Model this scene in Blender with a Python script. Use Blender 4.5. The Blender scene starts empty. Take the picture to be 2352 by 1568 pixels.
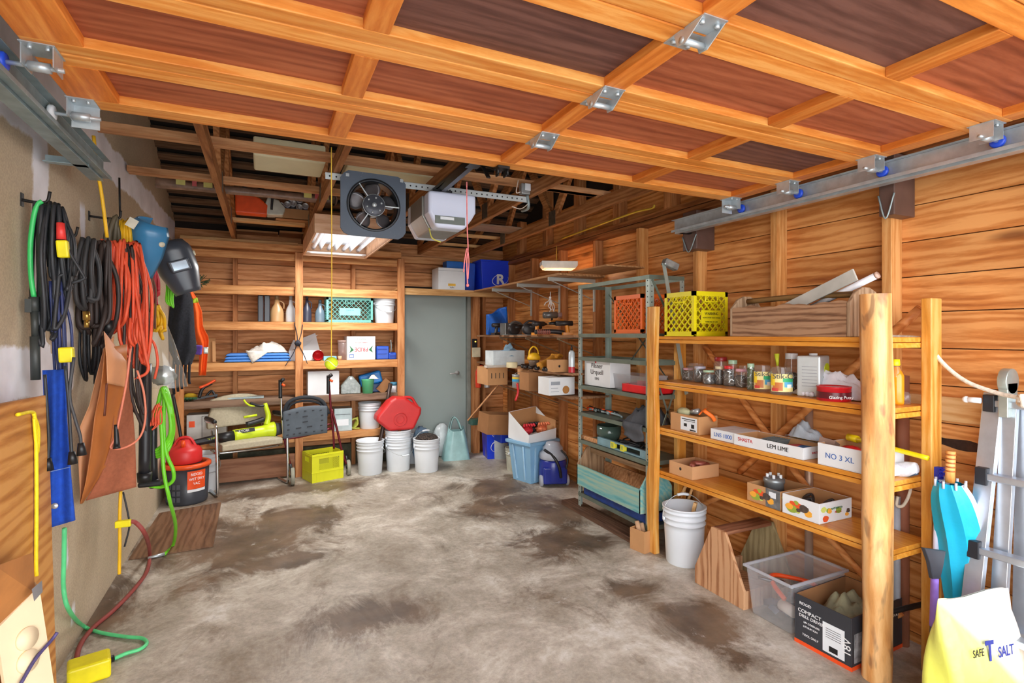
import bpy, bmesh, math, random
from mathutils import Vector, Matrix, Euler
random.seed(7)
SC=bpy.context.scene
COL=SC.collection
# ---------------------------------------------------------------- camera, world, light, exposure
F,YAW,HY,EYE=1216.,.4383,767.4,1.5
cam_d=bpy.data.cameras.new('camera'); cam=bpy.data.objects.new('camera',cam_d); COL.objects.link(cam)
cam.location=(0,0,EYE); cam.rotation_euler=(math.pi/2,0,-YAW)
cam_d.sensor_width=36; cam_d.lens=F/2352*36; cam_d.shift_y=-(784-HY)/2352; cam_d.clip_start=.02
SC.camera=cam
W=bpy.data.worlds.new('overcast_sky'); SC.world=W; W.use_nodes=True
nt=W.node_tree; nt.nodes.clear()
wo=nt.nodes.new('ShaderNodeOutputWorld'); bg=nt.nodes.new('ShaderNodeBackground')
tc=nt.nodes.new('ShaderNodeTexCoord'); sx=nt.nodes.new('ShaderNodeSeparateXYZ'); rp=nt.nodes.new('ShaderNodeValToRGB')
nt.links.new(tc.outputs['Generated'],sx.inputs[0]); nt.links.new(sx.outputs['Z'],rp.inputs[0])
rp.color_ramp.elements[0].position=0; rp.color_ramp.elements[0].color=(1,.985,.96,1)
rp.color_ramp.elements[1].position=.6; rp.color_ramp.elements[1].color=(.55,.62,.72,1)
bg.inputs['Strength'].default_value=3.2
nt.links.new(rp.outputs[0],bg.inputs[0]); nt.links.new(bg.outputs[0],wo.inputs[0])
SC.view_settings.view_transform='Standard'; SC.view_settings.look='None'
SC.view_settings.gamma=1; SC.view_settings.use_curve_mapping=False
SC.view_settings.exposure=1.4
def area(name,loc,rot,size,sizey,power,color=(1,1,1),spread=180):
    d=bpy.data.lights.new(name,'AREA'); d.shape='RECTANGLE'; d.size=size; d.size_y=sizey; d.energy=power; d.color=color
    d.spread=math.radians(spread)
    o=bpy.data.objects.new(name,d); o.location=loc; o.rotation_euler=rot; COL.objects.link(o); return o
# ---------------------------------------------------------------- measuring: a pixel of the photo and one known coordinate give a point
cy_,sy_=math.cos(YAW),math.sin(YAW)
def A(u,v,x=None,y=None,z=None):
    r=(u-1176)/F; h=(HY-v)/F; dx=r*cy_+sy_; dy=cy_-r*sy_
    t=x/dx if x is not None else y/dy if y is not None else (z-EYE)/h
    return Vector((t*dx,t*dy,EYE+t*h))
def fx(u,y): return A(u,700,y=y).x
def fy(u,x): return A(u,700,x=x).y
# ---------------------------------------------------------------- materials
def lin(c):
    if isinstance(c,str): c=tuple(int(c[i:i+2],16) for i in (0,2,4))
    return tuple(((v/255+.055)/1.055)**2.4 if v/255>.04045 else v/255/12.92 for v in c)+(1,)
MATS={}
def newmat(name):
    m=bpy.data.materials.new(name); m.use_nodes=True; n=m.node_tree; n.nodes.clear()
    o=n.nodes.new('ShaderNodeOutputMaterial'); b=n.nodes.new('ShaderNodeBsdfPrincipled'); n.links.new(b.outputs[0],o.inputs[0])
    return m,n,b
def N(n,t,**k):
    q=n.nodes.new(t)
    for a,v in k.items(): setattr(q,a,v)
    return q
def mp(n,scale=(1,1,1),coord='Object',add=None):
    t=N(n,'ShaderNodeTexCoord'); m=N(n,'ShaderNodeMapping'); m.inputs['Scale'].default_value=scale
    src=t.outputs[coord]
    if add:
        g=N(n,'ShaderNodeNewGeometry'); ml=N(n,'ShaderNodeMath',operation='MULTIPLY'); ml.inputs[1].default_value=add
        n.links.new(g.outputs['Random Per Island'],ml.inputs[0])
        cb=N(n,'ShaderNodeCombineXYZ')
        for i in range(3): n.links.new(ml.outputs[0],cb.inputs[i])
        va=N(n,'ShaderNodeVectorMath',operation='ADD'); n.links.new(src,va.inputs[0]); n.links.new(cb.outputs[0],va.inputs[1]); src=va.outputs[0]
    n.links.new(src,m.inputs[0]); return m.outputs[0]
def noise(n,vec,scale,detail=4,rough=.55,dist=0):
    q=N(n,'ShaderNodeTexNoise'); q.inputs['Scale'].default_value=scale; q.inputs['Detail'].default_value=detail
    q.inputs['Roughness'].default_value=rough; q.inputs['Distortion'].default_value=dist
    n.links.new(vec,q.inputs['Vector']); return q.outputs['Fac']
def ramp(n,fac,stops):
    r=N(n,'ShaderNodeValToRGB'); e=r.color_ramp.elements
    while len(e)<len(stops): e.new(.5)
    for i,(p,c) in enumerate(stops): e[i].position=p; e[i].color=c if len(c)==4 else lin(c)
    n.links.new(fac,r.inputs[0]); return r.outputs[0]
def mix(n,fac,a,b,mode='MIX'):
    q=N(n,'ShaderNodeMix',data_type='RGBA',blend_type=mode)
    for s,val in ((q.inputs['Factor'],fac),(q.inputs[6],a),(q.inputs[7],b)):
        if hasattr(val,'links') or hasattr(val,'is_linked'): n.links.new(val,s)
        else: s.default_value=val
    return q.outputs[2]
def bump(n,b,fac,strength=.2,dist=.01):
    q=N(n,'ShaderNodeBump'); q.inputs['Strength'].default_value=strength; q.inputs['Distance'].default_value=dist
    n.links.new(fac,q.inputs['Height']); n.links.new(q.outputs[0],b.inputs['Normal'])
def M(name,col,rough=.5,metal=0,var=.12,scale=9,bmp=0,spec=.5,sheen=0,emis=None,trans=0):
    if name in MATS: return MATS[name]
    m,n,b=newmat(name)
    c=lin(col); f=noise(n,mp(n),scale,5)
    d=tuple(v*(1-var*1.6) for v in c[:3])+(1,); l=tuple(min(1,v*(1+var)) for v in c[:3])+(1,)
    n.links.new(ramp(n,f,[(.3,d),(.7,l)]),b.inputs['Base Color'])
    b.inputs['Roughness'].default_value=rough; b.inputs['Metallic'].default_value=metal
    b.inputs['Specular IOR Level'].default_value=spec
    if bmp: bump(n,b,noise(n,mp(n),scale*4,6),bmp,.004)
    if emis: b.inputs['Emission Color'].default_value=lin(emis[0]); b.inputs['Emission Strength'].default_value=emis[1]
    if trans: b.inputs['Transmission Weight'].default_value=trans
    MATS[name]=m; return m
def wood(name,dark,mid,light,axis='y',scale=1.,rough=.55,knots=.5,contrast=1,island=7.,bmp=.15,spec=.3):
    if name in MATS: return MATS[name]
    m,n,b=newmat(name); st={'x':(.12,1,1),'y':(1,.12,1),'z':(1,1,.12)}[axis]
    st=tuple(v*scale for v in st)
    vec=mp(n,st,add=island)
    g1=noise(n,vec,15,4,.55,.8)                       # broad figure
    w=N(n,'ShaderNodeTexWave',wave_type='RINGS',rings_direction={'x':'X','y':'Y','z':'Z'}[axis]); w.inputs['Scale'].default_value=11
    w.inputs['Distortion'].default_value=9; w.inputs['Detail'].default_value=3; w.inputs['Detail Scale'].default_value=1.1
    n.links.new(vec,w.inputs['Vector'])
    fine=noise(n,vec,110,5,.7)
    a=N(n,'ShaderNodeMath',operation='MULTIPLY_ADD'); a.inputs[1].default_value=.26*contrast; n.links.new(w.outputs['Fac'],a.inputs[0]); n.links.new(g1,a.inputs[2])
    a2=N(n,'ShaderNodeMath',operation='MULTIPLY_ADD'); a2.inputs[1].default_value=.45; n.links.new(fine,a2.inputs[0]); n.links.new(a.outputs[0],a2.inputs[2])
    col=ramp(n,a2.outputs[0],[(.42,dark),(.76,mid),(1.05 if 0 else 1.,light)])
    # per-board tone
    g=N(n,'ShaderNodeNewGeometry'); pr=ramp(n,g.outputs['Random Per Island'],[(0,(.78,.76,.74,1)),(1,(1.12,1.1,1.08,1))])
    col=mix(n,1.,col,pr,'MULTIPLY')
    # knots
    k=N(n,'ShaderNodeTexVoronoi'); k.inputs['Scale'].default_value=1.; k.inputs['Randomness'].default_value=1
    ks={'x':(1.3,5,5),'y':(5,1.3,5),'z':(5,5,1.3)}[axis]
    n.links.new(mp(n,ks,add=island*1.3),k.inputs['Vector'])
    kr=ramp(n,k.outputs['Distance'],[(.05,(1,1,1,1)),(.14,(0,0,0,1))])
    kf=N(n,'ShaderNodeMath',operation='MULTIPLY'); kf.inputs[1].default_value=knots; n.links.new(kr,kf.inputs[0])
    dk=tuple(v*.45 for v in lin(dark)[:3])+(1,)
    col=mix(n,kf.outputs[0],col,dk)
    n.links.new(col,b.inputs['Base Color']); b.inputs['Roughness'].default_value=rough; b.inputs['Specular IOR Level'].default_value=spec
    bump(n,b,a2.outputs[0],bmp,.003)
    MATS[name]=m; return m
def clear(name,tint=(1,1,1),alpha=.12,rough=.05):
    if name in MATS: return MATS[name]
    m=bpy.data.materials.new(name); m.use_nodes=True; n=m.node_tree; n.nodes.clear()
    o=N(n,'ShaderNodeOutputMaterial'); t=N(n,'ShaderNodeBsdfTransparent'); g=N(n,'ShaderNodeBsdfGlossy'); d=N(n,'ShaderNodeBsdfDiffuse')
    t.inputs[0].default_value=(*[.82+.18*v for v in tint],1); d.inputs[0].default_value=(*[.25+.75*v for v in tint],1); g.inputs['Roughness'].default_value=rough
    lw=N(n,'ShaderNodeLayerWeight'); lw.inputs[0].default_value=.5; pw=N(n,'ShaderNodeMath',operation='POWER'); pw.inputs[1].default_value=4; n.links.new(lw.outputs['Facing'],pw.inputs[0]); fr=N(n,'ShaderNodeMath',operation='MULTIPLY_ADD'); fr.inputs[1].default_value=.5; fr.inputs[2].default_value=.04; n.links.new(pw.outputs[0],fr.inputs[0])
    m1=N(n,'ShaderNodeMixShader'); m1.inputs[0].default_value=alpha; n.links.new(t.outputs[0],m1.inputs[1]); tl=N(n,'ShaderNodeBsdfTranslucent'); tl.inputs[0].default_value=d.inputs[0].default_value; m0=N(n,'ShaderNodeMixShader'); n.links.new(d.outputs[0],m0.inputs[1]); n.links.new(tl.outputs[0],m0.inputs[2]); n.links.new(m0.outputs[0],m1.inputs[2])
    m2=N(n,'ShaderNodeMixShader'); n.links.new(fr.outputs[0],m2.inputs[0]); n.links.new(m1.outputs[0],m2.inputs[1]); n.links.new(g.outputs[0],m2.inputs[2])
    n.links.new(m2.outputs[0],o.inputs[0]); MATS[name]=m; return m
# ---------------------------------------------------------------- mesh builder
def smooth_path(pts,k=6):
    pts=[Vector(p) for p in pts]
    if len(pts)<3: return pts
    out=[]
    P=[pts[0]*2-pts[1]]+pts+[pts[-1]*2-pts[-2]]
    for i in range(1,len(P)-2):
        a,b,c,d=P[i-1],P[i],P[i+1],P[i+2]
        for j in range(k):
            t=j/k
            out.append(.5*((2*b)+(-a+c)*t+(2*a-5*b+4*c-d)*t*t+(-a+3*b-3*c+d)*t**3))
    out.append(pts[-1]); return out
class MB:
    def __init__(s): s.v=[];s.f=[];s.mi=[];s.sm=[]
    def add(s,vs,fs,mi=0,sm=False):
        o=len(s.v); s.v+= [tuple(v) for v in vs]; s.f+=[tuple(i+o for i in f) for f in fs]; s.mi+=[mi]*len(fs); s.sm+=[sm]*len(fs); return s
    def box(s,lo,hi,mi=0,mat=None):
        lo,hi=[min(a,b) for a,b in zip(lo,hi)],[max(a,b) for a,b in zip(lo,hi)]
        vs=[Vector((x,y,z)) for z in (lo[2],hi[2]) for y in (lo[1],hi[1]) for x in (lo[0],hi[0])]
        if mat: vs=[mat@v for v in vs]
        return s.add(vs,[(0,2,3,1),(4,5,7,6),(0,1,5,4),(2,6,7,3),(0,4,6,2),(1,3,7,5)],mi)
    def cbox(s,c,d,rot=(0,0,0),mi=0):
        m=Matrix.Translation(c)@Euler(rot).to_matrix().to_4x4()
        return s.box([-x/2 for x in d],[x/2 for x in d],mi,m)
    def beam(s,a,b,w,h,mi=0,up=(0,0,1)):        # box from a to b
        a,b=Vector(a),Vector(b); z=(b-a); L=z.length; z.normalize(); u=Vector(up)
        if abs(z.dot(u))>.98: u=Vector((0,1,0))
        x=u.cross(z).normalized(); y=z.cross(x)
        vs=[q+x*sx*w/2+y*sy*h/2 for q in (a,b) for sx,sy in ((-1,-1),(1,-1),(1,1),(-1,1))]
        return s.add(vs,[(3,2,1,0),(4,5,6,7),(0,1,5,4),(1,2,6,5),(2,3,7,6),(3,0,4,7)],mi)
    def tube(s,pts,r,n=8,mi=0,k=6,closed=False,flat=1):
        pts=smooth_path(pts,k) if k else [Vector(p) for p in pts]
        R=r if callable(r) else (lambda t:r)
        vs=[];fs=[];m=len(pts); pn=None
        for i,p in enumerate(pts):
            d=(pts[min(i+1,m-1)]-pts[max(i-1,0)])
            if d.length<1e-9: d=Vector((0,0,1))
            d.normalize()
            if pn is None: pn=d.orthogonal().normalized()
            pn=(pn-d*pn.dot(d)); 
            if pn.length<1e-6: pn=d.orthogonal()
            pn.normalize(); bn=d.cross(pn); rr=R(i/(m-1))
            for j in range(n):
                a=2*math.pi*j/n; vs.append(p+pn*math.cos(a)*rr+bn*math.sin(a)*rr*flat)
        for i in range(m-1):
            for j in range(n): fs.append((i*n+j,i*n+(j+1)%n,(i+1)*n+(j+1)%n,(i+1)*n+j))
        fs.append(tuple(range(n))[::-1]); fs.append(tuple((m-1)*n+j for j in range(n)))
        return s.add(vs,fs,mi,True)
    def cyl(s,a,b,r0,r1=None,n=20,mi=0):
        r1=r0 if r1 is None else r1
        a,b=Vector(a),Vector(b)
        return s.tube([a,b],lambda t:r0+(r1-r0)*t,n,mi,0)
    def lathe(s,prof,c=(0,0,0),n=28,mi=0,axis='z',cap=True):
        c=Vector(c); vs=[];fs=[];m=len(prof)
        for r,h in prof:
            for j in range(n):
                a=2*math.pi*j/n; p=(r*math.cos(a),r*math.sin(a),h)
                if axis=='x': p=(p[2],p[0],p[1])
                if axis=='y': p=(p[0],p[2],p[1])
                vs.append(c+Vector(p))
        for i in range(m-1):
            for j in range(n): fs.append((i*n+j,i*n+(j+1)%n,(i+1)*n+(j+1)%n,(i+1)*n+j))
        if cap: fs.append(tuple(range(n))[::-1]); fs.append(tuple((m-1)*n+j for j in range(n)))
        return s.add(vs,fs,mi,True)
    def prism(s,poly,lo,hi,axis='y',mi=0):
        n=len(poly); f={'y':lambda a,b,h:(a,h,b),'x':lambda a,b,h:(h,a,b),'z':lambda a,b,h:(a,b,h)}[axis]
        vs=[f(a,b,lo) for a,b in poly]+[f(a,b,hi) for a,b in poly]
        fs=[tuple(range(n))[::-1],tuple(range(n,2*n))]+[(i,(i+1)%n,n+(i+1)%n,n+i) for i in range(n)]
        return s.add(vs,fs,mi)
    def ball(s,c,r,n=12,mi=0,sc=(1,1,1),jit=0):
        c=Vector(c); vs=[];fs=[]
        for i in range(n+1):
            t=math.pi*i/n
            for j in range(n*2):
                a=math.pi*j/n; q=1+(random.uniform(-jit,jit) if 0<i<n else 0)
                vs.append(c+Vector((r*sc[0]*q*math.sin(t)*math.cos(a),r*sc[1]*q*math.sin(t)*math.sin(a),r*sc[2]*q*math.cos(t))))
        for i in range(n):
            for j in range(2*n): fs.append((i*2*n+j,(i+1)*2*n+j,(i+1)*2*n+(j+1)%(2*n),i*2*n+(j+1)%(2*n)))
        return s.add(vs,fs,mi,True)
    def grid(s,fn,nu,nv,mi=0,thick=0,sm=True):
        P=[[Vector(fn(i/nu,j/nv)) for j in range(nv+1)] for i in range(nu+1)]
        vs=[p for r in P for p in r]; q=nv+1
        fs=[(i*q+j,(i+1)*q+j,(i+1)*q+j+1,i*q+j+1) for i in range(nu) for j in range(nv)]
        s.add(vs,fs,mi,sm)
        if thick:
            th=Vector(thick) if not isinstance(thick,(int,float)) else Vector((0,thick,0))
            o=len(s.v)-len(vs); s.v+=[tuple(v+th) for v in vs]; n=len(vs)
            s.f+=[tuple(i+o+n for i in f[::-1]) for f in fs]; s.mi+=[mi]*len(fs); s.sm+=[sm]*len(fs)
            ed=[(i*q,(i+1)*q) for i in range(nu)]+[((i+1)*q+nv,i*q+nv) for i in range(nu)]+[(j+1,j) for j in range(nv)]+[(nu*q+j,nu*q+j+1) for j in range(nv)]
            s.f+=[(a+o,b+o,b+o+n,a+o+n) for a,b in ed]; s.mi+=[mi]*len(ed); s.sm+=[False]*len(ed)
        return s
    def build(s,name,mats,parent=None,bevel=0,seg=2,loc=None,rot=None,fix=True):
        me=bpy.data.meshes.new(name); me.from_pydata(s.v,[],s.f); 
        if not isinstance(mats,(list,tuple)): mats=[mats]
        for m in mats: me.materials.append(m)
        me.polygons.foreach_set('material_index',s.mi); me.polygons.foreach_set('use_smooth',s.sm); me.update()
        if fix:
            b=bmesh.new(); b.from_mesh(me); bmesh.ops.recalc_face_normals(b,faces=b.faces); b.to_mesh(me); b.free()
        o=bpy.data.objects.new(name,me); COL.objects.link(o)
        if parent: o.parent=parent
        if loc is not None: o.location=loc
        if rot is not None: o.rotation_euler=rot
        if bevel:
            md=o.modifiers.new('bevel','BEVEL'); md.width=bevel; md.segments=seg; md.limit_method='ANGLE'; md.angle_limit=math.radians(40)
            md.harden_normals=False
        return o
def tag(o,label,cat,group=None,kind=None):
    o['label']=label; o['category']=cat
    if group: o['group']=group
    if kind: o['kind']=kind
    return o
def struct(o): o['kind']='structure'; return o
def thing(name,label,cat,loc=(0,0,0),rz=0,group=None,rot=None):
    o=bpy.data.objects.new(name,None); o.empty_display_size=.05; COL.objects.link(o); o.location=loc
    o.rotation_euler=rot if rot else (0,0,rz)
    return tag(o,label,cat,group)
def text(body,size,mat,parent,loc,rot,name='lettering',ext=.0006,align='CENTER',sx=1,bold=0):
    cu=bpy.data.curves.new(name,'FONT'); cu.body=body; cu.size=size; cu.align_x=align; cu.align_y='CENTER'; cu.extrude=ext; cu.offset=bold
    t=bpy.data.objects.new(name,cu); COL.objects.link(t)
    dg=bpy.context.evaluated_depsgraph_get(); me=bpy.data.meshes.new_from_object(t.evaluated_get(dg))
    bpy.data.objects.remove(t); me.materials.clear(); me.materials.append(mat); me.name=name
    o=bpy.data.objects.new(name,me); COL.objects.link(o); o.parent=parent; o.location=loc; o.rotation_euler=rot; o.scale=(sx,1,1)
    return o
def relabel(o,label=None):
    if label: o['label']=label
def copy_tree(o,loc=None,rz=None,label=None,parent=None,group=None):
    c=o.copy(); COL.objects.link(c); c.parent=parent
    for ch in list(o.children): copy_tree(ch,parent=c)
    if loc is not None: c.location=loc
    if rz is not None: c.rotation_euler=(0,0,rz)
    if label: c['label']=label
    if group: c['group']=group
    return c
PI=math.pi
FRONT=(PI/2,0,0)          # text faces -y
SIDE=(PI/2,0,-PI/2)       # text faces -x
TOP=(0,0,0)
# ---------------------------------------------------------------- room dimensions
XL,XW,XS_,YB=-.83,2.78,2.87,6.4   # left drywall, stud faces, right siding, back siding
# floor: oil stained concrete
def concrete():
    m,n,b=newmat('stained_concrete')
    v=mp(n); base=noise(n,v,2.1,11,.72,.4); fine=noise(n,v,34,8,.8)
    col=ramp(n,base,[(.32,(150,138,122)),(.5,(188,180,168)),(.66,(226,222,216))])
    col=mix(n,.5,col,ramp(n,fine,[(.3,(108,100,90)),(.7,(205,200,190))]),'OVERLAY')
    # rusty brown and oil stains with shapes of their own, mostly under where the car stands
    st=noise(n,mp(n,(1,.75,1)),2.3,12,.72,.9)
    sp=N(n,'ShaderNodeSeparateXYZ'); n.links.new(mp(n),sp.inputs[0])
    def gauss(x,y,rx,ry):
        a=N(n,'ShaderNodeMath',operation='MULTIPLY_ADD'); a.inputs[1].default_value=1/rx; a.inputs[2].default_value=-x/rx; n.links.new(sp.outputs[0],a.inputs[0])
        c=N(n,'ShaderNodeMath',operation='MULTIPLY_ADD'); c.inputs[1].default_value=1/ry; c.inputs[2].default_value=-y/ry; n.links.new(sp.outputs[1],c.inputs[0])
        cb=N(n,'ShaderNodeCombineXYZ'); n.links.new(a.outputs[0],cb.inputs[0]); n.links.new(c.outputs[0],cb.inputs[1])
        l=N(n,'ShaderNodeVectorMath',operation='LENGTH'); n.links.new(cb.outputs[0],l.inputs[0])
        e=N(n,'ShaderNodeMapRange'); e.inputs[1].default_value=0; e.inputs[2].default_value=1; e.inputs[3].default_value=1; e.inputs[4].default_value=0; n.links.new(l.outputs[1] if 'Value' not in l.outputs else l.outputs['Value'],e.inputs[0]); return e.outputs[0]
    blobs=[(A(500,1240,z=0),1.1,1.0),(A(640,1290,z=0),.55,.22),(A(1130,1120,z=0),.75,.6),(A(1170,1160,z=0),.6,.5),(A(1290,1240,z=0),.5,.5),(A(830,1420,z=0),.45,.35),(A(1620,1440,z=0),.35,.4),(A(700,1120,z=0),1.3,.35),(A(1450,1350,z=0),.3,.25),(A(1280,1180,z=0),.4,.6),(A(720,1190,z=0),.6,.5),(A(200,1400,z=0),.3,.8)]
    acc=None
    for p,rx,ry in blobs:
        g=gauss(p.x,p.y,rx,ry)
        if acc is None: acc=g
        else:
            q=N(n,'ShaderNodeMath',operation='MAXIMUM'); n.links.new(acc,q.inputs[0]); n.links.new(g,q.inputs[1]); acc=q.outputs[0]
    ad=N(n,'ShaderNodeMath',operation='MULTIPLY_ADD'); ad.inputs[1].default_value=.34; n.links.new(acc,ad.inputs[0]); n.links.new(st,ad.inputs[2])
    s1=ramp(n,ad.outputs[0],[(.56,(0,0,0,1)),(.70,(.9,.9,.9,1))])
    col=mix(n,s1,col,ramp(n,noise(n,v,3.3,5),[(.35,(74,56,42)),(.65,(122,98,76))]))
    s2=ramp(n,noise(n,mp(n,(1,1,1)),5.5,8,.75,.6),[(.6,(0,0,0,1)),(.75,(.55,.55,.55,1))])
    col=mix(n,s2,col,lin((112,76,52)))
    s4=ramp(n,noise(n,mp(n,(1.3,1,1)),3.7,9,.8,.3),[(.62,(0,0,0,1)),(.7,(.8,.8,.8,1))])
    col=mix(n,s4,col,lin((222,220,214)))
    s3=ramp(n,noise(n,v,16,7,.8),[(.68,(0,0,0,1)),(.74,(.8,.8,.8,1))]); col=mix(n,s3,col,lin((70,56,44)))
    n.links.new(col,b.inputs['Base Color']); 
    n.links.new(ramp(n,st,[(.4,(.6,.6,.6,1)),(.7,(.28,.28,.28,1))]),b.inputs['Roughness']); b.inputs['Specular IOR Level'].default_value=.4
    bump(n,b,fine,.12,.004); return m
m=MB(); m.box((-.93,-.25,-.12),(2.97,6.5,0)); struct(m.build('floor',concrete()))
m=MB(); m.box((-14,-22,-.16),(16,-.25,-.02)); struct(m.build('driveway',M('driveway_concrete',(205,203,198),.8,0,.1,3)))
# left drywall with joint compound
def drywall():
    m,n,b=newmat('bare_drywall'); v=mp(n)
    col=ramp(n,noise(n,v,1.1,4),[(.3,(182,168,144)),(.7,(204,192,170))])
    col=mix(n,.25,col,ramp(n,noise(n,v,120,3),[(.4,(140,120,94)),(.6,(205,190,165))]),'OVERLAY')
    sp=N(n,'ShaderNodeSeparateXYZ'); n.links.new(v,sp.inputs[0]); wob=noise(n,mp(n,(1,1,1)),3.2,6,.65)
    def band(ax,c,w,lo=None,hi=None,c2=None):
        a=N(n,'ShaderNodeMath',operation='MULTIPLY_ADD'); a.inputs[1].default_value=.16; n.links.new(wob,a.inputs[0])
        a.inputs[2].default_value=-c-.08
        s=N(n,'ShaderNodeMath',operation='ADD'); n.links.new(sp.outputs[ax],s.inputs[0]); n.links.new(a.outputs[0],s.inputs[1])
        ab=N(n,'ShaderNodeMath',operation='ABSOLUTE'); n.links.new(s.outputs[0],ab.inputs[0])
        r=N(n,'ShaderNodeMapRange'); r.inputs[1].default_value=w-.008; r.inputs[2].default_value=w+.008; r.inputs[3].default_value=1; r.inputs[4].default_value=0; n.links.new(ab.outputs[0],r.inputs[0])
        out=r.outputs[0]
        if lo is not None:
            o=1 if ax==2 else 2
            for val,sg in ((lo,1),(hi,-1)):
                q=N(n,'ShaderNodeMapRange'); q.inputs[1].default_value=val-.02; q.inputs[2].default_value=val+.02
                q.inputs[3].default_value=0 if sg>0 else 1; q.inputs[4].default_value=1 if sg>0 else 0
                n.links.new(sp.outputs[o],q.inputs[0]); mm=N(n,'ShaderNodeMath',operation='MULTIPLY'); n.links.new(out,mm.inputs[0]); n.links.new(q.outputs[0],mm.inputs[1]); out=mm.outputs[0]
        return out
    acc=None
    bands=[(2,2.54,.10,2.4,6.5),(2,2.36,.1,0,2.75),(1,2.78,.085,1.4,2.6),(2,1.34,.10,0,3.2),(1,2.74,.075,-.1,1.0),(1,3.35,.035,1.95,2.15),(1,3.15,.05,1.45,1.85),(1,3.08,.028,.42,.58),(1,3.2,.03,.12,.2)]
    for bd in bands:
        g=band(*bd)
        if acc is None: acc=g
        else:
            q=N(n,'ShaderNodeMath',operation='MAXIMUM'); n.links.new(acc,q.inputs[0]); n.links.new(g,q.inputs[1]); acc=q.outputs[0]
    col=mix(n,acc,col,ramp(n,noise(n,v,5,5),[(.35,(226,226,230)),(.65,(244,244,250))]))
    # damp dirty foot of the wall
    n.links.new(col,b.inputs['Base Color']); b.inputs['Roughness'].default_value=.85; b.inputs['Specular IOR Level'].default_value=.2
    bump(n,b,acc,.25,.003); return m
m=MB(); m.box((-.93,-.25,0),(XL,6.5,3.75)); struct(m.build('wall_left',drywall()))
CEDAR=((128,66,24),(186,108,48),(216,140,76))
siding=wood('cedar_siding_right',(158,86,38),(206,132,68),(232,166,100),'y',1.,.6,.75,1)
m=MB(); k=0; z=2.125+.1734*4
while z>-.1:
    lo=max(z-.1734+.004,0); m.box((XS_,-.25,lo),(XS_+.02,YB+.02,z)); z-=.1734; k+=1
struct(m.build('wall_right',siding,bevel=.002))
m=MB(); m.box((XS_+.021,-.25,0),(XS_+.05,YB+.1,3.9)); m.box((-.93,YB+.021,0),(XS_+.05,YB+.06,3.9)); struct(m.build('wall_backing',M('building_paper',(38,28,22),.9)))
sidb=wood('cedar_siding_back',(138,86,48),(186,124,74),(212,154,104),'x',1.,.6,.75,1)
m=MB(); z=2.6
while z>.0:
    lo=max(z-.172+.004,0)
    m.box((-.93,YB,lo),(1.50,YB+.02,z)); m.box((2.36,YB,lo),(XS_,YB+.02,z))
    if lo>1.99: m.box((1.50,YB,lo),(2.36,YB+.02,z))
    z-=.172
struct(m.build('wall_back',sidb,bevel=.002))
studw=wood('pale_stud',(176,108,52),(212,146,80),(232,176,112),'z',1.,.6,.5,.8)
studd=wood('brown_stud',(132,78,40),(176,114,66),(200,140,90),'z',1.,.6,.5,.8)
SY=[5.386+.638-.638*i for i in range(11)]       # stud spacing along the right wall
ti=[0]
def trim(mb,mat,bev=.002):
    ti[0]+=1; return struct(mb.build('trim_%d'%ti[0],mat,bevel=bev))
for y in SY:
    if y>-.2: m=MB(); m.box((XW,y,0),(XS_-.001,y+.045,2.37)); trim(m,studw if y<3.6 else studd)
# diagonal let-in braces behind the log shelf are part of that shelf; plates along the right wall
m=MB(); m.box((XW-.01,-.25,2.37),(XS_-.001,YB-.1,2.41)); m.box((XW-.01,-.25,2.415),(XS_-.001,YB-.1,2.455)); trim(m,wood('dark_plate',(84,46,22),(128,76,38),(160,104,60),'y'))
m=MB(); m.box((XW+.02,1.9,2.325),(XW+.06,4.4,2.345)); 
zb=lambda y: 2.62+(6.4-max(y,6.2-y))*.4
# gable studs above the right wall
m=MB()
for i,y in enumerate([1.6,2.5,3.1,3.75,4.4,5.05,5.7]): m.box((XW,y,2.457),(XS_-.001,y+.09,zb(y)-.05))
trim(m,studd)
# horizontal pale rail low on the right wall near the ladder
zz=A(2220,945,x=XW).z
m=MB(); m.box((XS_-.03,.1,zz-.06),(XS_-.002,1.51,zz+.05)); trim(m,wood('pale_board_y',(190,130,72),(224,168,104),(240,196,138),'y'))
# back wall studs, plates
for u in (540,812,1112):
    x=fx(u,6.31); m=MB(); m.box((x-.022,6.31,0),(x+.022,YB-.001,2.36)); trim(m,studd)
m=MB(); m.box((-.83,6.30,2.36),(XS_,YB-.001,2.44)); trim(m,wood('back_plate',(140,86,46),(186,126,76),(208,152,100),'x'))
# concrete footing strip behind the buckets
m=MB(); m.box((-.83,6.33,.001),(1.45,YB-.001,.24)); trim(m,M('mossy_foundation',(84,84,68),.9,0,.3,14))
# ---------------------------------------------------------------- door in the back wall
dx0,dx1=fx(930,6.35),fx(1071,6.35); dz=1.985
d=bpy.data.objects.new('door_1',None); COL.objects.link(d); d.location=(0,0,0); struct(d)
dm=M('grey_door_paint',(150,162,158),.45,0,.03,2)
m=MB(); m.box((dx0,6.36,.01),(dx1,6.40,dz)); m.build('door_leaf',dm,d,bevel=.003)
m=MB(); p=A(1048,856,y=6.36)
m.lathe([(.028,0),(.03,-.008),(.012,-.012),(.011,-.045)],(p.x+.01,6.36,p.z),20,axis='y'); m.tube([(p.x+.01,6.315,p.z),(p.x-.03,6.312,p.z),(p.x-.10,6.315,p.z-.005)],.009,8)
m.build('door_handle',M('satin_nickel',(206,206,204),.3,.5),d)
m=MB(); m.box((dx1+.004,6.32,0),(dx1+.05,6.42,dz+.02)); m.box((dx0-.05,6.32,0),(dx0-.004,6.42,dz+.02)); m.build('door_jamb',M('jamb_grey',(128,132,126),.5),d,bevel=.002)
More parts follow.
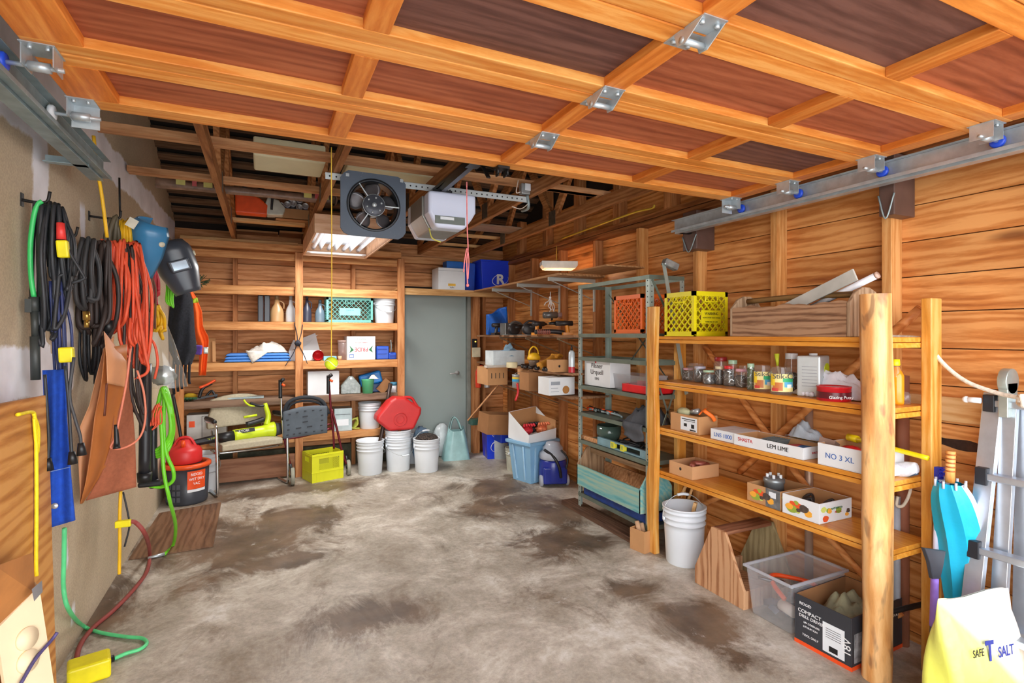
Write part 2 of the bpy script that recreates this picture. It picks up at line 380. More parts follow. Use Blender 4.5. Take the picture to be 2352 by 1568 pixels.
m=MB(); m.box((dx1+.055,6.24,0),(dx1+.14,6.40,dz+.05)); m.box((dx0-.13,6.31,0),(dx0-.052,6.40,dz+.05)); trim(m,studd)
# ---------------------------------------------------------------- roof: skip sheathing, rafters, truss chords
roofw=wood('old_sheathing',(62,44,32),(98,74,56),(124,98,76),'x',1.,.8)
zb=lambda y: 2.62+(6.4-y)*.4 if y>3.1 else 2.62+(6.4-3.1)*.4-(3.1-y)*.4
m=MB(); y=6.5
while y>-.2:
    a=math.atan(.4)*(1 if y>3.1 else -1)
    m.cbox(((XL+XS_)/2,y,zb(y)+.05),(XS_-XL+.1,.085,.02),(-a,0,0)); y-=.15
c=struct(m.build('ceiling',roofw))
m=MB()
for a,b in ((6.6,3.1),(3.1,-.4)):
    za,zb_=zb(a)+.075,zb(b)+.075
    m.add([(-1.1,a,za),(3.1,a,za),(3.1,b,zb_),(-1.1,b,zb_),(-1.1,a,za+.03),(3.1,a,za+.03),(3.1,b,zb_+.03),(-1.1,b,zb_+.03)],[(0,1,2,3),(4,5,6,7),(0,1,5,4),(1,2,6,5),(2,3,7,6),(3,0,4,7)])
struct(m.build('ceiling_underlay',M('roof_felt',(30,26,24),.95)))
chw=wood('truss_timber',(112,66,34),(158,102,58),(186,130,82),'y',1.,.65,.6)
plm=M('galvanised_plate',(120,116,106),.45,.8,.2,30)
CX=[-.28,.40,1.06,1.73,2.39]
for i,x in enumerate(CX):
    t=thing('roof_truss','rough timber roof truss, %s'%['the one nearest the bare drywall','the one directly above the black fan','the one behind the garage door opener','the one over the blue bins','the one nearest the right siding wall'][i],'roof truss',(x,0,0))
    m=MB(); m.box((-.019,.3,2.48),(.019,6.39,2.57)); m.build('bottom_chord',chw,t,bevel=.002)
    for sgn,(ya,yb_) in ((0,(6.39,3.1)),(1,(3.1,-.2))):
        m=MB(); m.beam((0,ya,zb(ya)-.02),(0,yb_,zb(yb_)-.02),.038,.09,up=(1,0,0)) if 0 else m.beam((0,ya,zb(ya)-.02),(0,yb_,zb(yb_)-.02),.038,.09,up=(0,0,1)); m.build('rafter',chw,t)
    for a,b in ((5.3,4.75),(4.2,4.75),(4.2,3.1),(2.0,3.1)):
        m=MB(); m.beam((.0,a,2.53),(.0,b,zb(b)-.05),.036,.07); m.build('web',chw,t)
    for yy in (4.2,5.3):
        m=MB()
        for sx in (-.021,.019): m.box((sx,yy-.06,2.49),(sx+.002,yy+.06,2.62))
        m.build('nail_plate',plm,t)
# ================================================================ overhead door, tracks
GALV=M('galvanised_steel',(192,200,204),.36,.55,.12,18)
GALVB=M('dull_galvanised',(150,166,168),.45,.4,.15,14)
BLACK=M('black_plastic',(26,26,28),.42,0,.1,8)
WHITE=M('white_plastic',(228,232,236),.4,0,.04,5)
DARK=M('dark_rubber',(34,34,36),.7,0,.15,12)
BLUER=M('blue_nylon',(40,84,220),.35)
dr=wood('door_rail_wood',(206,112,36),(236,150,66),(250,180,98),'x',1.2,.45,.25,.6,bmp=.05)
ds=wood('door_stile_wood',(188,96,30),(222,128,50),(240,156,74),'y',1.2,.45,.25,.6,bmp=.05)
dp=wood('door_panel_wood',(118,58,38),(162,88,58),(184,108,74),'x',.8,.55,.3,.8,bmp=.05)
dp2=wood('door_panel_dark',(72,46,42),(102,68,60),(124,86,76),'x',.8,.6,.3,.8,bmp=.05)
gd=thing('garage_door','open sectional garage door of orange fir frames and dark red panels overhead','garage door',(0,0,2.30))
X0,X1=-.60,2.545
ST=[(X0,-.455),(.235,.305),(.995,1.07),(1.75,1.825),(2.46,X1)]
Y0,SH=2.335,.424
for k in range(5):
    y1=Y0-k*SH-.002; y0=Y0-(k+1)*SH+.002
    m=MB()
    m.box((X0,y1-.085 if k==0 else y1-.062,0),(X1,y1,.042),0); m.box((X0,y0,0),(X1,y0+.075,.042),0)
    ya,yb_=y0+.075,(y1-.085 if k==0 else y1-.062)
    for a,b in ST: m.box((a,ya,0),(b,yb_,.042),1)
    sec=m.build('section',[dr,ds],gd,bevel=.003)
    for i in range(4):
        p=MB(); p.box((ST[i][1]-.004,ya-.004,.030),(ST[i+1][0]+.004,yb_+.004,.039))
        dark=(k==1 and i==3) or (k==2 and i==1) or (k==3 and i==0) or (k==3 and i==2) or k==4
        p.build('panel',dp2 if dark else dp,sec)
def hinge(x,y,s=1.):
    m=MB(); m.cbox((0,-.035*s,-.002),(.07*s,.06*s,.003)); m.cbox((0,.035*s,-.002),(.07*s,.06*s,.003))
    for q in (-1,1):
        m.prism([(-.06*s,-.003),(.03*s,-.003),(.02*s,-.034*s),(-.005*s,-.036*s)],q*.033*s-.0015,q*.033*s+.0015,'x')
    m.cyl((-.036*s,.006*s,-.024*s),(.036*s,.006*s,-.024*s),.008*s,n=12)
    for q in (-.022,.022):
        for r in (-.045,.045): m.cyl((q*s,r*s,-.003),(q*s,r*s,-.011*s),.006*s,n=8)
    return m.build('hinge',GALV,gd,loc=(x,y,0))
for k in (1,2,3,4): hinge(1.032,Y0-k*SH,1.15)
def roller(x,y,side,top=False):
    m=MB()
    m.cbox((0,0,-.002),(.08,.09,.003)); 
    m.cbox((side*.035,0,-.03),(.003,.075,.06)); m.cbox((-side*.035,0,-.03),(.003,.075,.06)) if not top else m.cbox((0,.03,-.04),(.08,.003,.08))
    m.cyl((-side*.05,0,-.05),(side*.11,0,-.05),.0065,n=10)
    for q in (-.02,.02): m.cyl((q,-.025,-.002),(q,-.025,-.012),.006,n=8)
    m.cyl((side*-.02,0,-.05),(side*.03,0,-.05),.014,n=12)
    b=m.build('roller_bracket',GALV,gd,loc=(x,y,0))
    m=MB(); m.lathe([(.008,-.008),(.022,-.009),(.026,-.004),(.026,.004),(.022,.009),(.008,.008)],(side*.085,0,-.05),20,axis='x'); m.build('roller',BLUER if not (top and side<0) else WHITE,b)
for k in range(0,5):
    yy=Y0-k*SH-(.05 if k==0 else 0)
    roller(-.565,yy,-1,k==0); roller(2.50,yy,1,k==0)
def track(side,x,name,label,yend):
    t=thing(name,label,'door track',(x,0,0)); s=side; m=MB()
    m.box((0,-.1,2.215),(s*.003,yend,2.29)); m.box((0,-.1,2.213),(-s*.028,yend,2.216)); m.box((0,-.1,2.29),(-s*.028,yend,2.293)); m.box((-s*.028,-.1,2.206),(-s*.031,yend,2.222))
    m.box((0,-.1,2.20),(s*.05,yend,2.203)); m.box((s*.003,-.1,2.203),(s*.006,yend,2.24))
    m.build('channel',GALVB if side<0 else GALV,t,bevel=.001)
    m=MB(); 
    if side>0: m.box((.01,yend-.06,2.2),(.24,yend-.03,2.204)); m.box((.01,yend-.03,2.2),(.24,yend-.027,2.235))
    else: m.box((-.145,yend-.25,2.20),(0,yend-.22,2.204)); m.box((-.145,yend-.22,2.2),(0,yend-.217,2.235))
    m.build('support_angle',BLACK if side>0 else GALVB,t); return t
track(1,2.60,'door_track','long galvanised door track running above the log shelf on the right',2.87)
track(-1,-.665,'door_track','galvanised door track running beside the bare drywall on the left',2.99)
# ================================================================ opener, fan, angle, ball
BY=3.36
ag=thing('perforated_angle','white perforated steel angle hung under the trusses carrying fan and opener','bracket',(0,BY,2.435))
m=MB(); m.box((.335,0,0),(1.70,.003,.042)); m.box((.335,0,.039),(1.70,.04,.042)); m.build('angle_bar',M('white_angle',(206,212,212),.4,.3,.08),ag,bevel=.0008)
m=MB(); x=.36
while x<1.69: m.cyl((x,-.001,.02),(x,.0,.02),.0055,n=8); x+=.038
o=m.build('slots',BLACK,ag)
fm=M('chipped_black_paint',(62,66,74),.5,.2,.1,6)
def chipped():
    m,n,b=newmat('chipped_fan_paint'); v=mp(n)
    col=mix(n,ramp(n,noise(n,v,22,8,.85),[(.62,(0,0,0,1)),(.66,(1,1,1,1))]),lin((76,86,100)),lin((200,202,206)))
    n.links.new(col,b.inputs['Base Color']); b.inputs['Roughness'].default_value=.5; return m
fa=A(782,393,y=3.28); fb=A(932,546,y=3.28); fw=(fb.x-fa.x); fc=((fa.x+fb.x)/2,3.28,(fa.z+fb.z)/2)
fan=thing('shroud_fan','square black chipped paint cooling fan hanging from the perforated angle','fan',fc)
R=fw/2; ri=R*.76; n=48; m=MB()
oc=[(-R,R*.8),(-R*.82,R),(R*.84,R*.98),(R,R*.78),(R,-R*.8),(R*.84,-R),(-R*.84,-R*.98),(-R,-R*.8)]
def onoct(a):
    d=Vector((math.cos(a),math.sin(a))); best=9
    for i in range(8):
        p,q=Vector(oc[i]),Vector(oc[(i+1)%8]); e=q-p; den=d.x*e.y-d.y*e.x
        if abs(den)<1e-9: continue
        t=(p.x*e.y-p.y*e.x)/den; u=(p.x*d.y-p.y*d.x)/den
        if t>0 and -.001<=u<=1.001: best=min(best,t)
    return d*best
vs=[];fs=[]
for j in range(n):
    a=2*PI*j/n; o_=onoct(a); i_=Vector((math.cos(a),math.sin(a)))*ri
    for yy in (0,.012): vs+= [(o_.x,yy,o_.y),(i_.x,yy,i_.y)]
for j in range(n):
    a=j*4; b=((j+1)%n)*4
    fs+=[(a,b,b+1,a+1),(a+2,a+3,b+3,b+2),(a,a+2,b+2,b),(a+1,b+1,b+3,a+3)]
m.add(vs,fs); m.build('plate',chipped(),fan)
m=MB(); m.lathe([(ri,-.004),(ri+.012,-.006),(ri+.012,.0),(ri,.006),(ri-.006,.075),(ri-.012,.075),(ri-.006,.0)],(0,0,0),48,axis='y',cap=False); m.build('shroud_ring',M('fan_ring',(52,54,58),.4,.4),fan)
m=MB()
for k in range(5):
    a0=k*2*PI/5+.35
    def bl(u,v,a0=a0):
        rr=R*(.30+.44*u); aa=a0+(v-.5)*(.95*math.sin(PI*(.25+.6*u))); return (rr*math.cos(aa),.045+.022*(v-.5)*2,rr*math.sin(aa))
    m.grid(bl,8,6,thick=.004)
m.build('blades',M('fan_blade_grey',(96,92,94),.32,.5,.15),fan)
m=MB(); m.lathe([(.0,-.012),(R*.3,-.012),(R*.335,-.004),(R*.335,.06),(.0,.06)],(0,0,0),32,axis='y')
for k in range(6):
    a=k*PI/3+.3; m.cyl((R*.23*math.cos(a),-.012,R*.23*math.sin(a)),(R*.23*math.cos(a),-.016,R*.23*math.sin(a)),.006,n=8,mi=1)
m.cyl((0,-.012,0),(0,-.02,0),.014,n=12,mi=1); m.lathe([(R*.335,-.006),(R*.345,-.006),(R*.345,.0),(R*.335,.0)],(0,0,0),32,1,'y',cap=False)
m.build('motor_hub',[M('motor_grey',(78,80,88),.45,.3),GALV],fan)
for a in (2.2,-.02,-2.15):
    m=MB(); m.beam((R*.33*math.cos(a),-.004,R*.33*math.sin(a)),(ri*1.02*math.cos(a),-.008,ri*1.02*math.sin(a)),.008,.006); m.build('strut',GALV,fan)
m=MB(); m.cbox((R*.86,-.006,R*.86),(.02,.004,.02)); m.cbox((-R*.8,-.006,R*.84),(.02,.004,.018))
m.build('corner_bolts',GALV,fan)
# opener
oy=3.22; a0=A(985,440,y=oy); b0=A(1094,500,y=oy)
op=thing('garage_door_opener','grey and white garage door opener motor under the trusses right of the fan','door opener',(0,0,0))
zt,zm,zb2=A(1000,437,y=oy).z,A(1000,487,y=oy).z,A(1010,522,y=oy).z
x0,x1=a0.x,b0.x
lens=M('opener_cover',(214,220,240),.25,0,.02,3); housing=M('opener_housing',(150,146,140),.4,.5,.06)
m=MB(); m.prism([(x0,zt),(x1,zt),(x1,zm+.02),(x1-.03,zm-.03),(x1-.08,zb2),(x0+.05,zb2),(x0,zm)],oy,oy+.12,'y'); m.build('light_cover',lens,op,bevel=.02,seg=4)
m=MB(); m.prism([(x0-.012,zt-.01),(x1+.0,zt-.01),(x1+.0,zm+.02),(x1-.08,zb2-.0),(x0+.04,zb2-.0),(x0-.012,zm)],oy+.12,oy+.42,'y'); m.build('housing',housing,op,bevel=.008)
m=MB(); m.prism([(x0-.01,zt-.01),(x1,zt-.01),(x1,zm),(x1-.07,zb2),(x0+.04,zb2),(x0-.01,zm-.0)],oy+.42,oy+.5,'y'); m.build('rear_cover',lens,op,bevel=.01)
m=MB(); m.cbox(((x0+x1)/2-.02,oy-.002,zb2+.05),(.2,.004,.05),(0.0,0,0)); m.build('control_panel',M('panel_grey',(110,118,112),.4),op,bevel=.004)
m=MB(); m.cbox(((x0+x1)/2-.04,oy-.005,zb2+.06),(.09,.003,.018)); m.build('rating_label',WHITE,op)
m=MB(); m.tube([(x0+.03,oy+.1,zb2+.01),(x0+.04,oy+.06,zb2-.06),(x0+.09,oy+.04,zb2-.085)],.004); m.build('antenna_wire',M('yellow_wire',(220,210,90),.5),op)
m=MB(); xc=1.03
m.beam((xc,oy+.25,zt+.02),(xc,2.45,zt+.035),.03,.05); m.beam((xc-.03,oy+.3,zt+.03),(xc+.02,2.75,zt+.075),.02,.02); m.cbox((xc,2.62,zt+.03),(.07,.22,.05)); m.cbox((xc,oy+.12,zt+.005),(.13,.2,.02))
m.build('chain_rail',M('black_rail',(44,44,46),.35,.5),op)
m=MB(); dq=A(1150,378,z=2.30)
m.beam((xc,2.62,zt+.03),(xc+.01,2.50,2.30),.02,.008); m.beam((xc+.012,2.62,zt+.0),(xc+.012,2.36,2.29),.016,.006); m.cbox((xc,2.31,2.292),(.06,.05,.012)); m.cbox((xc-.02,2.32,2.275),(.006,.03,.04)); m.cbox((xc+.02,2.32,2.275),(.006,.03,.04))
for q in (-.025,.025): m.cyl((xc+q,2.30,2.29),(xc+q,2.30,2.262),.007,n=8)
m.build('door_arm',M('black_arm',(50,48,48),.4,.6),op)
rp_=A(1072,400,y=2.75)
pull=thing('release_rope','pink emergency release rope hanging from the opener trolley','rope',(0,0,0))
m=MB(); a=A(1072,430,y=2.75); b=A(1074,655,y=2.75); m.tube([A(1072,428,y=2.75),A(1073,520,y=2.75),A(1075,570,y=2.75),A(1072,600,y=2.75),b],.0035); m.tube([A(1072,570,y=2.75),A(1067,600,y=2.75),A(1065,625,y=2.75)],.0035); m.tube([A(1074,570,y=2.75),A(1077,600,y=2.75),A(1075,640,y=2.75)],.003); m.ball(b,.009,6); m.tube([a+Vector((0,0,.03)),a],.004)
m.build('cord',M('pink_rope',(244,140,140),.7,0,.1,40),pull)
# hanging tennis ball
ty=2.9; tb=thing('tennis_ball','yellow green tennis ball hanging on a yellow string before the shelves','ball',A(761,834,y=ty))
P0=A(761,834,y=ty)
m=MB(); m.ball((0,0,0),.034,16); m.tube([(.034*math.cos(a)*math.cos(.5*math.sin(2*a)),.034*math.sin(a)*math.cos(.5*math.sin(2*a)),.034*math.sin(.5*math.sin(2*a))) for a in [i*PI/12 for i in range(25)]],.0016,5,1,2); m.build('felt_ball',[M('tennis_felt',(214,232,40),.9,0,.08,60,bmp=.2),WHITE],tb)
m=MB(); tp=A(762,440,y=ty)-P0; m.tube([(0,0,.03),(0.002,0,.5),(0,0,2.475-P0.z)],.0028,6); m.build('string',M('yellow_string',(238,196,70),.7),tb)
# junction box at the right end of the angle
jp=A(1205,435,y=BY)
jb=thing('junction_box','small grey electrical junction box on the right end of the perforated angle','electrical box',jp)
m=MB(); m.cbox((0,0,0),(.07,.05,.075)); m.build('box',M('zinc_box',(170,176,178),.4,.6),jb,bevel=.006)
m=MB(); m.cbox((.012,-.028,.012),(.045,.006,.05)); m.build('cover',WHITE,jb,bevel=.003)
m=MB(); m.tube([(.03,0,.02),(.2,-.02,.09),(.33,-.05,.16)],.004); m.tube([(-.03,0,-.02),(-.07,-.01,-.03),(-.05,0,.06)],.004); m.tube([(.02,0,-.04),(.03,0,-.09),(-.03,0,-.14),(-.1,0,-.13)],.003); m.build('cable',M('white_cable',(224,206,190),.5),jb)
m=MB(); m.tube([(0.02,.0,-.04),(.04,.02,-.12),(.08,.2,-.10)],.012,8); m.build('strap',GALVB,jb)
# ================================================================ ceiling light fixture
fl=thing('fluorescent_fixture','wide open fluorescent ceiling fixture with wooden frame below the trusses','ceiling light',(0,0,2.30))
fx0,fx1,fy0,fy1=.36,.985,4.42,5.76
frw=wood('fixture_frame_wood',(186,132,96),(222,176,140),(238,200,168),'x',1,.6,.1,.5)
m=MB(); m.box((fx0,fy0,0),(fx1,fy0+.018,.15)); m.box((fx0,fy1-.018,0),(fx1,fy1,.15)); m.box((fx0,fy0+.018,0),(fx0+.018,fy1-.018,.15)); m.box((fx1-.018,fy0+.018,0),(fx1,fy1-.018,.15)); m.build('frame',frw,fl,bevel=.002)
m=MB(); m.box((fx0+.018,fy0+.018,.13),(fx1-.018,fy1-.018,.145)); 
for k in range(5):
    x=fx0+.02+k*(fx1-fx0-.04)/4
    if 0<k<4: m.prism([(x-.03,.13),(x+.03,.13),(x,.06)],fy0+.02,fy1-.02,'y')
m.build('reflector',M('white_enamel',(236,240,246),.7,0,.02),fl)
for k in range(4):
    x=fx0+.02+(k+.5)*(fx1-fx0-.04)/4; m=MB(); m.cyl((x,fy0+.05,.075),(x,fy1-.05,.075),.019,n=14); m.build('tube',M('dusty_tube',(200,204,214),.25,0,.2,6),fl)
area('reflector_fill',((fx0+fx1)/2,(fy0+fy1)/2,2.312),(PI,0,0),.5,1.2,1.6,(1,.98,.95))  # added upward fill to whiten the reflector; the tubes give no light
area('rear_fill',((fx0+fx1)/2,(fy0+fy1)/2,2.305),(0,0,0),.5,1.2,20,(1,.98,.95))  # added fill for the dim rear, hung just below the unlit tubes
m=MB(); m.box((fx0+.02,fy1-.12,.02),(fx1-.02,fy1-.02,.03)); m.build('lamp_holder',WHITE,fl)
# ================================================================ lumber and things up in the trusses
lum=wood('loose_lumber',(150,96,58),(198,142,96),(220,168,122),'x',1,.65,.6,.8)
lum2=wood('loose_lumber_pale',(190,136,82),(226,178,118),(240,198,142),'x',1,.65,.6,.6)
def board(u0,v0,u1,v1,z,w=.09,h=.038,label='',mat=None,name='loose_board',grp=None,x0=None,x1=None):
    a=A(u0,v0,z=z); b=A(u1,v1,z=z)
    if x0 is not None: a.x=x0
    if x1 is not None: b.x=x1
    y=(a.y+b.y)/2; t=MB(); t.box((a.x,y,z),(b.x,y+w,z+h)); o=t.build(name,mat or lum,bevel=.003); return tag(o,label,'board',grp)
board(285,385,800,452,2.575,label='rough cut plank lying across the trusses above the plastic wrapped roll')
board(190,292,1350,440,2.575,label='long plank across the trusses just behind the raised garage door',x0=-.80,x1=2.45)
pb=board(530,502,700,522,2.575,.10,.03,'pale plank between trusses that the orange chainsaw stands on',lum2)
board(535,556,700,568,2.445,.10,.033,'pale plank lying in the truss bay behind the chainsaw',lum2)
m=MB(); m.box((-.75,6.12,2.4445),(.33,6.18,2.479)); tag(m.build('loose_board',lum2,bevel=.003),'thin batten under the trusses closest to the back wall on the left','board')
board(1050,542,1190,552,2.575,.06,.03,'pale batten across the trusses right of the opener, the nearer of two',lum2)
board(985,562,1115,567,2.575,.06,.03,'pale batten across the trusses right of the opener, the farther of two',lum2)
board(1080,515,1200,525,2.575,.30,.018,'grey weathered plywood piece lying on the trusses beside the opener',wood('weathered_ply',(110,88,72),(150,124,104),(176,150,128),'x'))
# horizontal purlin boards in the right truss bays
board(1265,430,1370,450,2.66 if 0 else 2.575,.07,.035,'short plank end between the trusses right of the junction box')
y=A(700,370,z=2.62).y
fo=MB(); fo.box((A(582,370,z=2.62).x,y,2.62),(A(745,385,z=2.62).x+.0,y+.35,2.74)); tag(fo.build('foam_slab',M('cream_foam',(224,216,180),.9,0,.05,4),bevel=.012),'cream foam slab resting on the long plank up in the trusses, left piece','foam board')
fo=MB(); fo.box((A(780,395,z=2.62).x+.03,y,2.62),(A(985,420,z=2.62).x,y+.30,2.67)); tag(fo.build('foam_slab',M('cream_foam',(224,216,180),.9),bevel=.008),'thin cream foam slab up in the trusses above the black fan','foam board')
a=A(362,416,z=2.66); b=A(765,452,z=2.66); yy=(a.y+b.y)/2
rl=thing('wrapped_roll','long plastic wrapped roll lying across the trusses behind a plank','roll',(0,yy,2.645))
m=MB(); m.tube([(a.x,0,0),(a.x+.25,-.01,-.01),(.1,0,-.005),(.5,.01,-.002),(b.x,0,0)],lambda t:.055-.018*math.sin(PI*min(1,t*1.1)),12,flat=.8); m.build('roll',M('brown_insulation',(150,118,98),.4,0,.25,16),rl)
m=MB(); 
for x,w,c in ((a.x+.16,.06,0),(a.x+.25,.03,1),(a.x+.34,.06,0),(b.x-.2,.06,0),(b.x-.13,.03,1),(b.x-.06,.05,0)): m.cbox((x,-.048,.004),(w,.004,.04),mi=c)
m.build('label_band',[M('pale_yellow_label',(232,222,130),.5),M('pink_label',(206,96,96),.5)],rl)
# chainsaw
cs0=A(540,486,z=2.607); cs=thing('chainsaw','orange and white chainsaw standing on a plank in the left truss bay','chainsaw',(cs0.x,cs0.y+.08,2.607),0)
ORG=M('orange_plastic',(240,84,30),.35); 
m=MB(); m.prism([(0,0),(.26,0),(.27,.09),(.2,.15),(.14,.17),(.06,.2),(0,.22)],-.07,.07,'y'); m.build('engine_housing',ORG,cs,bevel=.012)
m=MB(); m.prism([(.26,.0),(.4,.01),(.42,.08),(.36,.15),(.27,.17),(.24,.09)],-.065,.065,'y'); m.build('crankcase',M('pale_grey_cast',(206,204,190),.45),cs,bevel=.012)
m=MB(); m.tube([(.02,0,.19),(.1,0,.27),(.22,0,.25),(.3,0,.17)],.014,10); m.tube([(.3,-.07,.05),(.31,-.09,.2),(.31,0,.28),(.31,.09,.2),(.3,.07,.05)],.01,10); m.build('handle',BLACK,cs)

# carton of rolled cartridges
c0=A(632,500,z=2.607); c1=A(708,515,z=2.607); wd=c1.x-c0.x
CARD=M('cardboard',(192,142,94),.8,0,.08,5,bmp=.1); CARDD=M('brown_cardboard',(160,112,70),.85,0,.1,5)
cb=thing('open_carton','torn open carton of metal cartridges in the left truss bay','box',(c0.x,c0.y+.0,2.607))
m=MB(); D=.3; H_=.10
m.box((0,0,0),(wd,D,.006)); m.box((0,0,0),(wd,.006,H_)); m.box((0,D-.006,0),(wd,D,H_*2)); m.box((0,0,0),(.006,D,H_*2)); m.box((wd-.006,0,0),(wd,D,H_)); m.build('carton_body',CARD,cb)
pos=[(.07+i*.075,.13+.015*((i*7)%3)) for i in range(5)]+[(.30,.20),(.36,.27),(.2,.21)]
proto=None
for i,(px,pz) in enumerate(pos):
    q=(c0.x+px*wd/.42,c0.y+.03,2.607+pz)
    if not proto:
        proto=thing('cartridge','metal ended tube cartridge lying in the torn carton up in the trusses','cartridge',q,group='cartridges in the truss carton')
        m=MB(); m.cyl((0,.0,0),(0,.22,0),.03,n=16); m.build('barrel',M('cartridge_grey',(170,170,176),.4),proto)
        m=MB(); m.lathe([(.031,0),(.031,-.006),(.024,-.006),(.02,-.001)],(0,0,0),16,axis='y'); m.box((-.006,-.006,-.014),(.006,-.002,.014)); m.build('end_cap',M('silver_cap',(220,220,224),.3,.7),proto)
    else: copy_tree(proto,q)
# two brown cartons in the next bay seen under the planks
for u0,v0,u1,lab in ((545,545,640,'brown carton lying in the truss bay below the torn carton, left one'),(640,548,700,'narrow brown carton in the truss bay beside a wider one')):
    a=A(u0,v0,z=2.575); b=A(u1,v0,z=2.575); m=MB(); m.box((a.x,a.y-.42,2.575),(b.x-.01,a.y-.02,2.595)); tag(m.build('flat_carton',CARDD,bevel=.002),lab,'box')
# ledger: dark things high between the trusses
# yellow cable in the right gable
m=MB(); m.tube([A(1290,548,x=2.70),A(1340,530,x=2.70),A(1400,508,x=2.70),A(1460,487,x=2.70),A(1498,478,x=2.70),A(1503,470,x=2.70)],.008); tag(m.build('yellow_cable',M('yellow_cable',(214,176,50),.5)),'yellow cable stapled along the truss ends above the right wall','cable')
# brown metal vents beside the studs
for u0,u1,v0,v1,lab in ((2030,2066,405,500,'tall brown metal box on the right wall under the door track'),(1578,1610,515,578,'smaller brown metal box on the right wall at the end of the track')):
    y1=fy(u0,2.74); y0=fy(u1,2.74)
    za=A(u0,v1,x=2.74).z; zb_=A(u0,v0,x=2.74).z+.1
    t=thing('metal_box',lab,'metal box',(0,0,0)); m=MB(); m.box((2.70,y0,za),(XS_-.002,y1,min(zb_,2.36))); m.build('shell',M('brown_enamel',(104,80,72),.4,.2),t,bevel=.004)
    m=MB(); m.tube([(2.695,y0-.002,za+.1),(2.692,(y0+y1)/2,za-.015),(2.695,y1,za+.1)],.004); m.build('wire_clip',GALVB,t)
# small strip light above the plank shelf
p=A(1283,611,y=4.35)
sl=thing('strip_light','short white strip light hanging above the plank shelf on the right wall','strip light',p,-.36)
m=MB(); m.prism([(-.17,.04),(.17,.04),(.17,.0),(.145,-.03),(-.145,-.03),(-.17,0)],-.08,.08,'y'); m.build('housing',M('strip_white',(216,222,218),.4),sl,bevel=.004)
area('right_rear_fill',tuple(p+Vector((0,0,-.05))),(0,0,-.36),.26,.12,2.5,(1,.98,.95))  # added fill for the dark right rear; the strip light itself is off
m=MB(); m.box((-.13,-.06,-.036),(.13,.06,-.03)); m.build('diffuser',M('strip_diffuser',(196,206,206),.3),sl)
m=MB(); m.tube([(-.02,0,.04),(-.02,0,.19)],.003); m.build('string',M('yellow_string',(238,196,70)),sl)
# ================================================================ reusable makers
TXTK=M('black_ink',(24,24,26),.5,0,0); TXTW=M('white_ink',(240,240,240),.5,0,0); TXTR=M('red_ink',(196,32,40),.5,0,0); TXTB=M('blue_ink',(70,110,180),.5,0,0); TXTG=M('green_ink',(30,110,60),.5,0,0)
WCARD=M('white_cardboard',(226,228,230),.6,0,.05,4)
def carton(name,label,cat,x,y,z,w,d,h,rz=0,mat=None,top='closed',group=None,inside=None,rot=None,t=.005,slots=0,tape=False):
    """x,y,z: near left bottom corner; opens upwards when top='open'"""
    mat=mat or CARD; o=thing(name,label,cat,(x,y,z),rz,group,rot)
    m=MB()
    if top=='closed':
        m.box((0,0,0),(w,d,h)); m.build('carton_body',mat,o,bevel=.002)
        m=MB(); m.box((.002,d/2-.0008,h),(w-.002,d/2+.0008,h+.0006)); m.build('flap_seam',CARDD,o)
    else:
        m.box((0,0,0),(w,d,t)); m.box((0,0,t),(w,t,h)); m.box((0,d-t,t),(w,d,h)); m.box((0,t,t),(t,d-t,h)); m.box((w-t,t,t),(w,d-t,h))
        m.build('carton_body',[mat],o,bevel=.0015)
        if inside:
            m=MB(); m.box((t,t,t),(w-t,t+.001,h-.001)); m.box((t,d-t-.001,t),(w-t,d-t,h-.001)); m.box((t,t,t),(t+.001,d-t,h-.001)); m.box((w-t-.001,t,t),(w-t,d-t,h-.001)); m.build('lining',inside,o)
    for k in range(slots):
        m=MB(); xx=w*(.2+.6*k/max(1,slots-1)); m.box((xx-.004,-.001,h*.38),(xx+.004,.0,h*.68)); m.build('slot',TXTK,o)
    return o
def bucket(label,x,y,z,h=.36,R=.148,a=0,up=False,group=None,mat=None,name='plastic_bucket',tilt=None):
    o=thing(name,label,'bucket',(x,y,z),a,group)
    r0=R*.86; rr=lambda q:r0+(R-r0)*q/h
    pr=[(r0*.97,0),(r0,.006)]
    for q in (.62,): pr.append((rr(h*q),h*q))
    for c in (.70,.80,.90):
        pr+=[(rr(h*c),h*c),(rr(h*c)+.006,h*c+.002),(rr(h*c)+.006,h*c+.008),(rr(h*c),h*c+.01)]
    pr+=[(R,h-.012),(R+.006,h-.01),(R+.006,h),(R-.004,h),(rr(h*.5)-.005,h*.5),(r0-.005,.006),(0.001,.006)]
    m=MB(); m.lathe(pr,n=36,cap=False); m.add([(r0*.97*math.cos(2*PI*i/36),r0*.97*math.sin(2*PI*i/36),0) for i in range(36)],[tuple(range(36))])
    m.build('pail',mat or M('white_bucket',(226,232,238),.35,0,.03,3),o)
    m=MB(); zz=h*.78; pts=[]
    for k in range(13):
        t=PI*k/12; e=R+.012
        if up: pts.append((e*math.cos(t),.02*math.sin(t),zz+e*1.02*math.sin(t)))
        else: pts.append((e*math.cos(t),-e*1.03*math.sin(t),zz-.10*math.sin(t)))
    m.tube(pts,.0028,6); bh=m.build('bail_handle',M('bail_wire',(190,194,196),.4,.6),o)
    m=MB(); m.tube(pts[5:8],.0095,10,k=4); m.build('grip',M('white_bucket',(226,232,238)),bh)
    for s in (-1,1):
        m=MB(); m.lathe([(.013,0),(.013,.01*s),(.004,.012*s)],(s*(R+.0),0,zz),14,axis='x'); m.build('ear',M('white_bucket',(226,232,238)),o)
    return o
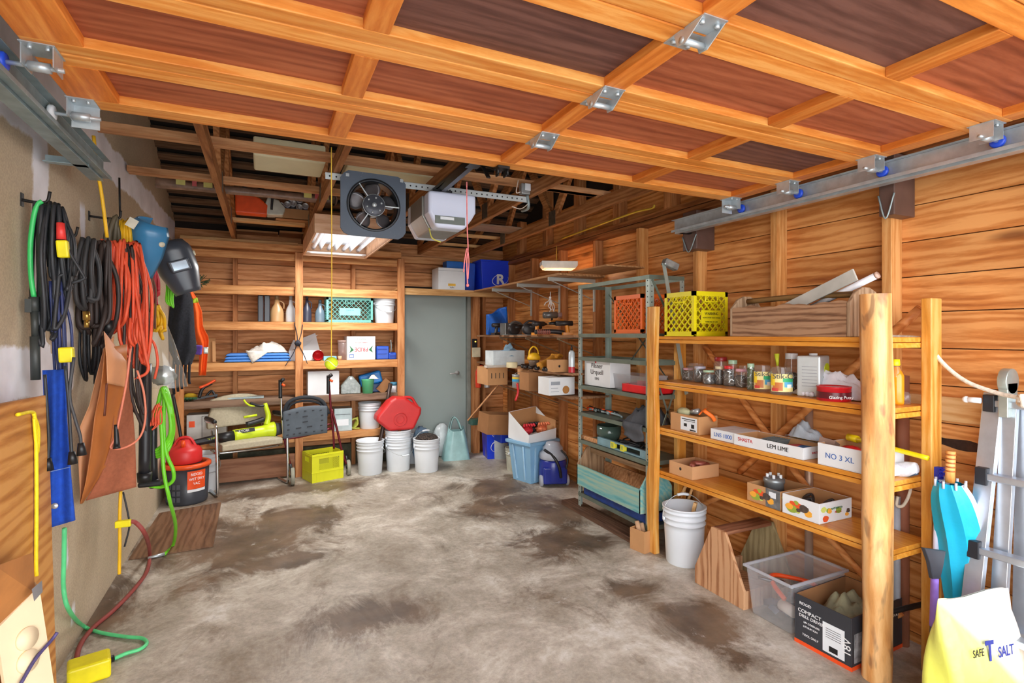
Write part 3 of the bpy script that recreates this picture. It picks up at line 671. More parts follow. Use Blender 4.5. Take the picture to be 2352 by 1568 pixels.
def crate(label,x,y,z,w,d,h,rz,mat,name='milk_crate',plate=None,ptext=None,tcol=None,rot=None,dir2=True):
    """centre bottom; diamond lattice sides, hand holes, solid rims and corners"""
    o=thing(name,label,'crate',(x,y,z),rz,rot=rot)
    m=MB(); e=.022; b=.005
    for sx in (-1,1):
        for sy in (-1,1):
            m.box((sx*w/2,sy*d/2,0),(sx*(w/2-e),sy*(d/2-b),h)); m.box((sx*w/2,sy*(d/2-b),0),(sx*(w/2-b),sy*(d/2-e),h))
    for zz0,zz1 in ((0,.03),(h*.52,h*.56),(h-.03,h)):
        if zz0>.1 and zz1<h-.001: continue
        for s in (-1,1):
            m.box((-w/2,s*d/2,zz0),(w/2,s*(d/2-b-.002),zz1)); m.box((s*w/2,-d/2,zz0),(s*(w/2-b-.002),d/2,zz1))
    # lattice strips
    def lat(L,fn):
        hh=h-.06; st=.05; k=-hh
        while k<L:
            for sg in (1,-1):
                a0,a1=k,k+hh
                lo,hi=max(0,a0),min(L,a1)
                if hi-lo>.012:
                    z0_=.03+(lo-a0); z1_=.03+(hi-a0)
                    if sg<0: z0_,z1_=h-z0_,h-z1_
                    m.beam(fn(lo,z0_),fn(hi,z1_),.0045,.009,up=fn(0,0,1))
            k+=st
    for s in (-1,1):
        lat(w-2*e,lambda t,zz,nrm=0,s=s: (0,1,0) if nrm else (-w/2+e+t,s*(d/2-.003),zz))
        lat(d-2*e,lambda t,zz,nrm=0,s=s: (1,0,0) if nrm else (s*(w/2-.003),-d/2+e+t,zz))
    n=6
    for i in range(n+1):
        q=-w/2+w*i/n; m.box((q-.003,-d/2+.004,.0),(q+.003,d/2-.004,.006)); q=-d/2+d*i/n; m.box((-w/2+.004,q-.003,.006),(w/2-.004,q+.003,.010))
    m.build('lattice_body',mat,o)
    m=MB()
    for s in (-1,1):
        for fn in ((lambda a,zz:(a,s*(d/2+.001),zz)),(lambda a,zz:(s*(w/2+.001),a,zz))):
            m.tube([fn(-.05,h-.03),fn(-.05,h-.065),fn(.05,h-.065),fn(.05,h-.03)],.005,6,k=0)
    m.build('hand_hold',mat,o)
    if plate:
        for (fx_,fy_,L) in plate:
            m=MB()
            if fy_: m.box((-L/2,-d/2-.003,h*.28),(L/2,-d/2+.002,h*.58)); po=m.build('name_plate',mat if not tcol else tcol[0],o,bevel=.004); 
            else: m.box((-w/2-.003,-L/2,h*.28),(-w/2+.002,L/2,h*.58)); po=m.build('name_plate',mat if not tcol else tcol[0],o,bevel=.004)
            if ptext:
                for i,tx in enumerate(ptext):
                    loc=(0,-d/2-.0036,h*.50-i*.026) if fy_ else (-w/2-.0036,0,h*.50-i*.026)
                    text(tx,.024 if i==0 else .011,tcol[1] if tcol else TXTK,po,loc,FRONT if fy_ else SIDE)
    return o
def bottle(name,label,x,y,z,prof,mat,cap=None,cat='bottle',sc=(1,1),rz=0,group=None,cprof=None,band=None,n=20):
    o=thing(name,label,cat,(x,y,z),rz,group)
    m=MB(); m.lathe(prof,n=n); m.v=[(a*sc[0],b*sc[1],c) for a,b,c in m.v]; m.build('body',mat,o)
    if cap: r,h=prof[-1]; m=MB(); m.lathe(cprof or [(r+.004,h-.004),(r+.004,h+.018),(r+.001,h+.02)],n=n); m.build('cap',cap,o)
    if band:
        z0,z1,bm=band; m=MB(); r=max(p[0] for p in prof)+.0012; m.lathe([(r,z0),(r,z1)],n=n,cap=False); m.v=[(a*sc[0],b*sc[1],c) for a,b,c in m.v]; m.build('label_band',bm,o)
    return o
def cloth(name,label,cat,x,y,z,w,d,h,mat,seed=1,n=22,group=None,rz=0):
    """a crumpled heap of fabric"""
    from mathutils import noise as mn
    o=thing(name,label,cat,(x,y,z),rz,group); m=MB()
    def fn(u,v):
        a=(u-.5)*2; b=(v-.5)*2; r=min(1,math.hypot(a,b)); e=(1-r**2.2)
        q=mn.noise(Vector((u*4+seed,v*4,seed)))*.55+mn.noise(Vector((u*9,v*9+seed,seed)))*.3
        k=1+.18*mn.noise(Vector((math.atan2(b,a)*2,seed,0)))
        return (a*w/2*k,b*d/2*k,max(.002,h*e*(.75+q)+.004+.01*abs(q)))
    m.grid(fn,n,n); bo=m.build('fabric',mat,o); return o
def fabric(name,c,r=.9,var=.15,sc=30): return M(name,c,r,0,var,sc,bmp=.3)
SHW=wood('shelf_timber',(150,92,48),(198,134,78),(222,164,106),'x',1.,.6,.6,.9)
SHP=wood('shelf_post',(150,90,50),(190,124,74),(214,152,100),'z',1.,.6,.6,.9)
SHD=wood('shelf_grey_timber',(88,66,54),(124,98,80),(150,122,102),'x',1.,.7,.6,.9)
# ================================================================ back shelving
BYF=6.0
bs=thing('wall_shelving','timber wall shelving filling the back wall left of the grey door','shelves',(0,0,0))
xp0,xp1,xp2=fx(412,BYF),fx(687,BYF),fx(921,BYF)
for xc_ in (xp0,xp1,xp2):
    m=MB(); m.box((xc_-.038,BYF-.02,0),(xc_+.038,BYF+.019,2.36 if xc_!=xp0 else 2.3)); m.build('post',SHP,bs,bevel=.003)
SHZ=[1.995,1.628,1.214,.838,.432]
for i,zs in enumerate(SHZ):
    if i==0:
        m=MB(); m.box((xp0,BYF+.02,zs-.09),(xp2,BYF+.055,zs)); m.build('rail',SHD if i==3 else SHW,bs,bevel=.003)
        m=MB(); m.box((xp0,BYF+.056,zs-.022),(xp2,6.30,zs-.001)); m.build('shelf',SHW,bs); continue
    x0_=xp0; 
    m=MB(); m.box((x0_,BYF+.02,zs-.085 if i<3 else zs-.07),(xp2,BYF+.05,zs)); m.build('rail',SHD if i==3 else SHW,bs,bevel=.003)
    m=MB(); m.box((x0_,BYF+.051,zs-.022),(xp2,6.30,zs-.001)); m.build('shelf',SHD if i==3 else SHW,bs)
m=MB(); m.box((xp0,BYF-.018,2.365),(xp2,BYF+.05,2.43)); m.build('top_rail',SHW,bs,bevel=.003)
m=MB(); m.box((xp0,BYF+.021,2.27),(xp2,BYF+.05,2.34)); m.build('top_rail',SHW,bs,bevel=.003)
m=MB(); m.box((xp0,BYF+.0,.02),(xp1-.04,BYF+.03,.25)); m.build('kick_board',wood('kick_board_wood',(106,66,44),(142,94,66),(164,116,86),'x'),bs,bevel=.003)
# things on it. X() = x at the item's distance
YI=6.14
def X(u,y=YI): return fx(u,y)
def H(v0,v1,u,y=YI): return A(u,v0,y=y).z-A(u,v1,y=y).z
z2=SHZ[1]+.001
JUG=M('black_jug',(42,46,54),.3,0,.08,5)
o=thing('oil_jug','square black oil jug on the shelf, leftmost in the bottle row','jug',((X(592)+X(620))/2,YI,z2))
w=X(620)-X(592); h=H(672,737,606); m=MB()
for s in (-1,1): m.box((s*.003,-.05,0),(s*w/2,.05,h*.93))
m.build('body',JUG,o,bevel=.008); m=MB(); m.box((-w*.3,-.03,h*.93),(w*.3,.03,h)); m.build('handle',BLACK,o,bevel=.005)
for u,vt,uw,c,nm,lb in ((636,676,13,(190,150,104),'tan_bottle','tan necked bottle between the black jug and a white bottle'),(668,677,10,(224,228,232),'white_bottle','white waisted bottle just left of the shelving post'),(705,675,9,(52,54,70),'dark_bottle','dark bottle with a handle just right of the post'),(735,685,10,(96,116,130),'grey_bottle','slate grey flask bottle left of the green crate')):
    R_=uw*YI*1.03/F; h=H(vt,737,u)
    o=bottle('oil_bottle',lb+' on the bottle shelf',X(u),YI,z2,[(R_*.96,0),(R_,.01),(R_,h*.35),(R_*.86,h*.5),(R_*.4,h*.68),(R_*.28,h*.86)],M(nm,c,.3,0,.05,4),M(nm+'_cap',tuple(int(v*.7) for v in c),.4),sc=(1,.7),cprof=[(R_*.32,h*.85),(R_*.32,h*.99),(R_*.28,h)])
    m=MB(); m.tube([(R_*.3,0,h*.8),(R_*.95,0,h*.72),(R_*1.0,0,h*.5)],.006,8); m.build('grip',M(nm,c),o)
TEAL=M('teal_crate',(104,176,166),.4,0,.04,3)
cw=X(857,6.05)-X(750,6.05); crate('teal green lattice milk crate on the shelf beside the white bucket',(X(750,6.05)+X(857,6.05))/2,6.05+.13,z2,cw,.24,H(680,738,800,6.05),0,TEAL,plate=[(0,1,cw*.46)],ptext=['Lucerne'],tcol=[M('teal_plate',(126,196,192),.4),M('teal_ink',(70,110,130),.5)])
bucket('white bucket on the top shelf right of the teal crate',X(884,6.16)-.005,6.17,z2,.285,.12,.2)
z3=SHZ[2]+.001
# folded cardboard
m=MB(); m.cbox((X(482),YI+.05,z3+.125),(.09,.012,.24),(-.08,0,0)); m.cbox((X(491),YI+.02,z3+.11),(.03,.015,.21),(-.1,0,.2)); tag(m.build('folded_cardboard',CARD),'folded cardboard pieces standing at the left end of the third shelf','cardboard')
# blue folded wading tray
PB=M('sky_blue_plastic',(64,130,214),.35,0,.05,5)
o=thing('plastic_tray','nested sky blue plastic trays on the third shelf under white rags','tray',((X(515)+X(668))/2,YI,z3)); wt=X(668)-X(515)
for k in range(3):
    m=MB(); q=.5-.012*k; zz=.03*k
    m.prism([(-wt*q,zz+.004),(wt*q,zz+.004),(wt*(q-.02),zz+.022),(wt*(q-.06),zz+.03),(-wt*(q-.06),zz+.03),(-wt*(q-.02),zz+.022)],-.12,.14,'y'); m.build('tray',PB,o,bevel=.008,seg=3)
cloth('white_rags','heap of white rags lying on the sky blue trays','rag',(X(575)+X(655))/2,YI,z3+.092,X(658)-X(568),.22,.12,fabric('white_cotton',(226,220,212)),3)
m=MB(); m.grid(lambda u,v:(X(565)+.16*u+.06*v,YI-.13-.01*math.sin(u*5),z3+.12-.13*(1-u)*v-.01*u),8,8,thick=.004); tag(m.build('hanging_rag',fabric('white_cotton',(226,220,212))),'corner of white cloth hanging over the front of the sky blue trays','rag')
# tipped white box
o=carton('open_white_box','tipped open white box leaning behind the post on the third shelf','box',X(664),YI,z3,X(738)-X(664),.16,.11,0,WCARD,'open')
m=MB(); a=X(738)-X(664); m.add([(0.0,.16,.10),(a*.55,.16,.16),(a*.95,.20,.28),(.05,.2,.22)],[(0,1,2,3)]); m.add([(a*.4,.158,.10),(a,.158,.10),(a*.86,.20,.30),(a*.42,.2,.24)],[(0,1,2,3)]); m.build('lid_flap',WCARD,o)
bottle('red_pot','small red plastic pot lying on its side before the white box','',0,0,0,[(.01,0),(.02,.01)],M('red_plastic',(206,36,40),.35),cat='pot') if 0 else None
o=thing('red_pot','small red plastic pot lying on its side before the white box','pot',((X(718,6.06)+X(742,6.06))/2,6.065,z3+.056)); m=MB(); m.lathe([(.055,-.04),(.058,-.035),(.052,.0),(.044,.06),(.0,.06),(.0,.052),(.036,.052),(.046,.0),(.05,-.04)],(0,0,0),24,axis='y',cap=False); m.build('pot',M('red_plastic',(206,36,40),.35),o)
m=MB(); m.box((X(743,6.06),6.05,z3),(X(773,6.06),6.12,z3+.045)); tag(m.build('small_blue_box',M('pale_blue_box',(130,190,220),.5),bevel=.003),'small pale blue box on the shelf behind the tennis ball','box')
bottle('lying_roll','short cardboard roll end right of the pale blue box',X(781,6.06),6.08,z3,[(.022,0),(.022,.045),(.006,.045)],M('roll_tan',(196,166,128),.7),cat='roll')
bottle('clear_tub','dusky pink clear tub behind the white printed carton',X(789),YI+.04,z3,[(.05,0),(.055,.16),(.057,.2)],clear('pink_clear',(.72,.5,.46),.5),M('pink_lid',(190,160,150)),cat='tub')
o=carton('printed_carton','white carton printed with an upside down red word and green leaves','box',X(797,6.05),6.05,z3,X(862,6.05)-X(797,6.05),.24,H(768,822,830,6.05),0,WCARD)
w=X(862,6.05)-X(797,6.05); h=H(768,822,830,6.05)
text('PRIDE',.062,TXTR,o,(w*.5,-.001,h*.45),(PI/2,PI,0),sx=.9); text('ICEBERG LETTUCE',.016,TXTR,o,(w*.5,-.001,h*.74),(PI/2,PI,0)); text('PRODUCE OF USA',.012,TXTG,o,(w*.5,-.001,h*.88),(PI/2,PI,0))
m=MB()
for s in (-1,1): m.prism([(w*.5+s*w*.26,h*.42),(w*.5+s*w*.42,h*.3),(w*.5+s*w*.36,h*.45),(w*.5+s*w*.42,h*.62)],-.0015,-.0002,'y')
m.build('leaf_print',TXTG,o); m=MB(); m.box((w*.08,-.0012,h*.1),(w*.24,-.0002,h*.24)); m.box((w*.1,-.0016,h*.13),(w*.22,-.0011,h*.21),1); m.build('stamp_print',[TXTB,WCARD],o)
o=thing('blue_caddy','cobalt blue plastic caddy at the right end of the third shelf','caddy',(X(865,6.07),6.07,z3)); w=X(911,6.07)-X(865,6.07); COB=M('cobalt_plastic',(36,82,190),.35,0,.05,4)
m=MB(); m.box((0,0,0),(w*.62,.18,.15)); m.box((w*.62,0,0),(w,.18,.075)); m.build('body',COB,o,bevel=.012); m=MB(); m.box((w*.05,-.004,.11),(w*.5,.0,.12)); m.box((w*.05,-.004,.06),(w*.5,.0,.065)); m.box((w*.66,-.004,.02),(w*.95,0,.05)); m.build('ribs',M('cobalt_dark',(24,56,150)),o)
m=MB(); m.tube([(w*.7,-.008,.22),(w*.72,-.01,.14),(w*.7,-.012,.08)],.005,6); m.build('chain',GALVB,o)
# shelf 4
z4=SHZ[3]+.001
o=carton('white_carton','plain white carton on the fourth shelf right of the post','box',X(707,6.08),6.08,z4,X(779,6.08)-X(707,6.08),.2,H(855,910,740,6.08),0,WCARD)
m=MB(); 
o=thing('glass_jug','squat clear textured jug with a pointed neck on the fourth shelf','jug',(X(806,6.08),6.10,z4)); w=X(828,6.08)-X(783,6.08); h=H(865,906,806,6.08)
m.prism([(-w/2,0),(w/2,0),(w/2,h*.45),(w*.2,h*.85),(w*.08,h),(-w*.08,h),(-w*.2,h*.85),(-w/2,h*.45)],-.03,.05,'y'); m.build('body',M('clear_grey_plastic',(168,176,172),.15,0,.25,30,trans=.3),o,bevel=.01); m=MB(); m.lathe([(.0,-.032),(.012,-.032),(.014,-.03)],(0,0,h*.86),16,axis='y'); m.build('eyelet',WHITE,o)
bottle('green_tub','mint green ribbed tub on the fourth shelf',X(845,6.07),6.08,z4,[(.055,0),(.07,.15),(.073,.155)],M('mint_green',(96,196,140),.4,0,.05),cat='tub')
o=thing('tipped_blue_bin','sky blue bin tipped behind the mint green tub on the fourth shelf','bin',(X(852,6.16),6.18,z4+.09),0,rot=(0,-.25,0)); m=MB(); m.box((-.11,-.03,-.01),(.14,.08,.13)); m.build('body',M('azure_plastic',(30,130,214),.35),o,bevel=.02)
m=MB(); m.box((X(856,6.05),6.14,z4),(X(888,6.05),6.26,z4+.10)); tag(m.build('navy_box',M('navy_plastic',(24,66,120),.4),bevel=.01),'dark navy box under the tipped sky blue bin','box')
cloth('white_glove','small white cloth draped on the mint green tub','rag',X(858,6.05),6.06,z4+.157,.1,.09,.05,fabric('white_cotton',(226,220,212)),5,10)
m=MB(); m.beam((X(872,6.1),6.1,z4+.01),(X(893,6.1),6.1,z4+.13),.1,.012,up=(0,1,0)); tag(m.build('cardboard_scrap',CARDD),'slanted cardboard scrap right of the tipped blue bin','cardboard')
bottle('paint_jar','white jar with teal lid at the right end of the fourth shelf',X(904,6.06),6.06,z4,[(.036,0),(.036,.075),(.034,.08)],M('jar_white',(220,226,230),.4),M('teal_lid',(60,130,160),.4),cat='jar',cprof=[(.038,.078),(.038,.112),(.035,.114)])
# clamps and yellow things at the left end
o=thing('bar_clamp','orange and black squeeze clamp on the left of the fourth shelf','clamp',(X(470,6.05),6.08,z4),.2)
m=MB(); m.beam((-.1,0,.02),(.11,0,.05),.02,.02); m.tube([(-.05,0,.03),(-.02,0,.12),(.06,0,.17)],.016,8); m.tube([(0,.03,.02),(.06,.02,.09),(.1,0,.02)],.012,8); m.build('jaws',BLACK,o)
m=MB(); m.tube([(-.05,-.01,.13),(.02,-.012,.16),(.09,-.01,.2)],.013,8); m.build('orange_lever',ORG,o)
m=MB(); 
for k in range(5): m.tube([(-.1+.03*k,.02,.01),(-.06+.03*k,-.05,.03),(-.01+.03*k,.03,.02)],.012,6)
tag(m.build('green_gloves',fabric('dark_green_cloth',(44,84,52)),loc=(X(430,6.08),6.09,z4)),'crumpled dark green garden gloves on the left of the fourth shelf','gloves')
m=MB(); m.ball((0,0,.035),.05,8,sc=(1.2,.8,.7),jit=.1); tag(m.build('yellow_sponge',M('sponge_yellow',(214,176,40),.9),loc=(X(438,6.05)-.02,6.2,z4)),'yellow sponge lying behind the green gloves','sponge')
m=MB(); m.box((0,0,0),(.42,.12,.018)); tag(m.build('metal_channel',GALVB,loc=(X(500,6.07),6.06,z4),bevel=.003),'short length of dull metal channel on the fourth shelf','metal strip')
# shelf 5
z5=SHZ[4]+.001
o=carton('labelled_box','grey carton with an orange square on the lowest shelf behind the chair','box',X(428,6.05),6.06,z5,X(520,6.05)-X(428,6.05),.2,.27,0,M('light_grey_card',(190,190,186),.6)); m=MB(); m.box((.02,-.0015,.15),(.07,-.0002,.21)); m.build('orange_square',ORG,o); m=MB(); m.box((.13,-.0015,.02),(.134,-.0002,.25)); m.box((.13,-.0015,.25),(.3,-.0002,.254)); m.build('printed_frame',TXTK,o)
o=carton('steel_box','pale blue grey metal box on the lowest shelf behind the walker','box',X(768,6.08),6.08,z5,X(800,6.08)-X(768,6.08)+.04,.2,H(938,990,790,6.08),0,M('pale_blue_metal',(168,182,184),.4,.3)); m=MB(); m.box((.01,-.002,.18),(.17,-.0002,.185)); m.box((.02,-.002,.06),(.15,-.0002,.13),1); m.build('paper_label',[TXTK,WHITE],o)
m=MB()
for k in range(4): m.tube([(.0,.02*k,.01),(.05,.01*k,.06+.02*k),(.03,.02,.12),(-.03,.01,.09),(-.01,0,.02),(.07,0,.01)],.009,6)
tag(m.build('garden_hose_coil',M('olive_hose',(170,176,66),.45),loc=(X(812,6.1),6.12,z5)),'small tangle of olive green hose on the lowest shelf','hose')
bucket('white bucket on the lowest shelf behind the red petrol can',X(846,6.2)+.01,6.175,z5,.29,.125,2.6)
# bungee cords on the post
o=thing('bungee_cord','black bungee cord knotted round the middle shelving post','bungee',(0,0,0)); pk=A(684,788,y=BYF-.035)
m=MB(); m.ball(pk,.03,8,jit=.25); m.build('knot',M('black_cord',(40,44,56),.7),o)
for a,b in (((684,788),(676,742)),((684,788),(695,745)),((684,788),(655,840)),((684,788),(706,835))):
    m=MB(); m.tube([A(*a,y=BYF-.03),A((a[0]+b[0])/2+2,(a[1]+b[1])/2+1,y=BYF-.025),A(*b,y=BYF-.03)],.004); m.build('strand',M('black_cord',(40,44,56)),o)
# ================================================================ floor objects at the back
CHR=M('chrome_tube',(206,208,210),.18,1,.03)
pl_,pr_=A(500,1143,z=0),A(662,1112,z=0)
v=(pr_-pl_); ca=math.atan2(v.y,v.x); cwid=v.length
ch=thing('office_chair','beige padded visitor chair with chrome sled frame at the back left','chair',pl_,ca)
BEI=fabric('beige_upholstery',(176,166,142),.9,.08,50)
W_=cwid
for s,xx in ((0,0),(1,W_)):
    m=MB(); m.tube([(xx,.50,.014),(xx,.30,.014),(xx,.06,.014),(xx,.012,.03),(xx,.006,.10),(xx,.02,.35),(xx,.04,.60),(xx,.07,.655),(xx,.14,.665),(xx,.42,.655)],.0135,10,k=5); m.build('leg_frame',CHR,ch)
    m=MB(); m.tube([(xx,.10,.682),(xx,.25,.69),(xx,.4,.682)],.02,8); m.build('armrest',BLACK,ch)
m=MB(); m.tube([(0,.50,.014),(W_/2,.52,.014),(W_,.50,.014)],.0125,10); m.build('cross_tube',CHR,ch); m=MB(); m.tube([(.0,.22,.40),(.06,.10,.385),(W_-.06,.10,.385),(W_,.22,.40)],.011,8); m.build('cross_tube',CHR,ch)
def pad(u,v,z0,th):
    a=(u-.5)*2; b=(v-.5)*2; return None
m=MB(); m.grid(lambda u,v:(.045+(W_-.09)*u,.02+.46*v,.47+.022*(1-abs(2*u-1)**4)*(1-abs(2*v-1)**4)-.03*(v-.3)**2 if 1 else 0),14,12,thick=(0,0,-.055)); m.build('seat',BEI,ch,bevel=.008)
m=MB()
def bk(u,v):
    a=2*u-1; w_=(W_-.06)*(.86+.14*math.sin(PI*min(1,v+.35)))*.5
    return (W_/2+a*w_,.47+.05*v-.05*(1-a*a),.56+.31*v*(1-.10*a*a)+.02*(1-a*a))
m.grid(bk,16,12,thick=(0,.055,0)); m.build('backrest',BEI,ch,bevel=.01)
m=MB(); 
for xx in (.08,W_-.08): m.tube([(xx,.40,.44),(xx,.52,.52),(xx,.545,.66)],.011,8)
m.build('back_support',CHR,ch)
# leaf blower across the arms
LIME=M('lime_plastic',(200,222,34),.35,0,.04,4)
yb0=pl_.y+.16
B=lambda u,v,dy=0: A(u,v,y=yb0+dy+(u-500)*.0012)
lb=thing('leaf_blower','lime green cordless leaf blower lying across the beige chair','leaf blower',(0,0,0))
m=MB(); m.tube([B(415,1024),B(470,1012),B(500,1006)],lambda t:.028+.012*t,14); m.build('nozzle',BLACK,lb)
m=MB(); m.tube([B(498,1006),B(538,1001)],lambda t:.042+.012*t,16,k=0); m.build('blower_tube',BLACK,lb)
m=MB(); m.tube([B(536,1001),B(560,997),B(600,991),B(612,988),B(629,986)],lambda t:.058+.0*t if t<.6 else .058+(t-.6)*.055,20,k=3); m.build('fan_housing',LIME,lb)
m=MB(); m.tube([B(629,986),B(645,984)],lambda t:.07-.012*t,18,k=0); m.build('intake_grille',M('grille_grey',(60,60,64),.5),lb)
m=MB(); 
c=B(555,972); 
m.tube([B(612,975),B(616,955),B(611,935),B(609,926)],lambda t:.03-.012*t,10); m.build('rear_handle',LIME,lb)
m=MB(); m.tube([B(612,930),B(598,932),B(585,929),B(575,925)],.013,10); m.build('grip',BLACK,lb); m=MB(); m.tube([B(566,975),B(590,968),B(606,962)],.026,10); m.build('battery',BLACK,lb)
m=MB(); m.tube([B(585,932),B(575,931),B(566,926),B(560,918)],.009,8); m.build('trigger_guard',LIME,lb); m=MB(); m.tube([B(560,958),B(590,953)],.012,8); m.build('battery_latch',LIME,lb)
bp=B(563,989,-.06); m=MB(); m.cbox((0,0,0),(.17,.004,.036)); bo=m.build('badge',BLACK,lb,loc=bp,rot=(0,-.1,.0)); 
text('RYOBI',.032,TXTW,lb,bp+Vector((-.01,-.004,0)),(PI/2,-.1,0)); bp=B(483,1008,-.038); text('40V HP',.026,LIME,lb,bp,(PI/2,-.16,0))
# walker
RED=M('maroon_frame',(104,20,34),.3,.4,.05); 
wl,wr=A(672,1113,z=0),A(800,1090,z=0)
yw=(wl.y+wr.y)/2
wk=thing('walker','folded maroon rollator walker with grey seat beside the yellow crate','walker',(0,0,0))
P=lambda u,v,dy=0:A(u,v,y=yw+dy)
for (hu,hv,side) in ((644,872,0),(754,862,1)):
    m=MB(); 
    if side==0: m.tube([P(645,905),P(648,960),P(652,1010)],.011,10)
    else: m.tube([P(756,885),P(761,950),P(766,1000),P(767,1030)],.011,10)
    m.build('handle_tube',CHR if side==0 else RED,wk)
    m=MB(); m.tube([P(hu,hv+42),P(hu,hv+20),P(hu,hv)],.018,10); m.tube([P(hu,hv+4),P(hu+8,hv-2,-.02)],.018,8); m.build('grip',BLACK,wk)
    m=MB(); m.tube([P(hu+4,hv+10,-.02),P(hu+10,hv+14,-.03)],.012,8); m.build('brake_lever',ORG,wk)
m=MB(); m.tube([P(652,1000),P(660,1040),P(668,1075)],.012,10); m.build('front_leg',RED,wk)
m=MB(); m.tube([P(762,940),P(774,985),P(784,1030),P(795,1065)],.012,10); m.build('front_leg',RED,wk)
m=MB(); m.tube([P(650,1008),P(700,1000),P(762,983)],.013,10); m.build('cross_tube',RED,wk); m=MB(); m.tube([P(655,990),P(700,985),P(765,972)],.008,8); m.build('cross_tube',RED,wk)
m=MB(); m.tube([P(650,965),P(662,925),P(700,912),P(738,920),P(755,950)],.02,10); m.tube([P(655,960),P(668,930),P(700,920),P(735,927),P(752,955)],.012,8); m.build('back_strap',M('padded_black',(34,38,44),.8),wk)
gs=M('slate_plastic',(78,88,98),.45)
o0,o1=P(651,1005),P(752,990); L_=(o1-o0); m=MB()
def seatp(u,v):
    t=P(650+102*u,(1008-14*u)-(62+6*math.sin(PI*u))*v,-.03-.02*v); return t
m.grid(seatp,14,8,thick=(0,.02,0)); m.build('seat_panel',gs,wk,bevel=.006)
m=MB()
for r,row in enumerate([(.1,.25,.38,.52,.7,.88),(.12,.35,.6,.86),(.12,.5,.88),(.1,.5,.88),(.15,.32,.5,.68,.85)]):
    for q in row:
        c0=seatp(q,.12+r*.18); ww=.05 if len(row)<5 and abs(q-.5)<.2 else .022
        m.cbox((c0.x,c0.y-.003,c0.z),(ww,.006,.011),(0,-.12,0))
m.build('seat_slots',M('slot_dark',(34,38,46),.6),wk)
for c,r in ((wl,.085),(wr,.08)):
    m=MB(); cc=(c.x,c.y,r); m.lathe([(r-.022,-.018),(r-.004,-.018),(r,-.008),(r,.008),(r-.004,.018),(r-.022,.018)],cc,28,axis='x',cap=False)
    m.lathe([(r-.022,-.018),(r-.022,.018)],cc,28,axis='x',cap=False); wo_=m.build('wheel',[M('grey_tyre',(150,148,132),.7)],wk)
    m=MB(); m.lathe([(.016,-.02),(.016,.02)],cc,14,axis='x')
    for k in range(6): a=k*PI/3; m.beam((cc[0],cc[1]+.012*math.cos(a),cc[2]+.012*math.sin(a)),(cc[0],cc[1]+(r-.02)*math.cos(a),cc[2]+(r-.02)*math.sin(a)),.012,.008,up=(1,0,0))
    m.build('hub',BLACK,wo_); m=MB(); m.tube([(cc[0]+.0,cc[1],r),(cc[0]-.02,cc[1]+.02,r+.12)],.014,8); m.build('fork',BLACK,wk)
# yellow crate
YEL=M('yellow_crate_plastic',(222,222,40),.35,0,.04,4)
ya,yb2=A(705,1112,z=0),A(778,1098,z=0)
o=thing('milk_crate','lemon yellow milk crate standing on the floor under the walker','crate',((ya.x+yb2.x)/2+.01,(ya.y+yb2.y)/2+.13,0),math.atan2(yb2.y-ya.y,yb2.x-ya.x)); w=(yb2-ya).length; h=.285; d=.26; t=.006
def solid_crate(o,w,d,h,mat,win=(.22,.86,.42,.82)):
    m=MB(); a,b,c,e=win
    for s in (-1,1):
        y0_,y1_=(s*d/2,s*(d/2-t)); x=lambda q:-w/2+w*q
        m.box((x(0),y0_,0),(x(a),y1_,h)); m.box((x(b),y0_,0),(x(1),y1_,h)); m.box((x(a),y0_,0),(x(b),y1_,h*c)); m.box((x(a),y0_,h*e),(x(b),y1_,h))
        k=0; x0__,x1__=x(a),x(b); z0__,z1__=h*c,h*e; hh=z1__-z0__; q=x0__-hh
        while q<x1__:
            lo,hi=max(q,x0__),min(q+hh,x1__)
            if hi-lo>.004:
                for sg in (0,1):
                    za,zb3=z0__+(lo-q),z0__+(hi-q)
                    if sg: za,zb3=z1__-(lo-q),z1__-(hi-q)
                    m.beam((lo,s*(d/2-t/2),za),(hi,s*(d/2-t/2),zb3),.003,.003)
            q+=.018
        m.box((s*w/2,-d/2+t,0),(s*(w/2-t),d/2-t,h*.7)); m.box((s*w/2,-d/2+t,h*.86),(s*(w/2-t),d/2-t,h)); m.box((s*w/2,-d/2+t,h*.7),(s*(w/2-t),-d/2+.08,h*.86)); m.box((s*w/2,d/2-.08,h*.7),(s*(w/2-t),d/2-t,h*.86))
    m.box((-w/2+t,-d/2+t,0),(w/2-t,d/2-t,.006)); m.build('crate_body',mat,o,bevel=.0015)
    m=MB(); 
    for zz in (h*.34,h*.93): m.box((-w/2-.002,-d/2-.003,zz),(w/2+.002,-d/2,zz+.005))
    for xx in (-w*.36,w*.36): m.box((xx-.002,-d/2-.003,0),(xx+.002,-d/2,h*.34))
    for zz in (h*.34,h*.93): m.box((-w/2-.003,-d/2,zz),(-w/2,d/2,zz+.005))
    m.build('ribs',mat,o)
solid_crate(o,w,d,h,YEL)
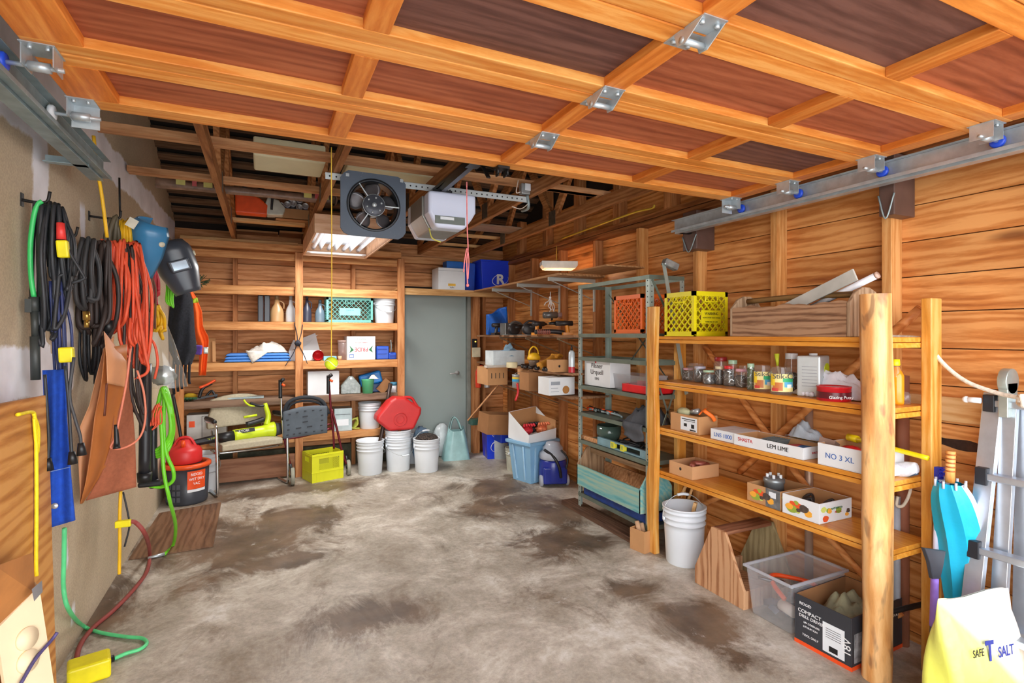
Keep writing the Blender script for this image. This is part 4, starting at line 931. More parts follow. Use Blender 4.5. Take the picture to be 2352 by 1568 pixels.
# buckets
b1=A(855,1092,z=0); b2=A(921,1084,z=0); b3=A(987,1086,z=0)
BR=.143
bk1=bucket('white bucket on the floor holding a dark pipe, leftmost of the front buckets',b1.x,b1.y+.12,0,.36,BR,2.4)
bk2=bucket('white bucket on the floor, lower one of the stack under the petrol can',b2.x,b2.y+.13,0,.36,BR,.3)
bk3=bucket('white bucket nested in the one below and carrying the red petrol can',b2.x,b2.y+.13,.085,.36,BR,3.4)
bk4=bucket('white bucket heaped with dark gravel, rightmost of the front buckets',b3.x,b3.y+.12,0,.36,BR,.15,up=True)
bucket('white bucket half hidden behind the stacked and the gravel buckets',b2.x+.24,b2.y+.42,0,.36,BR,1)
def gravel():
    m,n,b=newmat('dark_gravel'); vo=N(n,'ShaderNodeTexVoronoi'); vo.inputs['Scale'].default_value=90; n.links.new(mp(n),vo.inputs['Vector'])
    n.links.new(ramp(n,vo.outputs['Distance'],[(.0,(120,104,92)),(.6,(36,28,26))]),b.inputs['Base Color']); b.inputs['Roughness'].default_value=.8; bump(n,b,vo.outputs['Distance'],1,.01); return m
m=MB(); m.ball((b3.x,b3.y+.12,.335),.135,16,sc=(1,1,.55),jit=.04); g=m.build('gravel_heap',gravel()); tag(g,'heap of dark gravel filling the rightmost front bucket','gravel',kind='stuff')
m=MB(); m.tube([(b1.x+.03,b1.y+.15,.03),A(876,1000,y=5.9),A(897,880,y=5.97)],.022,12,k=3); tag(m.build('dark_pipe',M('dark_bronze_pipe',(70,54,48),.4,.4)),'dark pipe standing in the leftmost front bucket and leaning on the shelf','pipe')
# red petrol can
PR=M('red_can_plastic',(204,40,40),.42,0,.08,5)
gc=thing('petrol_can','big red plastic petrol can tipped on top of the stacked buckets','petrol can',(b2.x-.0,b2.y+.13,.445),0)
p0=A(920,993,y=b2.y+.1)
def GP(u,v): q=A(u,v,y=b2.y+.06)-Vector((b2.x,b2.y+.13,.445)); return (q.x,max(q.z,.002))
m=MB(); m.prism([GP(u,v) for u,v in ((893,990),(950,990),(966,950),(968,935),(960,932),(930,912),(908,912),(895,920),(866,955),(863,966))],-.10,.11,'y'); m.build('tank',PR,gc,bevel=.028,seg=4)
m=MB(); m.tube([(*[GP(928,914)[0]],0,GP(928,914)[1]),(GP(948,915)[0],0,GP(948,915)[1]),(GP(958,930)[0],0,GP(958,930)[1]+.005),(GP(965,938)[0],0,GP(965,938)[1])],.016,10); m.build('handle',PR,gc)
c=GP(918,962); m=MB(); m.lathe([(.075,-.101),(.075,-.105),(.068,-.105),(.068,-.101)],(c[0],0,c[1]),28,axis='y',cap=False); m.lathe([(.045,-.101),(.045,-.104),(.04,-.104),(.04,-.101)],(c[0],0,c[1]),24,axis='y',cap=False); m.build('moulded_ring',PR,gc)
# vac bucket and red can
vb=A(418,1163,z=0)
o=thing('tool_bucket','charcoal bucket with orange rim and orange label on the floor by the wall','bucket',(vb.x+.02,vb.y+.16,0)); R_=.175; h=.36
m=MB(); m.lathe([(R_*.9,0),(R_*.93,.02),(R_,h-.04)],n=32); m.build('pail',M('charcoal_plastic',(58,62,70),.35,0,.2,7),o)
m=MB(); m.lathe([(R_+.002,h-.045),(R_+.016,h-.04),(R_+.016,h-.012),(R_+.002,h-.005),(R_-.02,h-.005),(R_-.02,h-.04)],n=32,cap=False); m.build('rim',M('orange_rim',(232,86,30),.35),o)
m=MB()
def lab(a0,a1,z0,z1,r): 
    m.grid(lambda u,v:(r*(.93+.07*(z0+(z1-z0)*v)/h)*math.cos(a0+(a1-a0)*u),r*(.93+.07*(z0+(z1-z0)*v)/h)*math.sin(a0+(a1-a0)*u),z0+(z1-z0)*v),10,2)
lab(-1.45,-.55,.14,.30,R_+.004); m.build('orange_label',ORG,o); m=MB(); lab(-1.45,-.55,.115,.138,R_+.0045); m.build('white_stripe',WHITE,o)
for i,tx in enumerate(('RIDGID','WET DRY','VAC')): text(tx,.032,TXTW,o,(R_*1.04*math.cos(-1.05)-.0,R_*1.04*math.sin(-1.05),.27-.04*i),(PI/2,0,-1.05+PI/2),sx=.9)
m=MB(); 
for k in range(4):
    for j in range(3): a=-2.5+.22*k; m.cbox((R_*.99*math.cos(a),R_*.99*math.sin(a),.06+.055*j),(.028,.006,.04),(0,0,a+PI/2))
m.build('moulding',M('charcoal_light',(84,88,98),.4),o)
o=thing('petrol_can','small red plastic can with orange cap sitting on the charcoal bucket','petrol can',(vb.x+.0,vb.y+.16,h-.004))
m=MB(); m.lathe([(.135,0),(.14,.01),(.14,.10),(.12,.13),(.06,.155),(.04,.2),(.0,.2)],n=28,cap=False); m.lathe([(.0,0),(.135,.0)],n=28,cap=False); m.build('tank',PR,o); m=MB(); m.cyl((0,-.06,.13),(0,-.10,.2),.02,.016,n=12); m.build('cap',ORG,o); m=MB(); m.tube([(-.09,0,.13),(-.04,0,.21),(.04,0,.21),(.09,0,.13)],.012,8); m.build('handle',PR,o)
m=MB(); m.lathe([(.1,0),(.13,.12),(.12,.12),(.09,.006),(0.001,.006)],n=24,cap=False); 
o=bucket('white bucket half hidden behind the charcoal bucket',vb.x+.12,vb.y+.48,0,.36,.13,.5)
# tool with dark handle leaning (broom) left of chair
m=MB(); m.tube([A(397,905,y=5.6),A(408,960,y=5.6),A(418,1020,y=5.6)],.014,8); tag(m.build('broomstick',BLACK),'black broomstick leaning behind the green hose on the left','broomstick')
# floor mat of plywood
q=[A(508,1155,z=0),A(490,1256,z=0),A(295,1287,z=0),A(366,1180,z=0)]
m=MB(); m.add([(p.x,p.y,.001) for p in q]+[(p.x,p.y,.009) for p in q],[(0,1,2,3),(4,5,6,7),(0,1,5,4),(1,2,6,5),(2,3,7,6),(3,0,4,7)]); tag(m.build('plywood_sheet',wood('dirty_plywood',(74,52,38),(108,78,56),(130,98,74),'y',1,.5)),'oily brown plywood sheet lying flat on the floor by the left wall','plywood')
# green sack and bags near door
m=MB(); m.ball((0,0,.14),.15,12,sc=(1,.7,1.3),jit=.06); m.v=[(a,b,max(c,.001)) for a,b,c in m.v]; p=A(960,1000,y=6.17); tag(m.build('green_sack',fabric('green_bag',(30,104,74)),loc=(p.x,6.14,0.0)),'dark green sack slumped behind the red petrol can','sack')
# reusable bag
rb=A(1055,1058,z=0); TQ=M('pale_teal_bag',(150,190,190),.35,0,.12,9,bmp=.2)
o=thing('shopping_bag','pale teal reusable shopping bag standing in front of the grey door','bag',(rb.x,rb.y+.13,0),-.15)
m=MB()
def bagf(u,v):
    a=2*PI*u; z_=.34*v; sx_=.165*(1-.45*v**1.3)*(1+.06*math.sin(a*5+v*3)*v); sy_=.11*(1-.35*v)*(1+.08*math.sin(a*6)*v)
    c_=math.cos(a); s_=math.sin(a); e=.55
    return (sx_*abs(c_)**e*(1 if c_>0 else -1),sy_*abs(s_)**e*(1 if s_>0 else -1),z_+.05*v*abs(c_)**3)
m.grid(bagf,48,14); m.add([(.165*x,.11*y,.001) for x,y in ((-1,-1),(1,-1),(1,1),(-1,1))],[(0,1,2,3)]); m.build('bag_body',TQ,o)
for s in (-1,1):
    m=MB(); m.tube([(-.08,s*.05,.34),(-.05,s*.045,.46),(-.02,s*.04,.50),(.02,s*.04,.46),(.06,s*.05,.35)],.012,6,flat=.3); m.build('handle',TQ,o)
o2=thing('white_bag','crumpled white plastic bag behind the pale teal shopping bag','bag',(rb.x-.12,rb.y+.30,0)); m=MB(); m.ball((0,0,.2),.13,12,sc=(.9,.6,1.6),jit=.05); m.v=[(a,b,max(c,.001)) for a,b,c in m.v]; m.build('bag_body',M('cloudy_plastic',(196,204,206),.3,0,.1,12),o2)
o2=thing('plastic_bag','crumpled pale blue plastic bag stuffed behind the gravel bucket','bag',(b3.x+.02,b3.y+.40,0)); m=MB(); m.ball((0,0,.22),.11,12,sc=(1,.6,2.),jit=.07); m.v=[(a,b,max(c,.001)) for a,b,c in m.v]; m.build('bag_body',M('pale_blue_film',(140,176,208),.3,0,.1,12),o2)
# ================================================================ left wall: hooks, cords, hoses, clothes
rng=random.Random(5)
def hook(u,v,y,lab,x1=None,r=.006):
    p=A(u,v,y=y); o=thing('wall_hook',lab,'hook',(XL,y,p.z)); m=MB(); e=p.x-XL+.02
    m.tube([(0,0,0),(e*.5,0,-.005),(e,0,0),(e+.01,0,.04)],r,8); m.build('prong',M('black_steel',(36,34,34),.5,.4),o)
    m=MB(); m.box((0,-.012,-.025),(.004,.012,.025)); m.build('plate',M('black_steel',(36,34,34)),o); return p
def coil(name,label,cat,top,bot,y,width,n,r,mat,depth=.05,seed=1,group=None,twist=.0,tail=None,ends=None):
    """a cord wound in long hanging loops; top, bot are photo pixels on the plane y"""
    g=random.Random(seed); T=A(*top,y=y); B_=A(*bot,y=y); o=thing(name,label,cat,(0,0,0),group=group)
    pts=[]
    for k in range(n):
        f=(k+.5)/n-.5; w=width*(.55+.45*g.random()); dd=lambda: g.uniform(-depth,depth)
        bx=B_.x+f*width*.5+g.uniform(-.01,.01); bz=B_.z+g.uniform(-.0,.14)
        tx=T.x+f*width*.75; 
        mid=(T+B_)/2
        pts+=[(tx-.004,y+dd()*.3,T.z+g.uniform(-.012,.012)),(mid.x+f*width-width*.12,y+dd(),T.z+(B_.z-T.z)*.35),(mid.x+f*width*.9-width*.14+twist,y+dd(),T.z+(B_.z-T.z)*.75),(bx,y+dd(),bz),
              (mid.x+f*width*.9+width*.12+twist,y+dd(),T.z+(B_.z-T.z)*.72),(mid.x+f*width+width*.1,y+dd(),T.z+(B_.z-T.z)*.33)]
    pts.append((T.x,y,T.z))
    if tail: pts+=[tuple(A(u,v,y=y-.06)) for u,v in tail]
    m=MB(); m.tube(pts,r,7,k=5); m.build('cord',mat,o); return o
def cordpx(name,label,cat,px,y,r,mat,group=None,k=6,parent=None):
    m=MB(); m.tube([A(u,v,y=(y if not isinstance(y,(list,tuple)) else y[i])) for i,(u,v) in enumerate(px)],r,8,k=k); o=m.build(name,mat,parent)
    if not parent: tag(o,label,cat,group)
    return o
BC=M('black_cord_rubber',(40,42,46),.5,0,.12,20); GC=M('charcoal_cord',(58,58,60),.55); OC=M('orange_cord',(236,92,56),.5,0,.08,12); YC=M('yellow_cord',(240,186,28),.5); BRC=M('brown_black_cord',(60,48,44),.55); RC=M('red_hose',(190,44,56),.5); LG=M('lime_hose',(118,214,40),.4,0,.05); MG=M('mint_cord',(96,216,140),.45); NV=M('navy_cord',(40,50,96),.5); BE=M('beige_cord',(216,184,150),.6); TN=M('salmon_cord',(226,130,100),.5)
hook(92,462,2.6,'black steel hook on the drywall carrying the leftmost cords')
p=A(92,455,y=2.6)
o=thing('garden_hose','bright green hose end with black connector hanging leftmost on the drywall','hose',(0,0,0))
m=MB(); Y=2.56; m.tube([A(97,462,y=Y),A(86,470,y=Y),A(77,500,y=Y),A(70,560,y=Y),A(71,630,y=Y),A(78,682,y=Y)],.0085,10); m.build('hose',M('grass_hose',(60,200,104),.4),o)
m=MB(); m.cyl(A(78,682,y=Y),A(79,715,y=Y),.016,.014,14); m.cyl(A(79,715,y=Y),A(80,772,y=Y),.012,.010,12); m.cyl(A(80,772,y=Y),A(82,872,y=Y),.015,.015,12); m.cbox(A(68,702,y=Y),(.02,.03,.05)); m.build('connector',M('dark_grip',(54,58,56),.5),o)
coil('extension_cord','thick black cord coil hanging on the leftmost hook','cord',(112,470),(112,800),2.57,.10,8,.0075,BC,.05,2)
coil('extension_cord','black cord loops sagging right of the yellow plug on the leftmost hook','cord',(128,478),(158,690),2.6,.09,5,.006,BC,.04,9,tail=[(150,560),(190,630),(192,640),(165,650)])
coil('extension_cord','slim grey and navy cord coil hanging below the leftmost hook','cord',(130,640),(152,960),2.58,.05,4,.005,NV,.03,4)
coil('extension_cord','beige flat cord coil hanging among the black cords at the left','cord',(116,540),(126,850),2.62,.035,2,.007,BE,.01,5)
o=thing('cord_plug','red and yellow plug end hanging from the black cords near the top left','plug',(0,0,0))
m=MB(); m.cyl(A(139,512,y=2.54),A(141,550,y=2.54),.013,.015,12); m.build('red_sleeve',M('red_plug',(222,60,56),.4),o)
a,b=A(143,552,y=2.53),A(147,592,y=2.53); m=MB(); m.beam(a,b,.036,.03,up=(0,1,0)); m.build('yellow_plug',M('safety_yellow',(238,222,20),.4),o,bevel=.006)
o=thing('cord_plug','yellow plug hanging lower left in front of the blue trousers','plug',(0,0,0)); a,b=A(152,797,y=2.52),A(154,832,y=2.52); m=MB(); m.beam(a,b,.045,.03,up=(0,1,0)); m.build('yellow_plug',M('safety_yellow',(238,222,20)),o,bevel=.006)
cordpx('mint_rope','',None,[(0,0),(1,1)],2,.001,MG) if 0 else None
for px,lb,mt in (([(103,860),(108,940),(112,1010),(110,1060)],'black cord with round plug hanging in front of the blue trousers',BC),([(150,840),(158,930),(162,1000),(165,1045)],'black cord ending in a two pin plug right of the blue trousers',BC),([(170,820),(160,905),(172,960),(184,1000),(186,1025)],'thin black cord curling beside the apron edge',GC)):
    o=thing('power_cord',lb,'cord',(0,0,0)); cordpx('cord','', '',px,2.48,.0055,mt,parent=o)
    u,v=px[-1]; m=MB(); m.tube([A(u,v-8,y=2.48),A(u+2,v+20,y=2.48)],lambda t:.010+.006*t,10,k=3); m.build('plug',BLACK,o)
# blue canvas trousers / cloth
BLU=fabric('royal_blue_canvas',(24,74,176),.9,.12,60)
o=thing('blue_apron','royal blue canvas apron hanging on the drywall below the leftmost cords','apron',(0,0,0)); m=MB()
def bl(u,v):
    L=[(97,850),(104,1000),(100,1100),(107,1214)]; Rr=[(150,848),(153,960),(162,1090),(172,1195)]
    def it(P,t):
        t=t*(len(P)-1); i=min(int(t),len(P)-2); f=t-i; return (P[i][0]+(P[i+1][0]-P[i][0])*f,P[i][1]+(P[i+1][1]-P[i][1])*f)
    a,b=it(L,v),it(Rr,v); q=(a[0]+(b[0]-a[0])*u,a[1]+(b[1]-a[1])*u)
    return A(*q,y=2.55+.012*math.sin(u*9+v*3))
m.grid(bl,16,18,thick=.008); m.build('canvas',BLU,o); 
m=MB(); m.tube([bl(u/8,.62)-Vector((0,.004,0)) for u in range(9)],.0015,6); m.build('seam',M('pale_thread',(150,170,210)),o)
c=bl(.35,.86); m=MB(); m.lathe([(.0,-.004),(.011,-.004),(.012,0),(.005,-.006)],(c.x,c.y-.003,c.z),16,axis='y'); m.build('snap_button',M('snap_metal',(220,220,220),.3,.6),o)
m=MB(); m.grid(lambda u,v:A(94+14*u,1060+165*v,y=2.49+.01*math.sin(v*7)),4,10,thick=.004); tag(m.build('plastic_sleeve',clear('blue_clear_plastic',(.5,.6,.85),.45)),'clear bluish plastic sleeve hanging left of the blue apron','sleeve')
m=MB(); m.grid(lambda u,v:A(92+13*u-3*v,1212+100*v,y=2.5+.008*math.sin(v*9)),4,10,thick=.006); m.tube([A(100,1215,y=2.48),A(106,1270,y=2.48),A(104,1300,y=2.48)],.006,6); tag(m.build('red_strap',fabric('red_webbing',(206,48,60))),'red fabric strap hanging below the blue apron','strap')
# second cluster
hook(160,540,3.05,'small black hook between the two clusters of cords'); hook(262,500,3.45,'black hook carrying the yellow and brown cords')
m=MB(); m.tube([A(274,408,y=3.5),A(276,500,y=3.5)],.005,8); tag(m.build('threaded_rod',M('black_steel',(36,34,34))),'thin black rod hanging on the drywall above the yellow cord','rod')
m=MB(); m.tube([A(215,312,y=3.0),A(222,380,y=3.0),A(234,450,y=3.0),A(246,545,y=3.05)],.0075,8); tag(m.build('yellow_strap',YC),'yellow cord running from the left door track down to the cords','cord')
o=coil('air_hose','charcoal air hose coil with brass fitting right of the first cluster','hose',(205,548),(200,735),3.12,.085,3,.0105,GC,.03,3)
m=MB(); m.cyl(A(198,715,y=3.05),A(199,735,y=3.05),.014,n=14); m.cyl(A(199,735,y=3.05),A(199,752,y=3.05),.010,n=12); m.build('brass_fitting',M('brass',(196,160,84),.3,.9),o)
coil('extension_cord','heavy dark brown cable coil hanging left of the orange cords','cord',(226,552),(214,800),3.25,.14,8,.0105,BRC,.06,6)
coil('extension_cord','black cable coil behind and below the heavy brown one','cord',(222,570),(208,900),3.3,.10,5,.008,BC,.05,16)
coil('extension_cord','wide orange extension cord coil hanging in the middle of the left wall','cord',(262,552),(256,790),3.38,.13,8,.0085,OC,.05,7)
coil('extension_cord','long orange extension cord coil whose loops spread below the wide one','cord',(300,556),(322,850),3.42,.13,9,.008,OC,.06,8,tail=[(330,790),(340,850),(310,870)])
coil('extension_cord','dark cord coil draped over the two orange coils','cord',(292,560),(330,1000),3.40,.10,3,.0075,BRC,.05,12)
coil('extension_cord','golden yellow cord coil above the orange coils','cord',(288,507),(296,720),3.5,.07,5,.008,YC,.04,11)
coil('brown_hose','olive brown hose loop over the top of the orange coils','hose',(262,500),(255,620),3.45,.07,2,.012,M('olive_brown_hose',(96,86,66),.5),.02,13)
o=thing('cord_connector','black and silver twist connector on the orange cords','connector',(0,0,0)); m=MB(); m.cyl(A(250,735,y=3.28),A(248,765,y=3.28),.024,.02,14); m.build('collar',BLACK,o); m=MB(); m.cyl(A(248,765,y=3.28),A(246,785,y=3.28),.016,n=12); m.build('steel_end',M('gun_metal',(110,120,140),.3,.8),o)
o=thing('paper_tag','cream paper tag tied above the blue welding helmet','tag',A(303,512,y=3.4)); m=MB(); m.cbox((0,0,0),(.045,.002,.05),(0,.5,0)); m.build('card',M('cream_paper',(222,216,196),.7),o)
# welding helmets
def helmet(name,label,u,v,y,s,rz,tilt,mat,wmat,front=True):
    p=A(u,v,y=y); o=thing(name,label,'welding helmet',p,0,rot=(0,tilt,rz)); m=MB()
    def fn(a,b):
        th=(a-.5)*PI*1.15; z=.16-.34*b; w=.115*(1-.35*max(0,b-.55)/.45)*(1 if b>.15 else .75+.25*b/.15); d=.13*(1-.3*b)*(1 if b>.12 else .72+.28*b/.12)
        sq=.75
        sx_=math.sin(th); cx=math.cos(th)
        return (w*math.copysign(abs(sx_)**sq,sx_)*s,-d*max(cx,-.2)**1*s if cx>0 else -d*cx*s,z*s)
    m.grid(fn,20,14,thick=0); m2=MB(); m2.grid(fn,20,14,thick=(0,.006,0)); m2.build('shell',mat,o)
    m=MB(); m.prism([(-.055*s,-.045*s),(.055*s,-.045*s),(.06*s,.03*s),(-.06*s,.03*s)],-.14*s,-.10*s,'y'); m.build('window_frame',mat,o,bevel=.008); wf=SC.objects[-1] if 0 else o.children[-1]
    m=MB(); m.box((-.042*s,-.143*s,-.032*s),(.042*s,-.139*s,.018*s)); m.build('filter_window',wmat,o)
    m=MB()
    for k in (-1,1): m.cyl((k*.108*s,0,.06*s),(k*.124*s,0,.06*s),.016*s,n=16)
    m.build('side_knob',M('cream_knob',(220,214,190),.4),o); return o
helmet('welding_helmet','blue welding helmet hanging beside the orange cords',342,566,3.6,.92,-.9,.45,M('blue_helmet',(62,130,176),.3,0,.06,4),M('pale_window',(186,210,230),.1,.3))
helmet('welding_helmet','dark grey welding helmet with pale triangular window behind the blue one',408,612,4.1,1.02,.2,-.35,M('grey_helmet',(66,72,82),.3,0,.06,4),M('pale_window',(186,210,230)))
# brown leather apron
LEA=M('tan_leather',(214,150,104),.55,0,.10,5,bmp=.15); SUE=fabric('brown_suede',(166,96,66),.9,.1,60); LE2=M('tan_leather_deep',(190,112,52),.55,0,.10,5,bmp=.15)
o=thing('leather_apron','tan leather and brown suede apron hanging low on the drywall','apron',(0,0,0))
def poly_sheet(m,L,Rr,y0,y1,fold=.02,nu=14,nv=18,ph=0,th=.005):
    def it(P,t):
        t=t*(len(P)-1); i=min(int(t),len(P)-2); f=t-i; return (P[i][0]+(P[i+1][0]-P[i][0])*f,P[i][1]+(P[i+1][1]-P[i][1])*f)
    def fn(u,v):
        a,b=it(L,v),it(Rr,v); return A(a[0]+(b[0]-a[0])*u,a[1]+(b[1]-a[1])*u,y=y0+(y1-y0)*u+fold*math.sin(u*8+v*2.5+ph)*(.3+v*.7))
    m.grid(fn,nu,nv,thick=th)
m=MB(); poly_sheet(m,[(238,800),(222,860),(205,930),(183,980),(180,1060),(184,1140),(183,1156)],[(262,770),(250,870),(240,930),(215,1010),(205,1080),(192,1140),(186,1156)],3.14,3.2,.008); m.build('edge_panel',LEA,o)
m=MB(); poly_sheet(m,[(240,800),(232,880),(216,960),(207,1040),(196,1110),(184,1157)],[(292,790),(290,880),(270,950),(262,1010),(240,1080),(190,1156)],3.10,3.24,.012); m.build('front_panel',LE2,o)
m=MB(); poly_sheet(m,[(262,880),(262,950),(252,1030),(232,1090),(196,1150)],[(296,820),(304,930),(310,1010),(312,1070),(313,1118)],3.22,3.36,.01,th=.006); m.build('suede_panel',SUE,o)
m=MB(); poly_sheet(m,[(238,760),(244,820),(246,880)],[(262,790),(290,830),(292,890)],3.07,3.2,.008); m.build('bib',LEA,o)
m=MB(); m.tube([A(245,880,y=3.04),A(243,920,y=3.04),A(240,955,y=3.04)],.006,6,flat=.4); m.build('tie_strap',M('dark_leather',(104,50,30),.5),o)
m=MB(); m.tube([A(266,975,y=3.05),A(268,1015,y=3.05),A(268,1030,y=3.04)],lambda t:.008+.008*t,8); tag(m.build('cord_plug',BLACK),'black plug hanging in front of the suede panel of the apron','plug')
cordpx('extension_cord','thin salmon cord looping over the front of the apron','cord',[(300,800),(290,880),(270,980),(262,1010),(255,1028),(285,1028),(320,1005),(334,960),(330,900),(315,850)],3.05,.005,TN)
cordpx('orange_loop','thin orange cord ring below the orange coils','cord',[(300,850),(305,790),(325,774),(352,785),(362,830),(355,870)],3.5,.007,OC)
# clear bag and grey foil bag
o=thing('plastic_bag','clear plastic bag of grey items hanging above the lime hose','bag',(0,0,0)); 
c0=A(378,830,y=4.0); m=MB()
def bg(u,v):
    a=2*PI*u; w=.02+.11*v**.7; q=A(362+12*v,725+165*v,y=4.0); return (q.x+w*math.cos(a)*(1+.1*math.sin(a*5)),q.y+w*.6*math.sin(a),q.z)
m.grid(bg,24,12); m.build('film',clear('clear_film',(.8,.84,.8),.10),o)
m=MB(); m.ball(A(372,862,y=4.0),.075,10,sc=(1,.6,.8),jit=.18); m.build('crumpled_foil',M('crumpled_foil',(168,172,170),.25,.5,.3,20),o)
coil('yellow_strap_bundle','yellow and green strap bundle at the neck of the clear bag','strap',(358,700),(372,780),3.9,.06,4,.009,YC,.03,21)
coil('extension_cord','dark red cord hanging right of the blue helmet','cord',(352,612),(365,700),3.85,.03,2,.009,RC,.02,22)
coil('brown_twine','brown twine bundle hanging below the blue helmet','twine',(336,610),(352,760),3.8,.06,5,.005,M('brown_twine',(120,84,66),.8),.03,23)
coil('green_wire','bright green wire bundle behind the grey helmet','wire',(388,640),(392,710),4.2,.04,3,.006,LG,.02,24)
# lime hose
o=thing('garden_hose','lime green garden hose coil hanging low on the left wall','hose',(0,0,0)); Y=3.72
pts=[]
g=random.Random(31)
for k in range(4):
    f=k/3
    pts+=[A(372+8*f,890,y=Y+.02*k),A(388+6*f,940,y=Y-.02),A(392+6*f,990,y=Y-.03+.02*k),A(378+6*f,1018+6*k,y=Y),A(352+4*f,1032+5*k,y=Y+.03),A(350+4*f,980+8*k,y=Y+.05),A(362+3*f,930,y=Y+.03)]
m=MB(); m.tube(pts,.0105,9,k=6)
m.build('hose_coil',LG,o)
m=MB(); pts=[A(378,900,y=Y),A(376,980,y=Y),A(382,1040,y=Y-.02),A(398,1080,y=Y-.04),A(396,1105,y=Y-.02),A(370,1118,y=Y),A(335,1112,y=Y+.02),A(322,1098,y=Y+.04)]; m.tube(pts,.0105,9); m.build('hose_loop',LG,o)
m=MB(); e=A(378,1272,z=.012); m.tube([A(366,930,y=Y),A(372,1000,y=Y-.03),A(376,1080,y=Y-.05),A(390,1150,y=Y-.05),Vector(A(403,1205,y=4.0)),A(398,1250,z=.02),e],.0105,9); m.cyl(e,e+Vector((-.09,-.03,0)),.012,.008,10,1); m.build('hose_tail',[LG,GALV],o)
coil('orange_wire','thin orange wire coil beside the lime hose','wire',(366,930),(352,990),3.6,.05,4,.004,OC,.02,32)
# vacuum wands
for px,r,lb in (([(335,835),(334,930),(333,1020),(332,1085)],.030,'thick black vacuum pipe hanging behind the apron'),([(352,960),(352,1040),(354,1100)],.021,'thinner black vacuum pipe right of the thick one')):
    o=thing('vacuum_pipe',lb,'pipe',(0,0,0)); Y=3.6 if r>.025 else 3.75
    a=A(*px[0],y=Y); b=A(*px[-1],y=Y); m=MB(); m.tube([A(*q,y=Y) for q in px],r,16,k=2); m.build('pipe',M('black_tube',(38,38,42),.35),o)
    m=MB(); m.cyl(b,b+Vector((0,0,-.05)),r*1.25,r*1.15,16); m.build('collar',BLACK,o)
m=MB(); m.cbox(A(346,1110,y=3.72),(.12,.06,.03)); tag(m.build('floor_nozzle',BLACK,bevel=.01),'black vacuum floor nozzle at the foot of the hanging pipes','nozzle')
# jacket and vest
o=thing('black_jacket','black fleece jacket hanging at the far end of the drywall','jacket',(0,0,0)); m=MB(); Y=4.9
def jk(u,v):
    P_L=[(412,640),(392,690),(386,750),(390,810),(404,835)]; P_R=[(426,650),(442,690),(446,750),(452,800),(440,838)]
    t=v*4; i=min(int(t),3); f=t-i; a=[P_L[i][k]+(P_L[i+1][k]-P_L[i][k])*f for k in (0,1)]; b=[P_R[i][k]+(P_R[i+1][k]-P_R[i][k])*f for k in (0,1)]
    an=2*PI*u; cx=(a[0]+b[0])/2+(b[0]-a[0])/2*math.cos(an)*(1+.05*math.sin(an*7+v*5)); q=A(cx,a[1]+(b[1]-a[1])*.5,y=Y); return (q.x,Y+.08*math.sin(an)*(1+.15*math.sin(an*5+v*8)),q.z)
m.grid(jk,40,24); m.build('fleece',M('black_fleece',(30,32,40),.95,0,.3,60,bmp=.5),o)
m=MB(); 
for k in range(5): m.tube([A(400+9*k,825,y=Y-.04),A(398+9*k,870,y=Y-.05),A(400+9*k,905-6*k,y=Y-.04)],.01,6)
m.build('fringe',M('black_fleece',(30,32,40)),o)
m=MB(); m.cbox(A(452,803,y=4.98),(.075,.05,.075),(.1,.1,0)); tag(m.build('purple_pouch',fabric('purple_cloth',(98,64,150)),bevel=.01),'small purple pouch showing between the black jacket and orange vest','pouch')
o=thing('safety_vest','bright orange safety vest with lime trim hanging beside the black jacket','safety vest',(0,0,0))
VO=fabric('safety_orange',(250,96,16),.8,.05,40); m=MB(); poly_sheet(m,[(424,645),(434,690),(438,720),(446,770),(458,800),(456,862)],[(428,645),(452,685),(464,715),(466,750),(480,775),(473,862)],5.05,5.05,.03,8,22,th=.012); m.build('vest_body',VO,o)
m=MB(); poly_sheet(m,[(437,688),(439,697)],[(453,683),(456,694)],5.02,5.02,.01,6,4); m.build('lime_trim',M('lime_trim',(206,230,40),.6),o); m=MB(); poly_sheet(m,[(467,797),(468,812)],[(478,797),(478,812)],5.0,5.0,.0,4,4); m.build('reflective_strip',M('reflector_silver',(214,222,210),.3,.3),o)
m=MB()
for k in range(26):
    a=rng.uniform(0,6.3); c=A(458,647,y=5.4); d=Vector((math.cos(a)*.07,rng.uniform(-.03,.03),math.sin(a)*.05)); m.beam(c,c+d,.006,.003); m.beam(c+d*.5,c+d*.9+Vector((.02,0,.02)),.004,.003)
tag(m.build('evergreen_sprig',M('evergreen',(40,66,34),.8)),'dried evergreen sprig on the post beside the orange vest','sprig')
# cords lower on the wall and floor
o=thing('yellow_extension_cord','yellow three way extension cord hanging below the apron','cord',(0,0,0)); Y=3.42
cordpx('cord','','',[(277,1125),(275,1180),(275,1250),(274,1300),(274,1318)],Y,.008,YC,parent=o); m=MB(); m.cbox(A(283,1202,y=Y-.02),(.07,.03,.035)); m.build('outlet_block',M('safety_yellow',(238,222,20)),o,bevel=.005)
cordpx('extension_cord','thin black cord hanging beside the yellow extension cord','cord',[(283,1130),(294,1180),(297,1210),(286,1255)],3.45,.0045,BC)
e=A(185,1570,z=.012)
m=MB(); m.tube([A(290,1198,y=3.40),A(312,1200,y=3.42),A(335,1230,y=3.5),A(344,1270,z=.03),A(338,1310,z=.014),A(310,1350,z=.012),A(262,1400,z=.012),A(215,1440,z=.012),A(185,1480,z=.012),A(176,1520,z=.012),e],.011,9); tag(m.build('red_hose',M('faded_red_hose',(150,66,60),.6)),'faded red hose looping from the wall across the floor','hose')
o=thing('mint_extension_cord','mint green cord running down the wall to a yellow outlet box','cord',(0,0,0))
